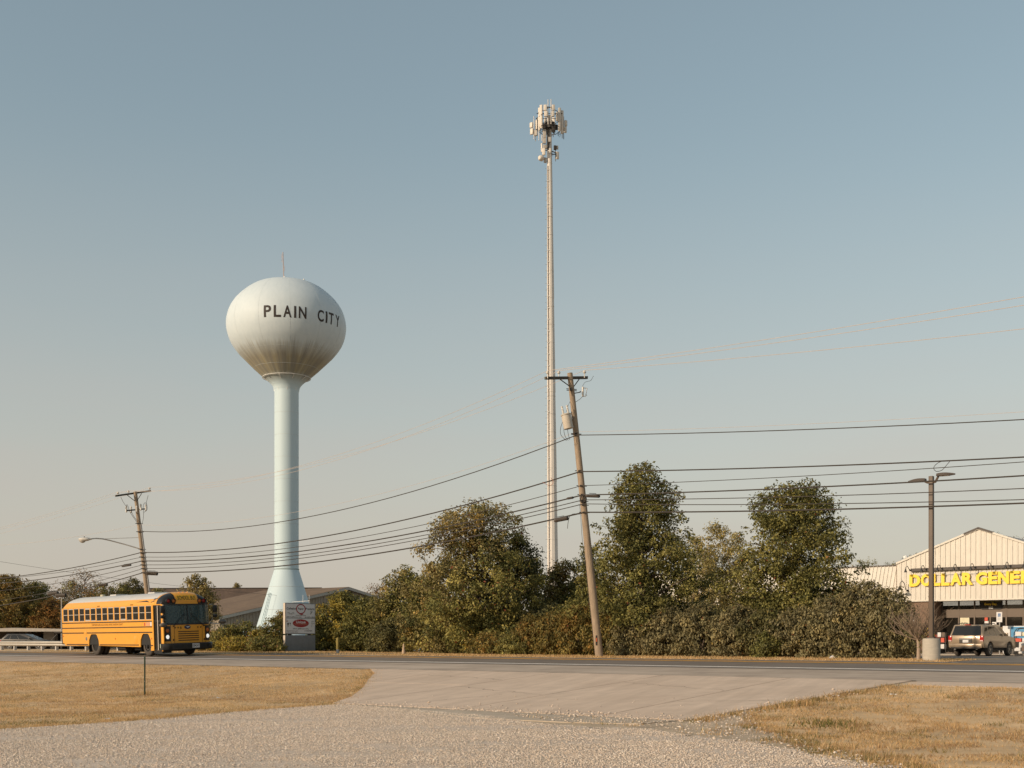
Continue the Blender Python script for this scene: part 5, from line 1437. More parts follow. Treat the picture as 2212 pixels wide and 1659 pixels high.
for s_ in (-1, 1):
    MB().ball((0.145, 0.04 * s_, 0.765), (0.012, 0.016, 0.010), 8, 6).build('eye', M_TRIM, drv, smooth=True)
    fg = MB()
    for k in range(4): fg.tube([(0.60, 0.16 * s_ + (k - 1.5) * 0.02, 0.50), (0.655, 0.155 * s_ + (k - 1.5) * 0.021, 0.515 - abs(k - 1.3) * 0.006), (0.665, 0.15 * s_ + (k - 1.5) * 0.02, 0.48), (0.63, 0.15 * s_ + (k - 1.5) * 0.018, 0.465)], [0.010, 0.0095, 0.009, 0.008], 6)
    fg.tube([(0.58, 0.16 * s_ - 0.04 * s_, 0.50), (0.62, 0.16 * s_ - 0.065 * s_, 0.50), (0.645, 0.16 * s_ - 0.05 * s_, 0.49)], [0.012, 0.011, 0.009], 6)
    fg.build('fingers', M_SKIN, drv, smooth=True)
# ------------------------------------------------------------------ discount store
SP = 78.0
so = W(-27.0, SP, 0.0); so.z = -0.12
store = thing('store_building', 'cream metal and brown brick discount store with yellow lettering', 'store', so, ROAD_ANG)
S0 = -27.0
def lx(s): return s - S0
ZG = 0.12                                         # local z of world zero
M_CLAD = mat('cream_cladding', (0.60, 0.55, 0.47), 0.5, var=0.05, scale=1.5, stretch=(1, 1, 0.3))
add_streaks(M_CLAD, 0.0, 2.0, 0.06, across=0.4, along=2.5)
M_CLADR = mat('cladding_rib', (0.56, 0.45, 0.335), 0.5, var=0.05, scale=1.5)
M_BRICK = mat('brown_brick', (0.20, 0.125, 0.085), 0.85, var=0.3, scale=7, bump=0.2)
M_MORT = mat('mortar', (0.27, 0.215, 0.165), 0.95, var=0.1)
M_BRZ = mat('bronze_frame', (0.115, 0.085, 0.062), 0.5, 0.2, var=0.06)
M_SGLASS = glass_mat('store_glass', (0.02, 0.017, 0.014), 0.42, 0.03, (0.85, 0.82, 0.76))
M_YSIGN = mat('sign_letter_yellow', (0.92, 0.60, 0.03), 0.45, var=0.03)
M_BEAM = mat('dark_bronze', (0.07, 0.055, 0.045), 0.55, var=0.1)
zb, ze, za = 3.44 + ZG, 5.87 + ZG, 7.88 + ZG
xl, xa_, xr = lx(-31.43), lx(-26.05), lx(-20.67)
def top(x): return ze + (za - ze) * (1 - abs(x - xa_) / (xa_ - xl))
# backing mass and gable cladding panel by panel
MB().prism([(xl + 0.02, zb + 0.02), (xl + 0.02, ze - 0.02), (xa_, za - 0.03), (xr - 0.02, ze - 0.02), (xr - 0.02, zb + 0.02)], 'y', 0.06, 0.9).build('gable_core', M_CLAD, store)
npan = 33; pw = (xr - xl) / npan
for k in range(npan):
    x0, x1 = xl + pw * k, xl + pw * (k + 1)
    xm = x0 + pw * 0.60
    m = MB()
    a, b = (x0 + 0.006, xm)
    m.prism([(a, zb), (b, zb), (b, top(b)), (a, top(a))] if not (a < xa_ < b) else [(a, zb), (b, zb), (b, top(b)), (xa_, za), (a, top(a))], 'y', 0.0, 0.05)
    po = m.build('cladding_panel', M_CLAD, store)
    c, d = xm + 0.03, x1 - 0.006
    m2 = MB(); vs = [(xm, 0.0, zb), (c, -0.035, zb), (d, -0.035, zb), (x1 - 0.001, 0.0, zb), (xm, 0.0, top(xm)), (c, -0.035, top(c)), (d, -0.035, top(d)), (x1 - 0.001, 0.0, top(x1))]
    m2.add(vs, [(0, 1, 5, 4), (1, 2, 6, 5), (2, 3, 7, 6), (0, 3, 2, 1), (4, 5, 6, 7)]); m2.build('panel_rib', M_CLADR if False else M_CLAD, po)
# rake trim, base flashing, dark ridge cap
for xe in (xl, xr):
    sg = 1 if xe < xa_ else -1
    n = Vector((xe, 0, ze)); t = Vector((xa_, 0, za)); dv = (t - n).normalized()
    MB(frame((n + t) / 2 + Vector((0, 0.02, 0.06)), dv * sg if sg > 0 else -dv, Vector((0, 1, 0)))).box((0, 0, 0), ((t - n).length + 0.05, 0.22, 0.12)).build('rake_trim', M_CLAD, store)
    MB(frame(t - dv * 0.48 + Vector((0, 0.02, 0.085)), dv if sg > 0 else -dv, Vector((0, 1, 0)))).box((0, 0, 0), (0.98, 0.24, 0.13)).build('ridge_cap', M_BEAM, store)
MB().b2((xl - 0.02, -0.05, zb - 0.10), (xr, 0.9, zb - 0.002)).build('fascia_flashing', M_CLAD, store)
MB().b2((xl - 0.03, -0.03, zb), (xl - 0.001, 0.9, ze)).build('gable_return', mat('return_brown', (0.33, 0.26, 0.19), 0.6), store)
# main roof behind the gable
rf = MB()
for sg in (-1, 1):
    e = xl if sg < 0 else xr
    rf.add([(xa_, 0.9, za - 0.02), (e, 0.9, ze - 0.03), (e, 30, ze - 0.03), (xa_, 30, za - 0.02)], [(0, 1, 2, 3)])
rf.build('roof', mat('grey_roof', (0.40, 0.37, 0.33), 0.7), store)
# left wing: mansard with standing seams over a vertical band
wl_ = lx(-52.0)
z_t, z_m, z_b = 5.84 + ZG, 4.35 + ZG, 3.44 + ZG
MB().add([(wl_, 0.55, z_m), (xl - 0.03, 0.55, z_m), (xl - 0.03, 1.15, z_t), (wl_, 1.15, z_t)], [(0, 1, 2, 3)]).build('mansard_roof', M_CLAD, store)
k = 0; x = xl - 0.20
while x > lx(-38.5):
    MB().add([(x - 0.02, 0.55, z_m), (x + 0.02, 0.55, z_m), (x + 0.02, 1.15, z_t), (x - 0.02, 1.15, z_t), (x - 0.015, 0.50, z_m), (x + 0.015, 0.50, z_m), (x + 0.015, 1.10, z_t + .01), (x - 0.015, 1.10, z_t + .01)], [(4, 5, 6, 7), (0, 4, 7, 3), (1, 5, 6, 2), (0, 1, 5, 4), (2, 3, 7, 6)]).build('roof_seam', M_CLAD, store)
    MB().b2((x - 0.02, 0.56, z_b), (x + 0.02, 0.60, z_m - 0.07)).build('band_rib', M_CLAD, store)
    x -= 0.27
MB().b2((wl_, 1.10, z_t - 0.02), (xl - 0.03, 1.4, z_t + 0.07)).build('coping', M_BEAM, store)
MB().b2((wl_, 0.50, z_m - 0.07), (xl - 0.03, 0.62, z_m - 0.005)).build('gutter', M_CLAD, store)
MB().b2((wl_, 0.60, z_b), (xl - 0.03, 0.9, z_m - 0.02)).build('vertical_band', M_CLAD, store)
wall_l = MB().b2((wl_, 0.75, -0.1), (xl - 0.005, 1.0, z_b - 0.004)).build('side_wall', mat('brick_far', (0.20, 0.13, 0.09), 0.9, var=0.2, scale=8), store)
MB().b2((wl_, 1.0, 0), (lx(-37.5), 30, 5.4)).build('building_mass', M_CLAD, store)
MB().b2((lx(-37.49), 20.0, 0), (xr + 12, 30, 5.4)).build('building_mass', M_CLAD, store)
MB().b2((lx(-37.49), 1.02, 3.97), (xr + 12, 19.99, 5.4)).build('building_mass', M_CLAD, store)
MB().b2((xr + 1.2, 1.0, 0), (xr + 12, 19.99, 3.96)).build('building_mass', M_CLAD, store)
# right wing beyond the gable (outside the frame but part of the building)
MB().b2((xr + 0.02, 0.6, z_b), (xr + 12, 1.1, z_t)).build('vertical_band', M_CLAD, store)
# brick piers with real courses
def brick_wall(x0, x1, z0, z1, y, nm, budget):
    bw = MB().b2((x0, y + 0.012, z0), (x1, y + 0.25, z1)).build(nm, M_MORT, store)
    cells = []
    r = 0; z = z0 + 0.006
    while z + 0.066 <= z1:
        x = x0 - (0.105 if r % 2 else 0)
        while x < x1 - 0.02:
            a, b = max(x + 0.005, x0), min(x + 0.205, x1)
            if b - a > 0.03: cells.append((a, b, z))
            x += 0.21
        z += 0.078; r += 1
    cells.sort(key=lambda c: -c[2])
    shared = {}
    for a, b, z in cells[:budget]:
        key = round(b - a, 3)
        if key not in shared:
            shared[key] = MB().b2((0, 0, 0), (b - a, 0.05, 0.064)).build('brick', M_BRICK, bw)
            o_ = shared[key]
        else:
            o_ = shared[key].copy(); COL.objects.link(o_)
        o_.location = (a, y - 0.003 * ((hash((round(a, 2), round(z, 2))) % 5) / 5), z)
    if cells[budget:]:
        rest = MB()
        for a, b, z in cells[budget:]: rest.b2((a, y, z), (b, y + 0.05, z + 0.064))
        tag(rest.build('brickwork', M_BRICK, bw), kind='stuff')
    return bw
brick_wall(lx(-31.40), lx(-29.06), -0.05, zb - 0.104, 0.10, 'brick_pier', 300)
# return wall of the entrance recess
mb_ = MB()
mb_.b2((lx(-29.055), 0.13, -0.05), (lx(-28.95), 1.3, zb - 0.104)); rw = mb_.build('return_wall', M_MORT, store)
rb = MB(); z = 0.0; r = 0
while z < zb - 0.2:
    y = 0.14 - (0.1 if r % 2 else 0)
    while y < 1.28:
        rb.b2((lx(-28.952), max(y, 0.135), z), (lx(-28.938), min(y + 0.2, 1.29), z + 0.064)); y += 0.21
    z += 0.078; r += 1
tag(rb.build('brickwork', M_BRICK, rw), kind='stuff')
# shop front
yq = 1.3
mull = [lx(s) for s in (-28.87, -27.77, -26.75, -25.74, -24.74, -23.69, -22.65, -21.6, -20.7)]
zt0, zt1, zd = 2.81 + ZG, 3.40 + ZG, 2.39 + ZG
sf = MB()
for x in mull: sf.b2((x - 0.045, yq, 0.02), (x + 0.045, yq + 0.10, zt1))
fr_o = sf.build('shopfront_frame', M_BRZ, store)
MB().b2((mull[0], yq + 0.01, zd), (mull[-1], yq + 0.09, zt0)).build('door_header', M_BRZ, store)
MB().b2((mull[0] - 0.1, yq - 0.9, zt1), (mull[-1], yq + 0.2, zt1 + 0.1)).build('soffit', mat('soffit_brown', (0.16, 0.12, 0.09), 0.7), store)
MB().b2((mull[0], yq - 0.02, 0.0), (mull[-1], yq + 0.1, 0.10)).build('door_sill', M_BRZ, store)
for a, b in zip(mull[:-1], mull[1:]):
    MB().b2((a + 0.045, yq + 0.045, zt0), (b - 0.045, yq + 0.055, zt1)).build('transom_pane', M_SGLASS, store)
    MB().b2((a + 0.045, yq + 0.045, 0.10), (b - 0.045, yq + 0.055, zd)).build('window_pane', M_SGLASS, store)
    MB().b2((a + 0.05, yq + 0.02, zd - 0.12), (b - 0.05, yq + 0.043, zd - 0.002)).build('door_rail', M_BRZ, store)
# interior seen through the glass: dark shelving, ceiling and fluorescent tubes
inn = MB()
inn.b2((mull[0] - 8, yq + 18, 0), (mull[-1] + 1, yq + 18.1, 3.95)); inn.b2((mull[0] - 8, yq + 0.2, 3.86), (mull[-1] + 1, yq + 18, 3.95)); inn.b2((mull[0] - 8.1, yq + 0.2, 0), (mull[0] - 8, yq + 18, 3.95)); inn.b2((mull[0] - 8, yq + 0.11, 0), (mull[0] - 0.06, yq + 0.19, 3.5)); inn.b2((mull[-1] + 1, yq + 0.2, 0), (mull[-1] + 1.1, yq + 18, 3.95)); inn.b2((mull[0] - 8, yq + 0.11, 3.53), (mull[-1] + 1, yq + 0.19, 3.95))
inn.b2((mull[0] - 8, yq + 0.2, -0.02), (mull[-1] + 1, yq + 18, 0.02))
for i in range(5): inn.b2((mull[0] + 1.5 * i, yq + 2.5, 0), (mull[0] + 1.5 * i + 0.5, yq + 7, 1.7))
inn.build('interior', mat('interior_dim', (0.10, 0.085, 0.07), 0.9, var=0.3, scale=6), store)
M_TUBE = mat('fluorescent_tube', (0.9, 0.9, 0.88), 0.5, emit=((1, 0.96, 0.9), 3.0))
for i in range(8):
    yy = yq + 3.0 + i * 2.0
    MB().b2((mull[0] - 7.5 + 0.5 * (i % 3), yy, 3.70), (mull[-1], yy + 0.2, 3.722)).build('ceiling_light', M_TUBE, store)
# banner over the door
bl, br2 = lx(-26.42), lx(-24.95)
bn = MB(); bn.prism([(bl, zt1 - 0.01), (br2, zt1 - 0.01), (br2, 3.02), (br2 - 0.12, 2.90), (bl + 0.14, 2.90), (bl + 0.02, 3.05)], 'y', yq - 0.04, yq - 0.02)
bno = bn.build('door_banner', mat('banner_black', (0.02, 0.017, 0.015), 0.6), store)
F_ = lambda x, y, z: frame((x, y, z), (1, 0, 0), (0, 0, 1))
text_mesh('Save Time. Save Money.', 1.30, 0.11, F_((bl + br2) / 2, yq - 0.041, 3.40), 'lettering', mat('banner_olive', (0.28, 0.24, 0.05), 0.6), bno, depth=0.003)
text_mesh('Every Day.', 0.80, 0.19, F_((bl + br2) / 2, yq - 0.041, 3.22), 'lettering', M_YSIGN, bno, bold=0.02, depth=0.003)
MB().b2(((bl + br2) / 2 - 0.13, yq - 0.044, 2.93), ((bl + br2) / 2 + 0.13, yq - 0.041, 3.07)).build('number_plate', M_PLATE, bno)
text_mesh('234', 0.21, 0.11, F_((bl + br2) / 2, yq - 0.0445, 3.0), 'lettering', M_TRIM, bno, bold=0.01, depth=0.003)
# notices on the doors
def notice(s0_, s1_, z0_, z1_, col, txt=None, tcol=None, hh=0.2, nm='door_notice'):
    o_ = MB().b2((lx(s0_), yq + 0.012, z0_), (lx(s1_), yq + 0.018, z1_)).build(nm, col, store)
    if txt: text_mesh(txt, (s1_ - s0_) * 0.7, hh * 0.8, F_(lx((s0_ + s1_) / 2), yq + 0.0115, z0_ + (z1_ - z0_) * 0.48), 'lettering', tcol or M_TRIM, o_, bold=0.02, depth=0.003)
M_CREAM = mat('cream_poster', (0.66, 0.60, 0.42), 0.6); M_REDN = mat('red_notice', (0.55, 0.08, 0.04), 0.6)
notice(-27.68, -27.08, 1.62, 2.38, M_CREAM, 'EVEN', None, 0.22)
notice(-26.10, -25.90, 2.16, 2.38, M_REDN); notice(-26.10, -25.85, 1.96, 2.14, M_PLATE)
notice(-25.62, -25.35, 1.90, 2.08, M_PLATE); notice(-25.1, -24.8, 1.35, 1.75, mat('poster_dark', (0.2, 0.14, 0.08), 0.6))
notice(-24.9, -24.72, 1.3, 1.5, M_YSIGN)
# lettering, beam and gooseneck lamps
lets = [('D', 805, 925), ('O', 932, 1045), ('L', 1057, 1146), ('L', 1156, 1248), ('A', 1256, 1380), ('R', 1386, 1508), ('G', 1538, 1666), ('E', 1676, 1776), ('N', 1782, 1906), ('E', 1916, 2026), ('R', 2036, 2160), ('A', 2166, 2296), ('L', 2304, 2400)]
def c6s(cx):
    x = (3350 + .3616 * cx) / 1.85172; t = (x - 1106) / FPX; d = SP / (NR.x * t + NR.y); return RD.x * t * d + RD.y * d
for ch_, a, b in lets:
    s0_, s1_ = c6s(a), c6s(b)
    text_mesh(ch_, s1_ - s0_, 0.80, frame((lx((s0_ + s1_) / 2), -0.10, 4.74 + ZG + 0.0), (1, 0, 0), (0, 0, 1)), 'sign_letter', M_YSIGN, store, bold=0.05, depth=0.07)
rc = MB()
for z in (4.55, 5.05): rc.b2((lx(-30.5), -0.098, z + ZG), (lx(-21.0), -0.06, z + ZG + 0.03))
rc.build('letter_raceway', M_STEEL, store)
MB().b2((lx(-30.36), -0.24, 5.33 + ZG), (lx(-20.9), -0.06, 5.53 + ZG)).build('lamp_beam', M_BEAM, store)
for cx in (790, 965, 1140, 1320, 1505, 1695, 1890, 2085, 2280):
    s_ = c6s(cx) + 0.18; x = lx(s_)
    gm = MB(); gm.tube([(x, -0.25, 5.42 + ZG), (x - 0.02, -0.42, 5.50 + ZG), (x - 0.05, -0.58, 5.68 + ZG), (x - 0.08, -0.72, 5.66 + ZG), (x - 0.10, -0.78, 5.50 + ZG)], 0.022, 6)
    gm.lathe([(0.03, 5.50), (0.045, 5.42), (0.11, 5.28), (0.11, 5.26)], 12, (x - 0.10, -0.78, ZG)); gm.lathe([(0.07, -0.27), (0.07, -0.24)], 10, (x, 0, 5.42 + ZG), axis='y')
    gm.build('gooseneck_lamp', M_TRIM, store, smooth=True)
x = lx(-30.72)
gm = MB(); gm.tube([(x + 0.05, -0.02, 4.08 + ZG), (x - 0.0, -0.25, 4.15 + ZG), (x - 0.02, -0.42, 4.55 + ZG), (x - 0.1, -0.62, 4.72 + ZG), (x - 0.16, -0.8, 4.55 + ZG), (x - 0.16, -0.82, 4.3 + ZG)], 0.025, 6)
gm.lathe([(0.05, 4.38), (0.09, 4.24), (0.2, 4.14), (0.21, 4.10)], 14, (x - 0.16, -0.82, ZG)); gm.lathe([(0.08, -0.03), (0.08, 0.0)], 10, (x + 0.05, 0, 4.08 + ZG), axis='y')
gm.build('gooseneck_lamp', M_TRIM, store, smooth=True)
# walkway before the shop front
wk = MB(); vs = W(-52, SP - 2.6, 0)
wk.b2((wl_, -2.4, -0.1), (xr + 12, yq + 0.05, 0.03)); wk.build('walkway', M_CONC, store)
MB().b2((wl_, 20, 5.4), (xr + 12, 29, 6.3)).build('rear_parapet', M_WHITE, store)
for s_, y_, h_ in ((-33.2, 6.0, 0.9), (-34.4, 9.0, 0.5)):
    MB().lathe([(0.1, 5.3), (0.1, 5.9 + h_), (0.17, 5.9 + h_), (0.17, 6.05 + h_), (0, 6.1 + h_)], 10, (lx(s_), y_, 0)).build('roof_flue', M_WHITE, store)

# ------------------------------------------------------------------ goods and signs in front of the store
def sp(s, p, z=-0.12): return W(s, p, z)
def parking_sign(s, p, h, label):
    root = thing('parking_sign', label, 'parking sign', sp(s, p), ROAD_ANG, group='accessible parking signs before the store')
    MB().lathe([(0.035, 0), (0.035, h)], 8).build('post', M_STEEL, root)
    pl2 = MB().b2((-0.17, -0.06, h - 0.62), (0.17, -0.045, h)).build('sign_plate', M_PLATE, root)
    MB().b2((-0.08, -0.068, h - 0.28), (0.08, -0.061, h - 0.08)).build('blue_symbol', mat('symbol_blue', (0.03, 0.12, 0.30), 0.5), pl2)
    w2 = MB(); w2.ball((-0.01, -0.072, h - 0.115), (0.014, 0.004, 0.014), 8, 6); w2.tube([(-0.01, -0.072, h - 0.13), (-0.005, -0.072, h - 0.175), (0.03, -0.072, h - 0.178), (0.05, -0.072, h - 0.22)], 0.007, 4)
    w2.tube([(-0.01 + 0.04 * math.cos(a), -0.072, h - 0.205 + 0.04 * math.sin(a)) for a in np.linspace(2.4, 6.2, 9)], 0.006, 4); w2.build('wheelchair_symbol', M_WHITE, pl2)
    for z in (0.36, 0.42, 0.48): MB().b2((-0.11, -0.064, h - z - 0.012), (0.11, -0.061, h - z + 0.012)).build('printed_line', mat('print_grey', (0.35, 0.36, 0.36), 0.6), pl2)
    return root
parking_sign(-29.33, 75.3, 2.55, 'accessible parking sign standing before the brown brick pier')
parking_sign(-23.85, 75.2, 2.62, 'accessible parking sign standing behind the bronze SUV')
M_BINB = mat('bin_brown', (0.14, 0.10, 0.075), 0.7); M_REDT = mat('red_tag', (0.55, 0.09, 0.05), 0.6)
r1 = thing('display_bin', 'brown display bin with yellow brooms and red price tags by the entrance', 'display bin', sp(-28.35, 76.2, -0.09), ROAD_ANG)
bb = MB(); bb.b2((-0.30, -0.25, 0.12), (0.22, 0.25, 1.15)); bb.build('bin', M_BINB, r1, bevel=0.01)
for x in (-0.25, 0.17): MB().lathe([(0.06, -0.03), (0.06, 0.03)], 10, (x, -0.2, 0.06), axis='y').build('caster', M_BLACK, r1)
rr3 = random.Random(8)
for k in range(7):
    x = -0.25 + 0.07 * k; MB().tube([(x, 0, 1.0), (x - 0.35 + 0.02 * k, 0, 1.62 + rr3.uniform(-.1, .1))], [0.02, 0.035], 5).build('broom', M_YSIGN, r1)
MB().b2((-0.26, -0.262, 0.75), (0.0, -0.252, 1.12)).build('price_tag', M_REDT, r1); MB().b2((0.24, -0.1, 0.9), (0.48, -0.09, 1.22)).build('price_tag', M_REDT, r1)
r2 = thing('display_rack', 'dark display rack with red and white tags left of the SUV', 'display rack', sp(-27.75, 76.3, -0.09), ROAD_ANG)
rk = MB()
for x in (-0.3, 0.28):
    for y in (-0.25, 0.25): rk.b2((x, y, 0.1), (x + 0.03, y + 0.03, 1.3))
for z in (0.3, 0.7, 1.05): rk.b2((-0.29, -0.24, z), (0.29, 0.27, z + 0.03))
rk.build('rack_frame', M_DARK, r2)
for x, z, c in ((-0.2, 0.34, M_BINB), (0.05, 0.34, M_PLATE), (-0.2, 0.74, M_DARK), (0.06, 0.74, M_REDT), (-0.15, 1.09, M_PLATE), (0.1, 1.09, M_BINB)):
    MB().b2((x - 0.08, -0.22, z), (x + 0.13, 0.2, z + 0.28)).build('carton', c, r2)
MB().b2((-0.28, -0.27, 0.35), (-0.1, -0.262, 0.7)).build('price_tag', M_REDT, r2)
cab = thing('ice_cabinet', 'white and blue ice cabinet right of the store doors', 'ice cabinet', sp(-23.3, 76.6, -0.09), ROAD_ANG)
MB().b2((-0.7, -0.35, 0.05), (1.2, 0.4, 1.75)).build('cabinet', M_PLATE, cab, bevel=0.02)
MB().b2((-0.2, -0.362, 0.95), (1.15, -0.352, 1.70)).build('blue_panel', mat('ice_blue', (0.06, 0.24, 0.42), 0.5), cab)
MB().prism([(-0.1, 1.1), (1.1, 1.3), (1.1, 1.42), (0.4, 1.36)], 'y', -0.37, -0.363).build('white_sweep', M_PLATE, cab)
crt = thing('display_cart', 'wheeled display cart of boxed goods at the right edge', 'display cart', sp(-22.45, 74.4, -0.09), ROAD_ANG)
ck = MB(); ck.tube([(-0.3, 0, 0.1), (-0.3, 0, 1.3), (-0.15, 0, 1.55), (0.1, 0, 1.6), (0.4, 0, 1.6)], 0.025, 6); ck.tube([(-0.3, 0.4, 0.1), (-0.3, 0.4, 1.3), (-0.15, 0.4, 1.55), (0.4, 0.4, 1.6)], 0.025, 6)
for z in (0.2, 0.75, 1.1): ck.b2((-0.3, -0.05, z), (0.9, 0.45, z + 0.03))
ck.build('cart_frame', M_DARK, crt)
for x, z, c, h in ((-0.15, 0.23, M_PLATE, 0.2), (0.25, 0.23, M_BINB, 0.3), (-0.1, 0.78, M_REDT, 0.2), (0.3, 0.78, M_PLATE, 0.22), (-0.1, 1.13, M_PLATE, 0.25), (0.3, 1.13, M_CREAM, 0.2)):
    MB().b2((x - 0.12, -0.03, z), (x + 0.22, 0.4, z + h)).build('boxed_goods', c, crt)
for x in (-0.25, 0.8):
    MB().lathe([(0.09, -0.03), (0.09, 0.03)], 12, (x, 0.0, 0.09), axis='y').build('cart_wheel', M_BLACK, crt)
tb_ = thing('trash_bin', 'grey bin with a red tag between the SUV and the display cart', 'bin', sp(-22.95, 75.2, -0.09), ROAD_ANG)
MB().lathe([(0.2, 0), (0.25, 0.95), (0.26, 1.0), (0.0, 1.05)], 16).build('bin_body', mat('bin_grey', (0.12, 0.11, 0.10), 0.7), tb_, smooth=True)
MB().b2((-0.12, -0.262, 0.55), (0.1, -0.245, 0.95)).build('price_tag', M_REDT, tb_)

# ------------------------------------------------------------------ parking lot lamp
lp = W(-15.35, 41.15, 0); lp.z = HXY(lp.x, lp.y) - 0.05
lamp = thing('parking_lot_lamp', 'brown square lamp post with two heads on a round concrete base', 'lamp post', lp, ROAD_ANG)
cbm = MB(); cbm.lathe([(0.31, 0), (0.30, 0.02), (0.295, 0.78), (0.27, 0.82), (0.0, 0.83)], 28); cbm.build('concrete_base', mat('lamp_base_concrete', (0.40, 0.355, 0.29), 0.9, var=0.12, scale=4, stretch=(1, 1, 3), bump=0.3, bscale=20), lamp, smooth=True)
MB().b2((-0.075, -0.075, 0.8), (0.075, 0.075, 6.45)).build('post', mat('lamp_brown', (0.11, 0.078, 0.055), 0.55, var=0.1), lamp, bevel=0.012)
MB().b2((-0.13, -0.13, 0.825), (0.13, 0.13, 0.86)).build('base_plate', M_BEAM, lamp)
for sg, dz in ((-1, -0.03), (1, 0.1)):
    hm2 = MB()
    hm2.tube([(0, 0, 6.22), (sg * 0.14, 0, 6.24), (sg * 0.24, 0, 6.32 + dz)], 0.04, 6)
    hm2.build('lamp_bracket', mat('lamp_brown', (0.11, 0.078, 0.055)), lamp, smooth=True)
    vs = []
    for i in range(9):
        t = i / 8; x = sg * (0.20 + 0.62 * t); w_ = 0.14 * math.sin(math.pi * min(1, 0.25 + 0.72 * t)) + 0.012; zt_ = 6.36 + dz + 0.07 * math.sin(math.pi * (0.3 + 0.62 * t)) ; 
        vs += [(x, -w_, 6.33 + dz), (x, -w_ * 0.7, zt_), (x, w_ * 0.7, zt_), (x, w_, 6.33 + dz)]
    fs = [(i * 4 + j, i * 4 + (j + 1) % 4, (i + 1) * 4 + (j + 1) % 4, (i + 1) * 4 + j) for i in range(8) for j in range(4)] + [(0, 1, 2, 3), (32, 33, 34, 35)]
    hdm = MB().add(vs, fs).build('lamp_head', M_BEAM, lamp, smooth=True)
    MB().b2((sg * 0.34, -0.09, 6.318 + dz), (sg * 0.62, 0.09, 6.329 + dz)).build('lamp_lens', mat('flat_lens', (0.55, 0.45, 0.33), 0.3), hdm)
bl_ = W(-15.75, 41.9); bol = thing('bollard', 'slim yellow bollard half hidden behind the bare shrub', 'bollard', bl_)
MB().lathe([(0.06, -0.05), (0.06, 0.62), (0.045, 0.67), (0, 0.69)], 12).build('post', mat('bollard_yellow', (0.55, 0.33, 0.02), 0.5), bol, smooth=True)

# ------------------------------------------------------------------ cars
def frust(base, roof, z0, z1):
    (ax0, ax1, aw), (bx0, bx1, bw) = base, roof
    vs = [(ax0, -aw, z0), (ax1, -aw, z0), (ax1, aw, z0), (ax0, aw, z0), (bx0, -bw, z1), (bx1, -bw, z1), (bx1, bw, z1), (bx0, bw, z1)]
    return vs, [(0, 3, 2, 1), (4, 5, 6, 7), (0, 1, 5, 4), (1, 2, 6, 5), (2, 3, 7, 6), (3, 0, 4, 7)]
def side_win(vs, sgn, u0, u1, v0, v1, off=0.006, sl0=0.0, sl1=0.0):
    a, b, c, d = (vs[0], vs[1], vs[5], vs[4]) if sgn < 0 else (vs[3], vs[2], vs[6], vs[7])
    def P(u, v):
        lo = Vector(a).lerp(Vector(b), u); hi = Vector(d).lerp(Vector(c), u); return lo.lerp(hi, v)
    nrm = (Vector(b) - Vector(a)).cross(Vector(d) - Vector(a)).normalized()
    if nrm.y * sgn < 0: nrm = -nrm
    return [P(u0, v0) + nrm * off, P(u1, v0) + nrm * off, P(u1 - sl1, v1) + nrm * off, P(u0 + sl0, v1) + nrm * off]
def end_win(vs, rear, y0, y1, v0, v1, off=0.006):
    a, b, c, d = (vs[0], vs[3], vs[7], vs[4]) if rear else (vs[1], vs[2], vs[6], vs[5])
    def P(u, v): return Vector(a).lerp(Vector(b), u).lerp(Vector(d).lerp(Vector(c), u), v)
    nrm = (Vector(b) - Vector(a)).cross(Vector(d) - Vector(a)).normalized()
    if nrm.x * (-1 if rear else 1) < 0: nrm = -nrm
    return [P(y0, v0) + nrm * off, P(y1, v0) + nrm * off, P(y1, v1) + nrm * off, P(y0, v1) + nrm * off]
M_CGLASS = mat('car_glass', (0.015, 0.015, 0.014), 0.05, var=0.02, spec=0.6)
M_TAIL = mat('tail_lamp', (0.40, 0.015, 0.012), 0.2, var=0.1)
M_ALLOY = mat('alloy_rim', (0.42, 0.40, 0.37), 0.35, 0.5)
def car_wheel(root, x, y, r_, sgn, spokes=5):
    w_ = wheel(root, x, y, r_, 0.24, rim_r=r_ * 0.66)
    rm = MB(); rm.lathe([(r_ * 0.66, sgn * 0.10), (r_ * 0.60, sgn * 0.09), (r_ * 0.57, sgn * 0.03), (0.0, sgn * 0.02)], 24, axis='y'); rm.build('rim', M_DARK, w_, smooth=True)
    sk_ = MB()
    for k in range(spokes):
        a = 2 * math.pi * k / spokes + 0.3
        sk_.box((r_ * 0.33 * math.cos(a), sgn * 0.085, r_ * 0.33 * math.sin(a)), (r_ * 0.56, 0.03, r_ * 0.17), Matrix.Rotation(-a, 3, 'Y'))
    sk_.lathe([(r_ * 0.16, sgn * 0.06), (r_ * 0.14, sgn * 0.115), (0, sgn * 0.12)], 14, axis='y'); sk_.lathe([(r_ * 0.655, sgn * 0.085), (r_ * 0.655, sgn * 0.115), (r_ * 0.60, sgn * 0.115), (r_ * 0.60, sgn * 0.085)], 24, axis='y')
    sk_.build('spokes', M_ALLOY, w_)
def arch_pts(cx, r_, zb_):      # from front to rear along the sill
    return [(cx + r_, zb_)] + [(cx + r_ * math.cos(a), 0.36 + r_ * math.sin(a)) for a in np.linspace(0.25, math.pi - 0.25, 9)] + [(cx - r_, zb_)]
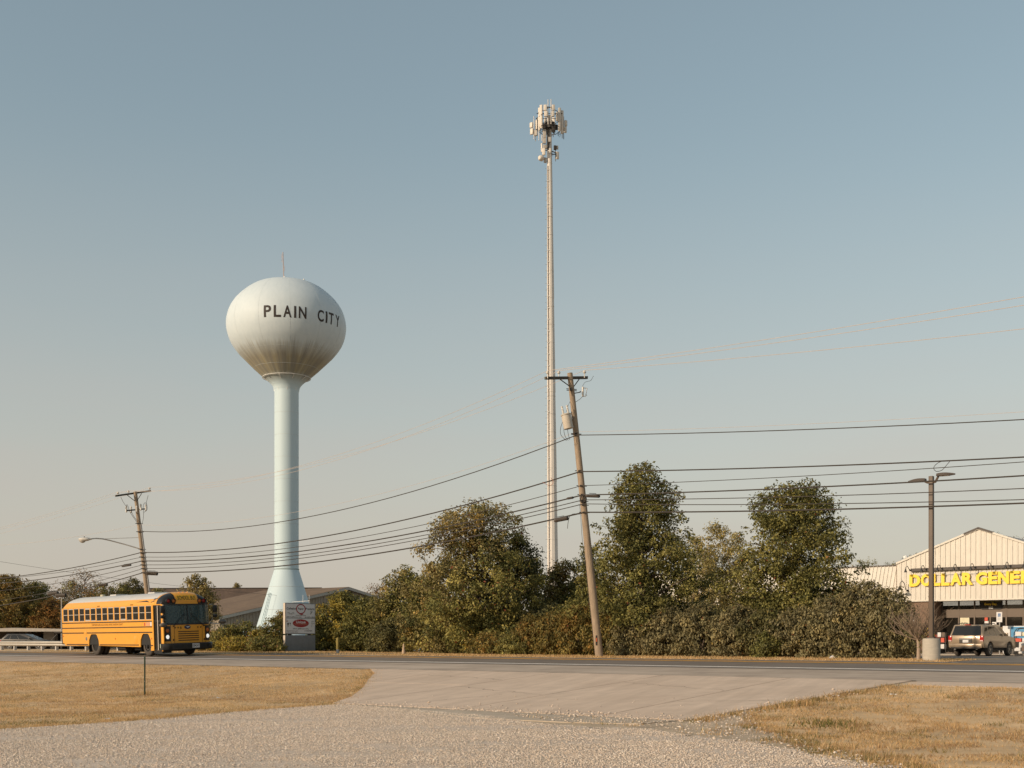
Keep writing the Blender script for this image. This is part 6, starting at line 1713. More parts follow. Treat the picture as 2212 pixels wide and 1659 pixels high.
def car(name, label, cat, pos, heading, paint, spec):
    root = thing(name, label, cat, pos, heading)
    W2 = spec['W'] / 2
    poly = spec['top'] + arch_pts(spec['fw'], spec['ar'], spec['sill']) + arch_pts(spec['rw'], spec['ar'], spec['sill']) + spec['tail']
    MB().prism(poly, 'y', -W2, W2).build('body', paint, root, bevel=spec.get('bev', 0.06), segs=3)
    MB().b2((spec['rw'] - 0.5, -W2 + 0.12, 0.3), (spec['fw'] + 0.5, W2 - 0.12, spec['sill'] + 0.5)).build('underbody', M_BLACK, root)
    gv, gf = frust(spec['gb'], spec['gr'], spec['gz'][0], spec['gz'][1])
    MB().add(gv, gf).build('cabin', paint, root, bevel=0.05, segs=3)
    for sgn in (-1, 1):
        for u0, u1, v0, v1, s0_, s1_ in spec['side']:
            MB().add(side_win(gv, sgn, u0, u1, v0, v1, 0.008, s0_, s1_), [(0, 1, 2, 3)]).build('side_window', M_CGLASS, root)
        for x in (spec['fw'], spec['rw']): car_wheel(root, x, sgn * (W2 - 0.12), spec['wr'], sgn)
        MB().box((spec['mir'][0], sgn * (W2 + 0.1), spec['mir'][1]), (0.12, 0.22, 0.16)).build('mirror', paint, root, bevel=0.03)
        for x, z in spec['hand']: MB().box((x, sgn * (W2 + 0.012), z), (0.2, 0.03, 0.035)).build('door_handle', paint, root)
    MB().add(end_win(gv, True, 0.06, 0.94, 0.10, 0.88, 0.012), [(0, 1, 2, 3)]).build('rear_window', M_CGLASS, root)
    MB().add(end_win(gv, False, 0.06, 0.94, 0.06, 0.90, 0.012), [(0, 1, 2, 3)]).build('windscreen', M_CGLASS, root)
    return root, gv
M_GOLD = mat('bronze_paint', (0.33, 0.245, 0.165), 0.30, 0.25, var=0.04, scale=2, coat=0.5)
suv_spec = dict(W=1.96, sill=0.46, fw=3.86, rw=1.05, ar=0.46, wr=0.375, gz=(1.10, 1.76), gb=(0.06, 3.72, 0.95), gr=(0.36, 2.72, 0.80), mir=(3.05, 1.22), hand=((1.62, 1.02), (2.62, 1.02)), bev=0.07,
    top=[(0.02, 0.62), (0.0, 0.92), (0.03, 1.15), (3.60, 1.15), (4.55, 1.04), (4.78, 0.92), (4.84, 0.62), (4.80, 0.42), (4.40, 0.40)], tail=[(0.40, 0.46), (0.08, 0.48)],
    side=((0.045, 0.225, 0.08, 0.84, 0.05, 0.0), (0.265, 0.50, 0.08, 0.86, 0.0, 0.0), (0.525, 0.80, 0.08, 0.86, 0.0, 0.12)))
sp0 = at_g(2086, 66.5); sp0.z = HXY(sp0.x, sp0.y) + 0.006
suv, gv = car('parked_suv', 'bronze SUV parked facing the store', 'SUV', sp0, R(47), M_GOLD, suv_spec)
for sgn in (-1, 1):
    tl = MB().b2((-0.02, sgn * 0.78, 0.82), (0.10, sgn * 0.985, 1.14)).build('tail_lamp', M_TAIL, suv, bevel=0.02)
    MB().b2((-0.032, sgn * 0.80, 0.83), (-0.018, sgn * 0.97, 0.90)).build('reverse_lamp', mat('lamp_pinkish', (0.6, 0.4, 0.36), 0.2), tl)
    MB().tube([(0.75, sgn * 0.72, 1.79), (0.8, sgn * 0.72, 1.83), (2.3, sgn * 0.72, 1.83), (2.4, sgn * 0.72, 1.77)], 0.02, 5).build('roof_rail', M_DARK, suv)
    MB().lathe([(0.05, -0.12), (0.05, 0.05)], 10, (0.1, sgn * 0.6, 0.42), axis='x').build('exhaust', M_STEEL, suv)
MB().b2((-0.07, -0.93, 0.46), (0.12, 0.93, 0.70)).build('rear_bumper', M_GOLD, suv, bevel=0.05)
MB().b2((-0.085, -0.82, 0.42), (0.05, 0.82, 0.52)).build('bumper_valance', mat('valance_dark', (0.06, 0.05, 0.042), 0.6), suv, bevel=0.02)
MB().b2((-0.018, -0.36, 0.93), (0.0, 0.36, 1.0)).build('chrome_strip', M_CHROME, suv)
nb = MB().b2((-0.016, -0.36, 0.74), (0.0, 0.36, 0.925)).build('plate_recess', M_DARK, suv)
MB().b2((-0.026, -0.16, 0.76), (-0.017, 0.16, 0.91)).build('licence_plate', M_PLATE, nb)
MB().b2((0.25, -0.17, 1.735), (0.30, 0.17, 1.775)).build('brake_lamp', M_TAIL, suv)
MB().tube([(0.0, 0.1, 1.16), (-0.02, -0.25, 1.17)], 0.012, 4).build('rear_wiper', M_BLACK, suv)
M_GREYP = mat('grey_paint', (0.085, 0.075, 0.065), 0.3, 0.3, var=0.04, coat=0.5)
wag_spec = dict(W=1.84, sill=0.42, fw=3.75, rw=0.95, ar=0.40, wr=0.34, gz=(0.98, 1.50), gb=(0.10, 3.55, 0.88), gr=(0.62, 2.35, 0.70), mir=(2.95, 1.08), hand=((1.5, 0.9), (2.5, 0.9)), bev=0.07,
    top=[(0.02, 0.55), (0.0, 0.85), (0.06, 1.03), (3.45, 1.02), (4.35, 0.86), (4.62, 0.72), (4.68, 0.5), (4.62, 0.35), (4.25, 0.33)], tail=[(0.35, 0.40), (0.06, 0.42)],
    side=((0.06, 0.24, 0.08, 0.8, 0.08, 0.0), (0.26, 0.50, 0.08, 0.86, 0.0, 0.0), (0.52, 0.84, 0.08, 0.86, 0.0, 0.16)))
c1 = at_g(9, 112); c1.z = -0.12
cg, _ = car('parked_car', 'dark grey hatchback parked behind the guardrail', 'car', c1, R(-4), M_GREYP, wag_spec)
for sgn in (-1, 1): MB().b2((-0.02, sgn * 0.62, 0.72), (0.2, sgn * 0.925, 0.92)).build('tail_lamp', M_TAIL, cg, bevel=0.02)
MB().b2((-0.015, -0.2, 0.70), (0.0, 0.2, 0.82)).build('licence_plate', M_PLATE, cg)
c2 = at_g(78, 126); c2.z = -0.12
car('parked_car', 'black car parked deeper in the shade left of the bus', 'car', c2, R(8), mat('black_paint', (0.02, 0.02, 0.02), 0.3, coat=0.5), wag_spec)
# ------------------------------------------------------------------ trees and shrubs
def leaf_cloud(rr, C, Nrm, size, droop, aspect, n):
    """n quads with centres C, facing roughly Nrm"""
    a = rr.normal(0, 1, (n, 3)) * 0.75 + Nrm
    a /= np.linalg.norm(a, axis=1, keepdims=True) + 1e-9
    upv = rr.normal(0, 1, (n, 3)) * 0.6; upv[:, 2] += -droop
    t = upv - (upv * a).sum(1, keepdims=True) * a
    t /= np.linalg.norm(t, axis=1, keepdims=True) + 1e-9
    b = np.cross(a, t)
    L = size * rr.uniform(0.7, 1.3, (n, 1)); Wd = L * aspect
    fold = a * (Wd * 0.35)
    v0 = C; v1 = C + t * L * 0.5 + b * Wd * 0.5 + fold; v2 = C + t * L; v3 = C + t * L * 0.5 - b * Wd * 0.5 + fold
    V = np.stack([v0, v1, v2, v3], 1).reshape(-1, 3)
    i = np.arange(n)[:, None] * 4
    F_ = np.concatenate([i + np.array([0, 1, 2]), i + np.array([0, 2, 3])], 0)
    return V, F_
M_LEAF = leaf_mat('leaf', 0.30, 0.55)
P_OLIVE = ((0.200, 0.183, 0.055), (0.143, 0.138, 0.041), (0.264, 0.232, 0.068), (0.105, 0.106, 0.035), (0.313, 0.262, 0.077))
P_PALE = ((0.302, 0.245, 0.094), (0.238, 0.198, 0.074), (0.360, 0.283, 0.118), (0.181, 0.149, 0.059), (0.393, 0.275, 0.086))
P_DARK = ((0.128, 0.116, 0.046), (0.091, 0.086, 0.034), (0.167, 0.149, 0.055), (0.073, 0.072, 0.029), (0.208, 0.179, 0.062))
P_ORANGE = ((0.260, 0.147, 0.039), (0.182, 0.114, 0.036), (0.325, 0.194, 0.055), (0.130, 0.094, 0.033), (0.338, 0.141, 0.033))
P_RUST = ((0.223, 0.171, 0.050), (0.158, 0.133, 0.042), (0.283, 0.214, 0.059), (0.113, 0.104, 0.035), (0.321, 0.177, 0.043))
P_YELL = ((0.335, 0.255, 0.046), (0.238, 0.195, 0.042), (0.423, 0.323, 0.065), (0.164, 0.142, 0.036), (0.478, 0.338, 0.055))
P_GREY = ((0.233, 0.202, 0.099), (0.172, 0.153, 0.075), (0.300, 0.251, 0.125), (0.122, 0.107, 0.059), (0.332, 0.264, 0.116))
P_BIRCH = ((0.374, 0.310, 0.121), (0.297, 0.253, 0.099), (0.440, 0.356, 0.143), (0.242, 0.207, 0.088), (0.462, 0.345, 0.110))
P_SPRT = ((0.16, 0.16, 0.045), (0.22, 0.20, 0.06), (0.12, 0.12, 0.04), (0.10, 0.095, 0.035), (0.25, 0.22, 0.06))
def plant(name, label, cat, pos, h, prof, rx, palette, n_clump, per, leaf, seed, trunk_r=0.12, trunk_h=None, ry=None, clump_r=0.35, droop=0.5, aspect=0.6,
          limbs=24, noise_amp=0.28, shell=2.2, group=None, accents=None, z0=0.0, accent_p=0.03, lean=(0, 0), leafm=None, fork=1, blend=None, bark=None, sprigs=0.35):
    """tree or shrub: prof = [(t, radius fraction)] up its height, rx/ry half widths in metres"""
    rr = np.random.default_rng(seed)
    root = thing(name, label, cat, pos, group=group)
    ry = ry or rx
    ts = [a for a, b in prof]; rs = [b for a, b in prof]
    # clump centres through the crown volume, denser toward the skin
    t = rr.uniform(ts[0], ts[-1], n_clump * 6)
    keep = rr.uniform(0, 1, len(t)) < (np.interp(t, ts, rs) + 0.10)
    t = t[keep][:n_clump]
    n = len(t)
    th = rr.uniform(0, 2 * np.pi, n)
    u = rr.uniform(0, 1, n) ** (1 / shell)
    off = rr.uniform(0, 50)
    nz = np.array([mnoise.noise(Vector((math.cos(a) * 1.6 + off, math.sin(a) * 1.6, b * 5.0))) + 0.6 * mnoise.noise(Vector((math.cos(a) * 4 + off, math.sin(a) * 4, b * 11.0))) for a, b in zip(th, t)])
    Rn = np.interp(t, ts, rs) * (1 + noise_amp * 1.6 * nz)
    C = np.stack([np.cos(th) * Rn * u * rx + lean[0] * t * h, np.sin(th) * Rn * u * ry + lean[1] * t * h, z0 + t * (h - z0)], -1)
    cr = clump_r * rr.uniform(0.55, 1.35, n)
    dens = np.full(n, float(per))
    if sprigs > 0:                                # thin shoots that stick out of the skin of the crown
        ns = int(n * sprigs)
        t2 = rr.uniform(ts[0] + 0.15 * (ts[-1] - ts[0]), 1.0, ns); a2 = rr.uniform(0, 2 * np.pi, ns)
        R2 = np.interp(t2, ts, rs) * rr.uniform(0.98, 1.16, ns) + rr.uniform(0.0, 0.06, ns)
        C2 = np.stack([np.cos(a2) * R2 * rx + lean[0] * t2 * h, np.sin(a2) * R2 * ry + lean[1] * t2 * h, z0 + (t2 + rr.uniform(0, 0.035, ns)) * (h - z0)], -1)
        C = np.concatenate([C, C2]); cr = np.concatenate([cr, clump_r * rr.uniform(0.25, 0.5, ns)]); dens = np.concatenate([dens, np.full(ns, per * 0.16)])
        n = len(C)
    # leaves
    ci = np.repeat(np.arange(n), rr.poisson(dens))
    m = len(ci)
    d = rr.normal(0, 1, (m, 3)); d /= np.linalg.norm(d, axis=1, keepdims=True)
    rad = rr.uniform(0, 1, (m, 1)) ** 0.55
    LC = C[ci] + d * rad * cr[ci][:, None] * np.array([1, 1, 0.8])
    LC[:, 2] = np.maximum(LC[:, 2], 0.02)
    outw = LC - np.array([0, 0, h * 0.45]); outw /= np.linalg.norm(outw, axis=1, keepdims=True) + 1e-9
    V, F_ = leaf_cloud(rr, LC, outw * 0.6 + d * 0.5 + np.array([0, 0, 0.35]), leaf * rr.uniform(0.75, 1.25, (m, 1)), droop, aspect, m)
    pal = np.array(palette)
    cp = rr.integers(0, len(pal), n)
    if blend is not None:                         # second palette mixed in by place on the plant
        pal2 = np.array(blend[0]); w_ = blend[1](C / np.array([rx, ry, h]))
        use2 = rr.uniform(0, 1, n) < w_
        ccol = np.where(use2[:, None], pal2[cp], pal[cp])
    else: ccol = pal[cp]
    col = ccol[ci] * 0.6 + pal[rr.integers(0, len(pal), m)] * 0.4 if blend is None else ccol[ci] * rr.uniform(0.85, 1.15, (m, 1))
    col = col * rr.uniform(0.75, 1.3, (m, 1)) * rr.uniform(0.72, 1.28, (n, 1))[ci]
    if accents is not None:
        am_ = rr.uniform(0, 1, m) < accent_p
        col[am_] = np.array(accents)[rr.integers(0, len(accents), am_.sum())]
    o = raw_mesh('crown' if cat == 'tree' else 'foliage', V, F_, leafm or M_LEAF, root, cols=np.repeat(col, 4, 0))
    tag(o, kind='stuff')
    # trunk and limbs
    tm = MB(); pr = random.Random(seed)
    th_ = trunk_h or h * 0.86
    mk = bark or M_BARK
    for f in range(fork):
        a = 2 * math.pi * f / max(fork, 1) + 0.4; sp_ = 0.0 if fork == 1 else 0.22
        pts = []
        for i in range(8):
            q = i / 7
            pts.append((math.cos(a) * sp_ * q * rx * 1.6 + lean[0] * q * h + pr.uniform(-1, 1) * 0.05 * (i > 0), math.sin(a) * sp_ * q * ry + lean[1] * q * h + pr.uniform(-1, 1) * 0.05 * (i > 0), -0.05 + q * th_))
        tm.tube(pts, [trunk_r * (1 - 0.85 * i / 7) for i in range(8)], 8)
    tm.build('trunk', mk, root, smooth=True)
    lm_ = MB()
    idx = rr.choice(n, min(limbs, n), replace=False)
    for k in idx:
        c = C[k]; zb_ = max(0.12 * h, c[2] - (0.25 + 0.35 * pr.random()) * math.hypot(c[0], c[1]) - 0.15)
        a = Vector((lean[0] * zb_, lean[1] * zb_, zb_)); b = Vector(c); mid = a.lerp(b, 0.5) + Vector((pr.uniform(-.1, .1), pr.uniform(-.1, .1), 0.06 * h * pr.random()))
        r0_ = trunk_r * (0.42 if cat == 'tree' else 0.5) * (1 - 0.55 * zb_ / h)
        lm_.tube([a, mid, b], [r0_, r0_ * 0.55, 0.008], 5)
    if len(idx): lm_.build('limbs', mk, root, smooth=True)
    return root
CON = [(0.05, 0.60), (0.12, 0.85), (0.25, 1.0), (0.41, 0.97), (0.53, 0.87), (0.66, 0.71), (0.78, 0.52), (0.90, 0.32), (0.97, 0.15), (1.0, 0.05)]
BRD = [(0.05, 0.60), (0.12, 0.85), (0.25, 1.0), (0.46, 0.98), (0.60, 0.88), (0.73, 0.75), (0.87, 0.62), (0.96, 0.46), (1.0, 0.25)]
OVO = [(0.06, 0.55), (0.18, 0.88), (0.35, 1.0), (0.52, 0.95), (0.68, 0.80), (0.82, 0.60), (0.92, 0.42), (1.0, 0.16)]
RND = [(0.22, 0.30), (0.32, 0.70), (0.45, 0.95), (0.6, 1.0), (0.75, 0.86), (0.88, 0.58), (1.0, 0.15)]
BSH = [(0.0, 0.80), (0.15, 0.95), (0.4, 1.0), (0.65, 0.92), (0.82, 0.70), (0.94, 0.42), (1.0, 0.2)]
ACC = ((0.22, 0.06, 0.025), (0.28, 0.13, 0.04), (0.32, 0.22, 0.06))
# main trees
plant('pear_tree', 'tall dark conical tree just right of the transformer pole', 'tree', at_g(1388, 54), 8.5, CON, 2.7, P_OLIVE, 470, 92, 0.125, 11, 0.16, clump_r=0.52, accents=ACC, accent_p=0.01, noise_amp=0.46, limbs=70)
plant('pear_tree', 'broad dark tree standing left of the store before the mansard roof', 'tree', at_g(1716, 50), 7.1, BRD, 2.45, P_OLIVE, 450, 92, 0.12, 12, 0.16, clump_r=0.50, accents=ACC, accent_p=0.01, noise_amp=0.46, limbs=70)
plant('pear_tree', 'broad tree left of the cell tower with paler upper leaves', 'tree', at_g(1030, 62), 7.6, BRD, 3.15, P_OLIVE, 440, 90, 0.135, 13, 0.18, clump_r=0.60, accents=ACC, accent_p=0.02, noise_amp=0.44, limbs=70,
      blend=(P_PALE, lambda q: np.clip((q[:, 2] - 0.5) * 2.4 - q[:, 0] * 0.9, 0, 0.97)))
plant('pear_tree', 'dark rounded tree tucked against the broad tree left of the cell tower', 'tree', at_g(1120, 63.5), 6.2, OVO, 1.75, P_DARK, 300, 48, 0.15, 14, 0.14, clump_r=0.45, accents=ACC, accent_p=0.012, noise_amp=0.3)
plant('young_tree', 'lower tree under the cell tower with bronze leaves', 'tree', at_g(1215, 66), 5.0, RND, 1.35, P_RUST, 190, 42, 0.15, 15, 0.10, clump_r=0.4, noise_amp=0.35)
plant('young_tree', 'leafy young tree rising behind the leaning transformer pole', 'tree', at_g(1272, 65), 5.6, OVO, 1.5, P_OLIVE, 220, 44, 0.15, 16, 0.10, clump_r=0.4, noise_amp=0.38)
for i, (x, d, h_, w_, lab) in enumerate(((1508, 70, 6.9, 1.2, 'slender pale birch nearest the tall conical tree'), (1548, 72, 8.0, 1.4, 'tallest of the pale birches between the two dark trees'), (1588, 71, 7.2, 1.25, 'slender pale birch beside the broad dark tree left of the store'))):
    plant('birch_tree', lab, 'tree', at_g(x, d), h_, OVO, w_ * 1.15, P_BIRCH, 260, 40, 0.12, 20 + i, 0.085, clump_r=0.38, noise_amp=0.4, limbs=34, group='birches between the dark trees', bark=mat('birch_bark', (0.48, 0.36, 0.27), 0.8, var=0.25, scale=7, stretch=(1, 1, 3)), fork=2)
# hedge of single shrubs along the verge
hedge = [  # x, p, height, half width, palette
    (1150, 44.2, 1.75, 1.0, P_RUST, 'rust brown hedge shrub at the left end of the hedge'),
    (1205, 44.0, 1.95, 1.1, P_RUST, 'rust tinged hedge shrub second from the left end'),
    (1255, 43.9, 2.25, 1.1, P_RUST, 'tall orange brown hedge shrub left of the transformer pole'),
    (1318, 44.0, 1.9, 1.05, P_RUST, 'brownish hedge shrub right behind the transformer pole'),
    (1380, 43.9, 1.75, 1.15, P_GREY, 'low dull green hedge shrub under the tall conical tree'),
    (1448, 43.9, 2.05, 1.2, P_GREY, 'dull green hedge shrub between the conical tree and the birches'),
    (1520, 43.9, 2.2, 1.25, P_GREY, 'dull green hedge shrub below the birches'),
    (1598, 43.8, 2.05, 1.2, P_GREY, 'dull green hedge shrub left of the yellow green sprouts'),
    (1660, 43.8, 1.9, 1.15, P_DARK, 'dark hedge shrub with yellow green sprouts at its foot'),
    (1728, 43.7, 2.0, 1.15, P_GREY, 'dull green hedge shrub under the broad dark tree'),
    (1795, 43.6, 2.35, 1.2, P_GREY, 'hedge shrub left of the tallest hedge shrub'),
    (1868, 43.5, 2.9, 1.3, P_GREY, 'tallest hedge shrub with drooping leaves near the lamp post'),
    (1922, 43.5, 2.55, 0.9, P_GREY, 'rounded hedge shrub at the right end beside the bare shrub')]
for i, (x, p, h_, w_, pal, lab) in enumerate(hedge):
    plant('hedge_shrub', lab, 'shrub', at_p(x, p), h_, BSH, w_, pal, 210, 52, 0.115, 40 + i, 0.05, ry=1.0, clump_r=0.30, droop=1.6, aspect=0.5, limbs=14, noise_amp=0.16, shell=3.0, group='shrubs of the roadside hedge', accents=ACC, accent_p=0.012, fork=3)
plant('small_shrub', 'yellow green sprouting shrub at the foot of the hedge', 'shrub', at_p(1655, 42.6), 0.95, BSH, 0.55, P_SPRT, 70, 34, 0.10, 60, 0.02, clump_r=0.2, limbs=8)
plant('small_shrub', 'low brown shrub at the left foot of the hedge', 'shrub', at_p(1060, 44.0), 1.0, BSH, 1.3, P_RUST, 130, 36, 0.10, 61, 0.03, clump_r=0.28, limbs=8)
plant('small_shrub', 'low green shrub below the broad tree left of the cell tower', 'shrub', at_p(1115, 43.6), 0.9, BSH, 1.0, P_OLIVE, 110, 36, 0.10, 62, 0.03, clump_r=0.28, limbs=8)
plant('small_shrub', 'light green shrub under the left side of the broad tree', 'shrub', at_p(985, 46.5), 2.3, BSH, 1.5, P_PALE, 240, 44, 0.125, 63, 0.04, clump_r=0.36, limbs=14)
plant('small_shrub', 'green shrub under the middle of the broad tree', 'shrub', at_p(1045, 46.0), 2.2, BSH, 1.4, P_OLIVE, 220, 44, 0.12, 64, 0.04, clump_r=0.34, limbs=14, blend=(P_YELL, lambda q: np.clip(0.55 - q[:, 2] * 0.6, 0, 1)))
# a second row of shrubs that fills the shade behind the hedge
for i, (x, p, h_, w_, pal, lab) in enumerate(((1180, 47.5, 2.5, 1.6, P_DARK, 'dark understory shrub under the cell tower'), (1260, 47.5, 2.7, 1.6, P_OLIVE, 'understory shrub left of the transformer pole'), (1340, 47.5, 2.7, 1.7, P_OLIVE, 'understory shrub right of the transformer pole'), (1430, 47.5, 2.6, 1.6, P_DARK, 'dark understory shrub at the foot of the conical tree'), (1515, 49, 2.3, 1.5, P_OLIVE, 'understory shrub at the foot of the birches'), (1640, 47.5, 2.6, 1.6, P_DARK, 'dark understory shrub left of the broad tree trunk'), (1720, 47.0, 2.7, 1.6, P_OLIVE, 'understory shrub round the trunk left of the store'), (1795, 47.0, 2.9, 1.3, P_OLIVE, 'understory shrub before the left wing of the store'))):
    plant('understory_shrub', lab, 'shrub', at_p(x, p), h_, BSH, w_, pal, 230, 46, 0.14, 180 + i, 0.06, clump_r=0.42, limbs=16, noise_amp=0.25, group='shrubs behind the hedge')
# thicket behind the monument sign
plant('thicket_tree', 'bushy tree with yellow leaves right of the monument sign', 'tree', at_g(744, 80), 3.8, BSH, 1.9, P_YELL, 300, 46, 0.15, 70, 0.08, clump_r=0.42, noise_amp=0.32, limbs=26, blend=(P_OLIVE, lambda q: np.clip(0.45 + q[:, 0] * 0.4, 0, 0.9)))
plant('thicket_tree', 'darker green bushy tree between the yellow bush and the tall thicket', 'tree', at_g(800, 78), 3.4, BSH, 1.9, P_OLIVE, 280, 46, 0.15, 71, 0.08, clump_r=0.44, noise_amp=0.32, limbs=26)
plant('thicket_tree', 'tall green thicket tree just left of the broad tree', 'tree', at_g(872, 76), 5.3, OVO, 1.9, P_OLIVE, 300, 46, 0.15, 72, 0.10, clump_r=0.46, noise_amp=0.34, limbs=26, blend=(P_PALE, lambda q: np.clip(0.3 - q[:, 0] * 0.5, 0, 0.8)))
plant('thicket_tree', 'pale leaved thicket tree beside the broad tree trunk', 'tree', at_g(925, 68), 4.2, BSH, 1.5, P_PALE, 260, 44, 0.14, 73, 0.08, clump_r=0.42, noise_amp=0.32, limbs=22, blend=(P_OLIVE, lambda q: 0.5 + 0 * q[:, 0]))
plant('small_shrub', 'small green shrub tucked behind the right edge of the monument sign', 'shrub', at_g(690, 79), 2.3, BSH, 0.8, P_OLIVE, 110, 44, 0.13, 75, 0.04, clump_r=0.32)
plant('small_shrub', 'dark low shrub in front of the tall thicket', 'shrub', at_g(845, 70), 1.9, BSH, 1.4, P_DARK, 160, 40, 0.13, 74, 0.05, clump_r=0.36)
# weeds and shrubs before the water tower
for i, (x, d, h_, w_, pal, lab) in enumerate(((492, 76, 1.7, 1.1, P_OLIVE, 'green weedy shrub just right of the bus front'), (528, 77, 1.9, 1.0, P_OLIVE, 'green weedy shrub before the left foot of the water tower'), (560, 76, 1.35, 0.9, P_YELL, 'low yellowish weeds before the water tower'), (590, 75.5, 2.15, 0.85, P_OLIVE, 'upright dark shrub left of the monument sign'), (607, 77, 2.5, 0.6, P_PALE, 'pale feathery shrub touching the monument sign'), (510, 74, 0.9, 1.2, P_YELL, 'low yellow weeds along the verge by the bus'), (570, 73.5, 0.9, 1.2, P_OLIVE, 'low green weeds along the verge left of the sign'), (465, 78, 1.3, 1.0, P_RUST, 'brown weeds half hidden by the bus'))):
    plant('weedy_shrub', lab, 'shrub', at_g(x, d), h_, BSH, w_, pal, 150, 36, 0.105, 80 + i, 0.03, clump_r=0.26, noise_amp=0.42, limbs=16, fork=2, accents=((0.38, 0.22, 0.04), (0.30, 0.13, 0.09)), accent_p=0.05)
# trees on the left behind the bus
left_t = [(15, 130, 7.9, 3.7, P_RUST, RND, 'orange tinged maple at the left edge', 420, 44),
          (75, 134, 7.3, 3.7, P_OLIVE, OVO, 'dark green tree behind the grey car', 420, 44),
          (112, 129, 5.3, 2.3, P_ORANGE, OVO, 'low golden tree left of the bus tail', 240, 42),
          (160, 138, 7.7, 3.0, P_OLIVE, OVO, 'dull tree just behind the rear of the bus roof', 260, 30),
          (215, 150, 7.9, 3.2, P_OLIVE, RND, 'green tree over the middle of the bus roof', 240, 34),
          (256, 152, 8.0, 2.6, P_OLIVE, RND, 'dull green tree above the bus roof left of the lamp pole', 220, 36),
          (290, 156, 8.8, 2.8, P_DARK, RND, 'dark round tree directly left of the lamp pole', 300, 40),
          (345, 140, 6.9, 1.6, P_OLIVE, OVO, 'small green tree right of the lamp pole', 140, 34),
          (425, 118, 7.2, 2.1, P_PALE, RND, 'pale olive tree above the front of the bus', 230, 36),
          (318, 150, 4.9, 1.6, P_RUST, RND, 'reddish bush before the white gable', 120, 34)]
for i, (x, d, h_, w_, pal, pf, lab, nc, per) in enumerate(left_t):
    plant('autumn_tree', lab, 'tree', at_g(x, d), h_ , pf, w_, pal, nc, per, 0.20, 100 + i, 0.14, clump_r=0.55, noise_amp=0.36, limbs=34, accents=ACC, accent_p=0.02)
plant('thin_tree', 'thinly leaved brown tree with open twigs above the rear of the bus', 'tree', at_g(182, 128), 8.5, RND, 3.4, P_ORANGE, 230, 12, 0.15, 120, 0.14, clump_r=0.6, limbs=150, noise_amp=0.45, fork=2)
plant('thin_tree', 'thinly leaved pinkish tree behind the tan metal building', 'tree', at_g(812, 165), 8.6, RND, 3.6, P_ORANGE, 230, 15, 0.18, 121, 0.16, clump_r=0.6, limbs=120, noise_amp=0.4, fork=2)
for i, (x, d, h_, w_, lab) in enumerate(((1868, 112, 8.5, 3.0, 'open spreading tree behind the left wing of the store'), (1922, 116, 8.3, 2.2, 'open spreading tree between the store wing and the gable'), (1976, 118, 9.4, 2.8, 'thin tree showing over the left slope of the store gable'), (2150, 116, 11.2, 3.0, 'thin tree showing right of the store gable peak'), (2205, 114, 10.6, 3.0, 'thin tree at the right edge behind the store gable'))):
    plant('locust_tree', lab, 'tree', at_g(x, d), h_, RND, w_, P_OLIVE, 260, 22, 0.15, 130 + i, 0.14, clump_r=0.42, limbs=70, noise_amp=0.42, fork=2, aspect=0.45, group='open trees behind the store', blend=(P_PALE, lambda q: 0.4 + 0 * q[:, 0]))
plant('conifer_tree', 'top of a conifer over the dark shingle roof', 'tree', at_g(512, 215), 11.0, [(0.3, 0.9), (0.5, 0.8), (0.8, 0.5), (1.0, 0.2)], 2.2, P_PALE, 130, 40, 0.25, 140, 0.15, clump_r=0.5)
# far tree line that closes the horizon
for i, (x, d, h_, w_, lab) in enumerate(((-60, 150, 6.6, 5.5, 'dense tree mass past the left edge'), (60, 165, 6.8, 6.0, 'dense tree mass behind the autumn trees'), (150, 170, 6.4, 6.0, 'dense tree mass far behind the bus tail'), (1330, 150, 5.4, 7.0, 'dense tree mass far behind the leaning transformer pole'), (1480, 150, 5.4, 8.0, 'dense tree mass far behind the birches'), (1190, 150, 5.0, 6.5, 'dense tree mass at the foot of the cell tower'), (960, 150, 5.0, 8.0, 'dense tree mass far behind the broad tree'))):
    plant('far_tree', lab, 'tree', at_g(x, d), h_, BSH, w_, P_OLIVE if i != 1 else P_RUST, 360, 30, 0.30, 150 + i, 0.2, ry=3.0, clump_r=0.8, noise_amp=0.3, limbs=10)
# bare shrub by the lamp base
bs_p = at_p(1984, 41.6)
bare = thing('bare_shrub', 'leafless twiggy shrub on a single stem beside the lamp base', 'shrub', bs_p)
pr = random.Random(5)
tr_ = MB(); tr_.tube([(0, 0, -0.05), (0.01, 0, 0.4), (-0.01, 0, 0.75)], [0.075, 0.062, 0.06], 10); M_TWIG = mat('twig_bark', (0.20, 0.145, 0.10), 0.85, var=0.25, scale=9)
tr_.build('trunk', mat('pale_trunk', (0.33, 0.25, 0.185), 0.85, var=0.2, scale=9, stretch=(3, 3, 1)), bare, smooth=True)
tg = MB()
def grow(p, d, L, r_, lev):
    pts = [p]; q = p
    for i in range(4):
        d = (d + Vector((pr.uniform(-.18, .18), pr.uniform(-.18, .18), pr.uniform(-.02, .14)))).normalized(); q = q + d * (L / 4); pts.append(q)
    tg.tube(pts, [r_ * (1 - 0.17 * i) for i in range(5)], 5 if lev < 2 else 4)
    if lev < 3:
        for k in range(4 if lev == 0 else 3):
            s_ = pts[1 + (k % 4)]; dd = (d + Vector((pr.uniform(-.7, .7), pr.uniform(-.7, .7), pr.uniform(-.3, .5)))).normalized()
            grow(s_, dd, L * pr.uniform(0.5, 0.75), r_ * 0.55, lev + 1)
for k in range(15):
    a = 2 * math.pi * k / 15 + pr.uniform(-.2, .2); el = pr.uniform(0.35, 1.35)
    grow(Vector((0, 0, 0.68)), Vector((math.cos(a) * math.cos(el), math.sin(a) * math.cos(el), math.sin(el))), pr.uniform(0.55, 0.9), 0.026, 0)
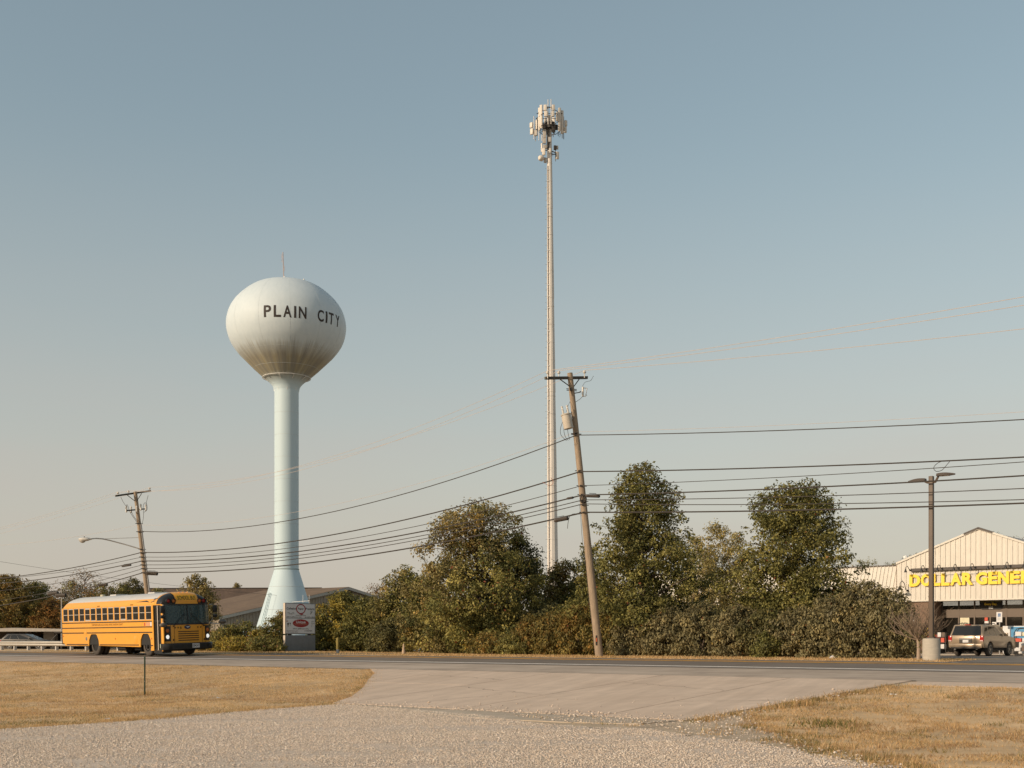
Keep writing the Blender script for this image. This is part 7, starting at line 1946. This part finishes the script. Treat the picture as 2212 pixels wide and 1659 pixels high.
for dx, dz in ((0.75, 0.85), (0.55, 1.0), (0.95, 0.4), (-0.8, 0.55), (-0.9, 0.25)):
    grow(Vector((0, 0, 0.7)), Vector((dx, pr.uniform(-.3, .3), dz)).normalized(), 1.05, 0.03, 1)
tg.build('twigs', M_TWIG, bare, smooth=True)
rr = np.random.default_rng(9); n = 150
C_ = np.stack([rr.normal(0.12, 0.14, n), rr.normal(-0.1, 0.14, n), rr.uniform(0.45, 0.95, n)], -1)
V, F_ = leaf_cloud(rr, C_, rr.normal(0, 1, (n, 3)), 0.06, 1.0, 0.6, n)
tag(raw_mesh('sprouts', V, F_, M_LEAF, bare, cols=np.repeat(np.array(P_OLIVE)[rr.integers(0, 5, n)], 4, 0)), kind='stuff')
# ------------------------------------------------------------------ monument sign
sg_o = at_p(614, 48.0)
sign = thing('monument_sign', 'grey roadside sign board for two paper goods firms on a solid base', 'sign', sg_o, math.atan2(NR.y, NR.x))
# local x runs across the road, -y faces the oncoming traffic on the right
SW, SH = 2.30, 3.05
sign.scale = (1.06, 0.5, 1.0)
M_SGREY = mat('sign_grey', (0.19, 0.205, 0.215), 0.7, var=0.12, scale=3)
M_SEDGE_LIT = mat('sign_sunlit_edge', (0.52, 0.44, 0.36), 0.6, var=0.06)  # lighter, warmer than the cabinet: sunlight on the left ends put into the colour
M_FACE = mat('sign_face', (0.66, 0.67, 0.69), 0.3, var=0.06, scale=1.5)
M_MAR = mat('maroon', (0.30, 0.022, 0.025), 0.5)
MB().b2((0.0, -0.2, -0.1), (SW, 0.2, 1.03)).build('base', M_SGREY, sign, bevel=0.01)
MB().b2((-0.008, -0.19, -0.1), (-0.001, 0.19, 1.02)).build('base_sunlit_end', M_SEDGE_LIT, sign)
bd = MB().b2((0.0, -0.2, 1.10), (SW, 0.2, SH)).build('cabinet', M_SGREY, sign, bevel=0.012)
MB().b2((-0.008, -0.185, 1.115), (-0.001, 0.185, SH - 0.015)).build('cabinet_sunlit_end', M_SEDGE_LIT, sign)
MB().b2((0.3, -0.1, 1.03), (0.5, 0.1, 1.1)).build('spacer', M_DARK, sign); MB().b2((1.8, -0.1, 1.03), (2.0, 0.1, 1.1)).build('spacer', M_DARK, sign)
pu = MB().b2((0.05, -0.212, 2.12), (SW - 0.05, -0.199, SH - 0.05)).build('face_panel', M_FACE, sign)
plw = MB().b2((0.05, -0.212, 1.15), (SW - 0.05, -0.199, 2.08)).build('face_panel', M_FACE, sign)
def st_(s, x, z, w, h, mt_, par, bold=0.0): text_mesh(s, w, h * 1.12, frame((x, -0.213, z), (1, 0, 0), (0, 0, 1)), 'lettering', mt_, par, bold=bold + 0.01, depth=0.003)
M_INK = mat('sign_ink', (0.03, 0.035, 0.035), 0.6)
st_('Cohesion', 0.46, 2.70, 0.72, 0.13, M_INK, pu, 0.012); st_('Paper', 1.17, 2.68, 0.44, 0.15, M_INK, pu, 0.012); st_('Products', 1.88, 2.70, 0.68, 0.13, M_INK, pu, 0.012)
qm = MB(); qm.tube([(1.17 + 0.33 * math.cos(a), -0.215, 2.68 + 0.285 * math.sin(a)) for a in np.linspace(0, 2 * math.pi, 40)], 0.035, 6, cap=False)
qm.tube([(1.0, -0.218, 2.46), (1.1, -0.218, 2.36), (1.25, -0.218, 2.335), (1.36, -0.218, 2.36)], [0.02, 0.035, 0.04, 0.02], 6); qm.build('logo_ring', M_MAR, pu, smooth=True)
st_('Self-seal paper bands', 1.17, 2.27, 0.78, 0.07, M_INK, pu); st_('250 S. Jefferson Ave.', 0.66, 2.17, 1.15, 0.075, M_INK, pu, 0.01); st_('614-873-2854', 1.86, 2.17, 0.74, 0.075, M_INK, pu, 0.01)
sk1 = MB(); sk1.tube([(0.15 + 0.5 * t, -0.214, 2.40 + 0.05 * math.sin(t * 9)) for t in np.linspace(0, 1, 16)], 0.012, 4); sk1.tube([(0.2, -0.214, 2.36), (0.5, -0.214, 2.34), (0.65, -0.214, 2.38)], 0.01, 4); sk1.build('sketch', mat('sketch_grey', (0.12, 0.12, 0.11), 0.6), pu)
sk2 = MB(); sk2.tube([(1.9, -0.214, 2.36), (2.05, -0.214, 2.53)], 0.022, 4); sk2.tube([(1.98 + 0.07 * math.cos(a), -0.214, 2.52 + 0.05 * math.sin(a)) for a in np.linspace(0, 5, 10)], 0.01, 4); sk2.build('sketch', M_INK, pu)
n = 36; MB().add([(1.17 + 0.62 * math.cos(2 * math.pi * k / n), -0.2135, 1.78 + 0.25 * math.sin(2 * math.pi * k / n)) for k in range(n)], [tuple(range(n))]).build('logo_oval', M_MAR, plw)
st_('Unique', 1.17, 1.84, 0.72, 0.19, M_FACE, plw, 0.012); MB().b2((0.60, -0.2165, 1.735), (1.74, -0.214, 1.75)).build('logo_rule', mat('rule_cream', (0.5, 0.42, 0.28), 0.6), plw)
st_('Manufacturing Company', 1.17, 1.67, 0.9, 0.075, mat('oval_pink', (0.36, 0.15, 0.14), 0.6), plw)
st_('250 S. Jefferson Ave.', 1.17, 1.43, 1.22, 0.09, M_INK, plw, 0.01); st_('614-832-8097', 1.75, 1.31, 0.6, 0.065, M_INK, plw, 0.01); st_('Disposable Table Top Items', 0.52, 1.30, 0.85, 0.055, M_INK, plw); st_('for the Hospitality Industry', 0.52, 1.22, 0.85, 0.055, M_INK, plw)
gl = MB(); gl.lathe([(0.03, 1.55), (0.012, 1.6), (0.05, 1.7), (0.06, 1.8), (0.05, 1.8)], 8, (0.2, -0.214, 0)); gl.tube([(0.36, -0.214, 1.6), (0.36, -0.214, 1.7)], 0.01, 4); gl.lathe([(0.01, 1.7), (0.06, 1.8)], 8, (0.36, -0.214, 0)); gl.build('glass_sketch', M_INK, plw)
MB().prism([(0.07, 1.86), (0.22, 1.90), (0.13, 1.95)], 'y', -0.2165, -0.2135).build('parasol_sketch', M_MAR, plw)
cs = MB()
for a, b in (((2.0, 1.55), (2.02, 1.75)), ((2.12, 1.58), (2.1, 1.76)), ((1.95, 1.75), (2.2, 1.8)), ((2.0, 1.8), (2.03, 1.95)), ((2.1, 1.8), (2.12, 1.95)), ((1.95, 1.88), (2.2, 1.92))): cs.tube([(a[0], -0.214, a[1]), (b[0], -0.214, b[1])], 0.008, 4)
cs.build('sketch', mat('sketch_grey', (0.12, 0.12, 0.11)), plw)

# ------------------------------------------------------------------ tan metal building behind the water tower
axis = -RD
A = at(748, 1268, 150.0); zA = A.z
hw = 19.2
shed = thing('metal_building', 'tan metal building with a low brown gable roof behind the water tower', 'building', (A.x, A.y, 0), math.atan2(NR.y, NR.x))
# local x along NR (to the right and away), local -y towards the right-hand traffic, +y along the ridge to the left
ez = zA - hw * 0.207; LB = 16.0
M_TAN = mat('tan_siding', (0.33, 0.275, 0.21), 0.6, var=0.05); M_SHNG = mat('brown_shingle', (0.185, 0.125, 0.08), 0.9, var=0.22, scale=1.6, bump=0.3, col2=(0.15, 0.10, 0.065))
MB().prism([(-hw, -0.2), (-hw, ez), (0, zA - 0.15), (hw, ez), (hw, -0.2)], 'y', 0.0, LB).build('wall', M_TAN, shed)
rib = MB()
for x in np.arange(-hw + 0.2, hw, 0.45):
    zt_ = zA - 0.2 - abs(x) * 0.207; rib.b2((x - 0.04, -0.05, -0.2), (x + 0.04, 0.02, zt_))
tag(rib.build('siding_ribs', M_TAN, shed), kind='stuff')
for sg in (-1, 1):
    MB().add([(0, -0.5, zA), (sg * (hw + 0.5), -0.5, ez - 0.06), (sg * (hw + 0.5), LB + 0.5, ez - 0.06), (0, LB + 0.5, zA), (0, -0.5, zA - 0.14), (sg * (hw + 0.5), -0.5, ez - 0.2), (sg * (hw + 0.5), LB + 0.5, ez - 0.2), (0, LB + 0.5, zA - 0.14)], [(0, 1, 2, 3), (4, 5, 6, 7), (0, 1, 5, 4), (1, 2, 6, 5), (2, 3, 7, 6)]).build('roof', M_SHNG, shed)
    MB().add([(0, -0.53, zA - 0.03), (sg * (hw + 0.5), -0.53, ez - 0.09), (sg * (hw + 0.5), -0.53, ez - 0.42), (0, -0.53, zA - 0.36)], [(0, 1, 2, 3)]).build('bargeboard', mat('pale_trim', (0.42, 0.39, 0.34), 0.6), shed)
MB().b2((-hw + 3.0, -0.06, 0.2), (-hw + 4.2, -0.02, 2.2)).build('door', M_DARK, shed); MB().b2((-hw + 6.0, -0.06, 1.0), (-hw + 7.4, -0.02, 2.0)).build('window', M_DARK, shed)
MB().b2((-0.35, -0.1, zA - 2.6), (0.35, -0.02, zA - 2.0)).build('gable_vent', M_DARK, shed)
# ------------------------------------------------------------------ long shingle roofed hall
hl_d = 190.0
h0, h1 = at(298, 1272, hl_d), at(592, 1275, hl_d)
hall = thing('shingle_hall', 'long hall with a dark brown shingle roof and a white gable end', 'building', (h0.x, h0.y, 0))
HL = (h1 - h0).length + 8; rz = h0.z
M_SHD = mat('dark_shingle', (0.105, 0.070, 0.050), 0.9, var=0.3, scale=2.2, bump=0.4, col2=(0.08, 0.055, 0.04))
ang = R(-4)
hall.rotation_euler = (0, 0, ang)
MB().add([(0, 0, rz), (HL, 0, rz), (HL, -8, rz - 4.6), (0, -8, rz - 4.6), (0, 8, rz - 4.6), (HL, 8, rz - 4.6)], [(0, 1, 2, 3), (0, 4, 5, 1)]).build('roof', M_SHD, hall)
MB().b2((0.3, -7.4, -0.2), (HL - 0.3, 7.4, rz - 4.5)).build('wall', M_TAN, hall)
MB().tube([(0, 0, rz + 0.05), (HL, 0, rz + 0.05)], 0.1, 6).build('ridge_cap', M_DARK, hall)
# cross gable with white bargeboards facing the road
gx = 0.6
gm = MB(); gm.prism([(gx - 2.6, rz - 3.4), (gx, rz + 0.1), (gx + 2.6, rz - 3.4)], 'y', -8.6, 0.0); gm.build('cross_gable', M_SHD, hall)
for sg in (-1, 1):
    a, b = Vector((gx, -8.7, rz + 0.25)), Vector((gx + sg * 2.8, -8.7, rz - 3.5)); dv = (b - a).normalized()
    MB(frame((a + b) / 2, dv, (0, 1, 0))).box((0, 0, 0), ((b - a).length, 0.15, 0.32)).build('bargeboard', M_WHITE, hall)

# ------------------------------------------------------------------ canopy, guardrail, trailer frame on the left
cn = at_g(95, 122); cn.z = -0.12
can_ = thing('carport_canopy', 'long pale flat canopy on square columns behind the guardrail cars', 'canopy', cn)
zc = at(95, 1362, 122).z + 0.12
MB().prism([(-9.5, zc), (-2, zc + 0.25), (8.5, zc + 0.02), (8.5, zc - 0.12), (-9.5, zc - 0.12)], 'y', -2.5, 6.0).build('canopy_roof', mat('canopy_grey', (0.42, 0.37, 0.31), 0.6), can_)
for x in (-8.0, 0.3, 6.5): MB().b2((x - 0.55, 0.5, 0), (x + 0.55, 1.5, zc - 0.12)).build('column', mat('column_pale', (0.40, 0.35, 0.29), 0.8, var=0.15), can_)
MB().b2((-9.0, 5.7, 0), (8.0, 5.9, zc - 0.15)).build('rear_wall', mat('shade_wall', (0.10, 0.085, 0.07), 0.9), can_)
rail = thing('guardrail', 'galvanised steel guardrail on posts left of the bus', 'guardrail', W(-66, 43.0), ROAD_ANG)
zr_ = 0.0
gm = MB(); pr_ = [(0.0, 0.66), (0.05, 0.62), (0.08, 0.57), (0.05, 0.51), (0.0, 0.48), (0.05, 0.45), (0.08, 0.40), (0.05, 0.34), (0.0, 0.30)]
x0_, x1_ = -45.0, 2.2
vs = [(x, -0.1 - a, z) for x in (x0_, x1_) for a, z in pr_] ; k = len(pr_)
gm.add(vs, [(j, j + 1, k + j + 1, k + j) for j in range(k - 1)])
go = gm.build('rail', mat('galvanised_rail', (0.40, 0.37, 0.32), 0.5, 0.2, var=0.12, scale=1.0), rail, smooth=True, angle=60)
sm = go.modifiers.new('thickness', 'SOLIDIFY'); sm.thickness = 0.006
for x in np.arange(x0_ + 0.3, x1_ + 2.5, 1.9):
    MB().b2((x - 0.075, -0.09, -0.2), (x + 0.075, 0.10, 0.58 if x < x1_ else 0.5)).build('post', M_STEEL, rail)
tl = at_g(228 - 10, 100); tl.z = HXY(tl.x, tl.y)
tf = thing('trailer_frame', 'dark leaning equipment frame just behind the bus tail', 'trailer', at_g(135, 96))
t_ = MB(); t_.tube([(-1.4, 0, 0.1), (-0.3, 0, 1.35)], 0.05, 5); t_.tube([(-0.35, 0, 1.35), (0.8, 0, 1.35)], 0.07, 5); t_.tube([(0.3, 0, 1.35), (0.5, 0, 0.0)], 0.07, 5); t_.b2((-0.6, -0.2, 1.3), (0.6, 0.5, 1.42)); t_.tube([(0.0, 0.3, 1.35), (-0.2, 0.3, 0)], 0.06, 5)
t_.build('frame', M_DARK, tf)
wp = thing('light_pole', 'thin pale pole standing behind the tail of the bus', 'pole', at_g(133, 110))
MB().lathe([(0.07, -0.1), (0.05, 5.6), (0, 5.62)], 8).build('shaft', mat('thin_pole', (0.40, 0.36, 0.31), 0.6), wp)

# ------------------------------------------------------------------ small things by the road
gpst = ground_hit(313, 1501)
pst = thing('green_post', 'thin green metal post standing alone in the dry lawn', 'post', gpst)
hp = at(313, 1418, gpst.y).z - gpst.z
MB().prism([(-0.022, -0.012), (-0.012, -0.018), (-0.008, 0.012), (0.008, 0.012), (0.012, -0.018), (0.022, -0.012), (0.012, 0.02), (-0.012, 0.02)], 'z', -0.1, hp).build('channel', mat('post_green', (0.045, 0.085, 0.05), 0.6, var=0.2, scale=8), pst)
rt_ = MB(); rt_.b2((-0.014, -0.022, hp * 0.35), (0.012, -0.0185, hp * 0.36)); rt_.build('tag_plate', M_STEEL, pst)
mk = thing('marker_post', 'short yellow topped marker post at the side drive', 'marker post', at_p(729.5, 42.5))
hm_ = MB().lathe([(0.075, -0.05), (0.075, 0.22)], 12).build('lower_sleeve', mat('marker_grey', (0.36, 0.36, 0.36), 0.6), mk)
MB().lathe([(0.078, 0.22), (0.078, 0.78), (0.05, 0.84), (0, 0.85)], 12).build('post', mat('marker_yellow', (0.22, 0.16, 0.03), 0.6), mk, smooth=True)
cnm = thing('marker_cone', 'small tan pointed marker cone on the far verge', 'marker cone', at_p(872, 42.0))
MB().lathe([(0.11, -0.04), (0.10, 0.04), (0.035, 0.50), (0.0, 0.56)], 12).build('cone', mat('cone_tan', (0.42, 0.30, 0.20), 0.7), cnm, smooth=True)
# litter
for i, (x, y, s_, lab) in enumerate(((471, 1510, 0.10, 'scrap of white litter on the left lawn'), (245, 1510, 0.05, 'tiny white scrap in the dry grass left of the green post'), (1798, 1426, 0.0, ''), (1932, 1503, 0.10, 'white stone at the edge of the right lawn'), (231, 1555, 0.08, 'white scrap near the gravel edge'))):
    if not s_: continue
    q = ground_hit(x, y)
    m = MB(); rr5 = random.Random(i)
    m.add([(rr5.uniform(-1, 1) * s_, rr5.uniform(-1, 1) * s_ * 0.6, 0.01 + rr5.uniform(0, 0.5) * s_) for _ in range(7)], [(0, 1, 2), (1, 2, 3), (2, 3, 4), (3, 4, 5), (4, 5, 6), (0, 2, 5), (1, 4, 6)])
    o = m.build('litter_scrap', M_PLATE); o.location = q; tag(o, lab, 'litter')
q = at_p(1798, 42.3)
m = MB(); m.prism([(-0.14, 0), (0.14, 0), (0.03, 0.13), (-0.05, 0.11)], 'y', -0.05, 0.05); o = m.build('white_bag', M_PLATE, bevel=0.02); o.location = q; tag(o, 'small white bag lying at the foot of the hedge', 'bag')
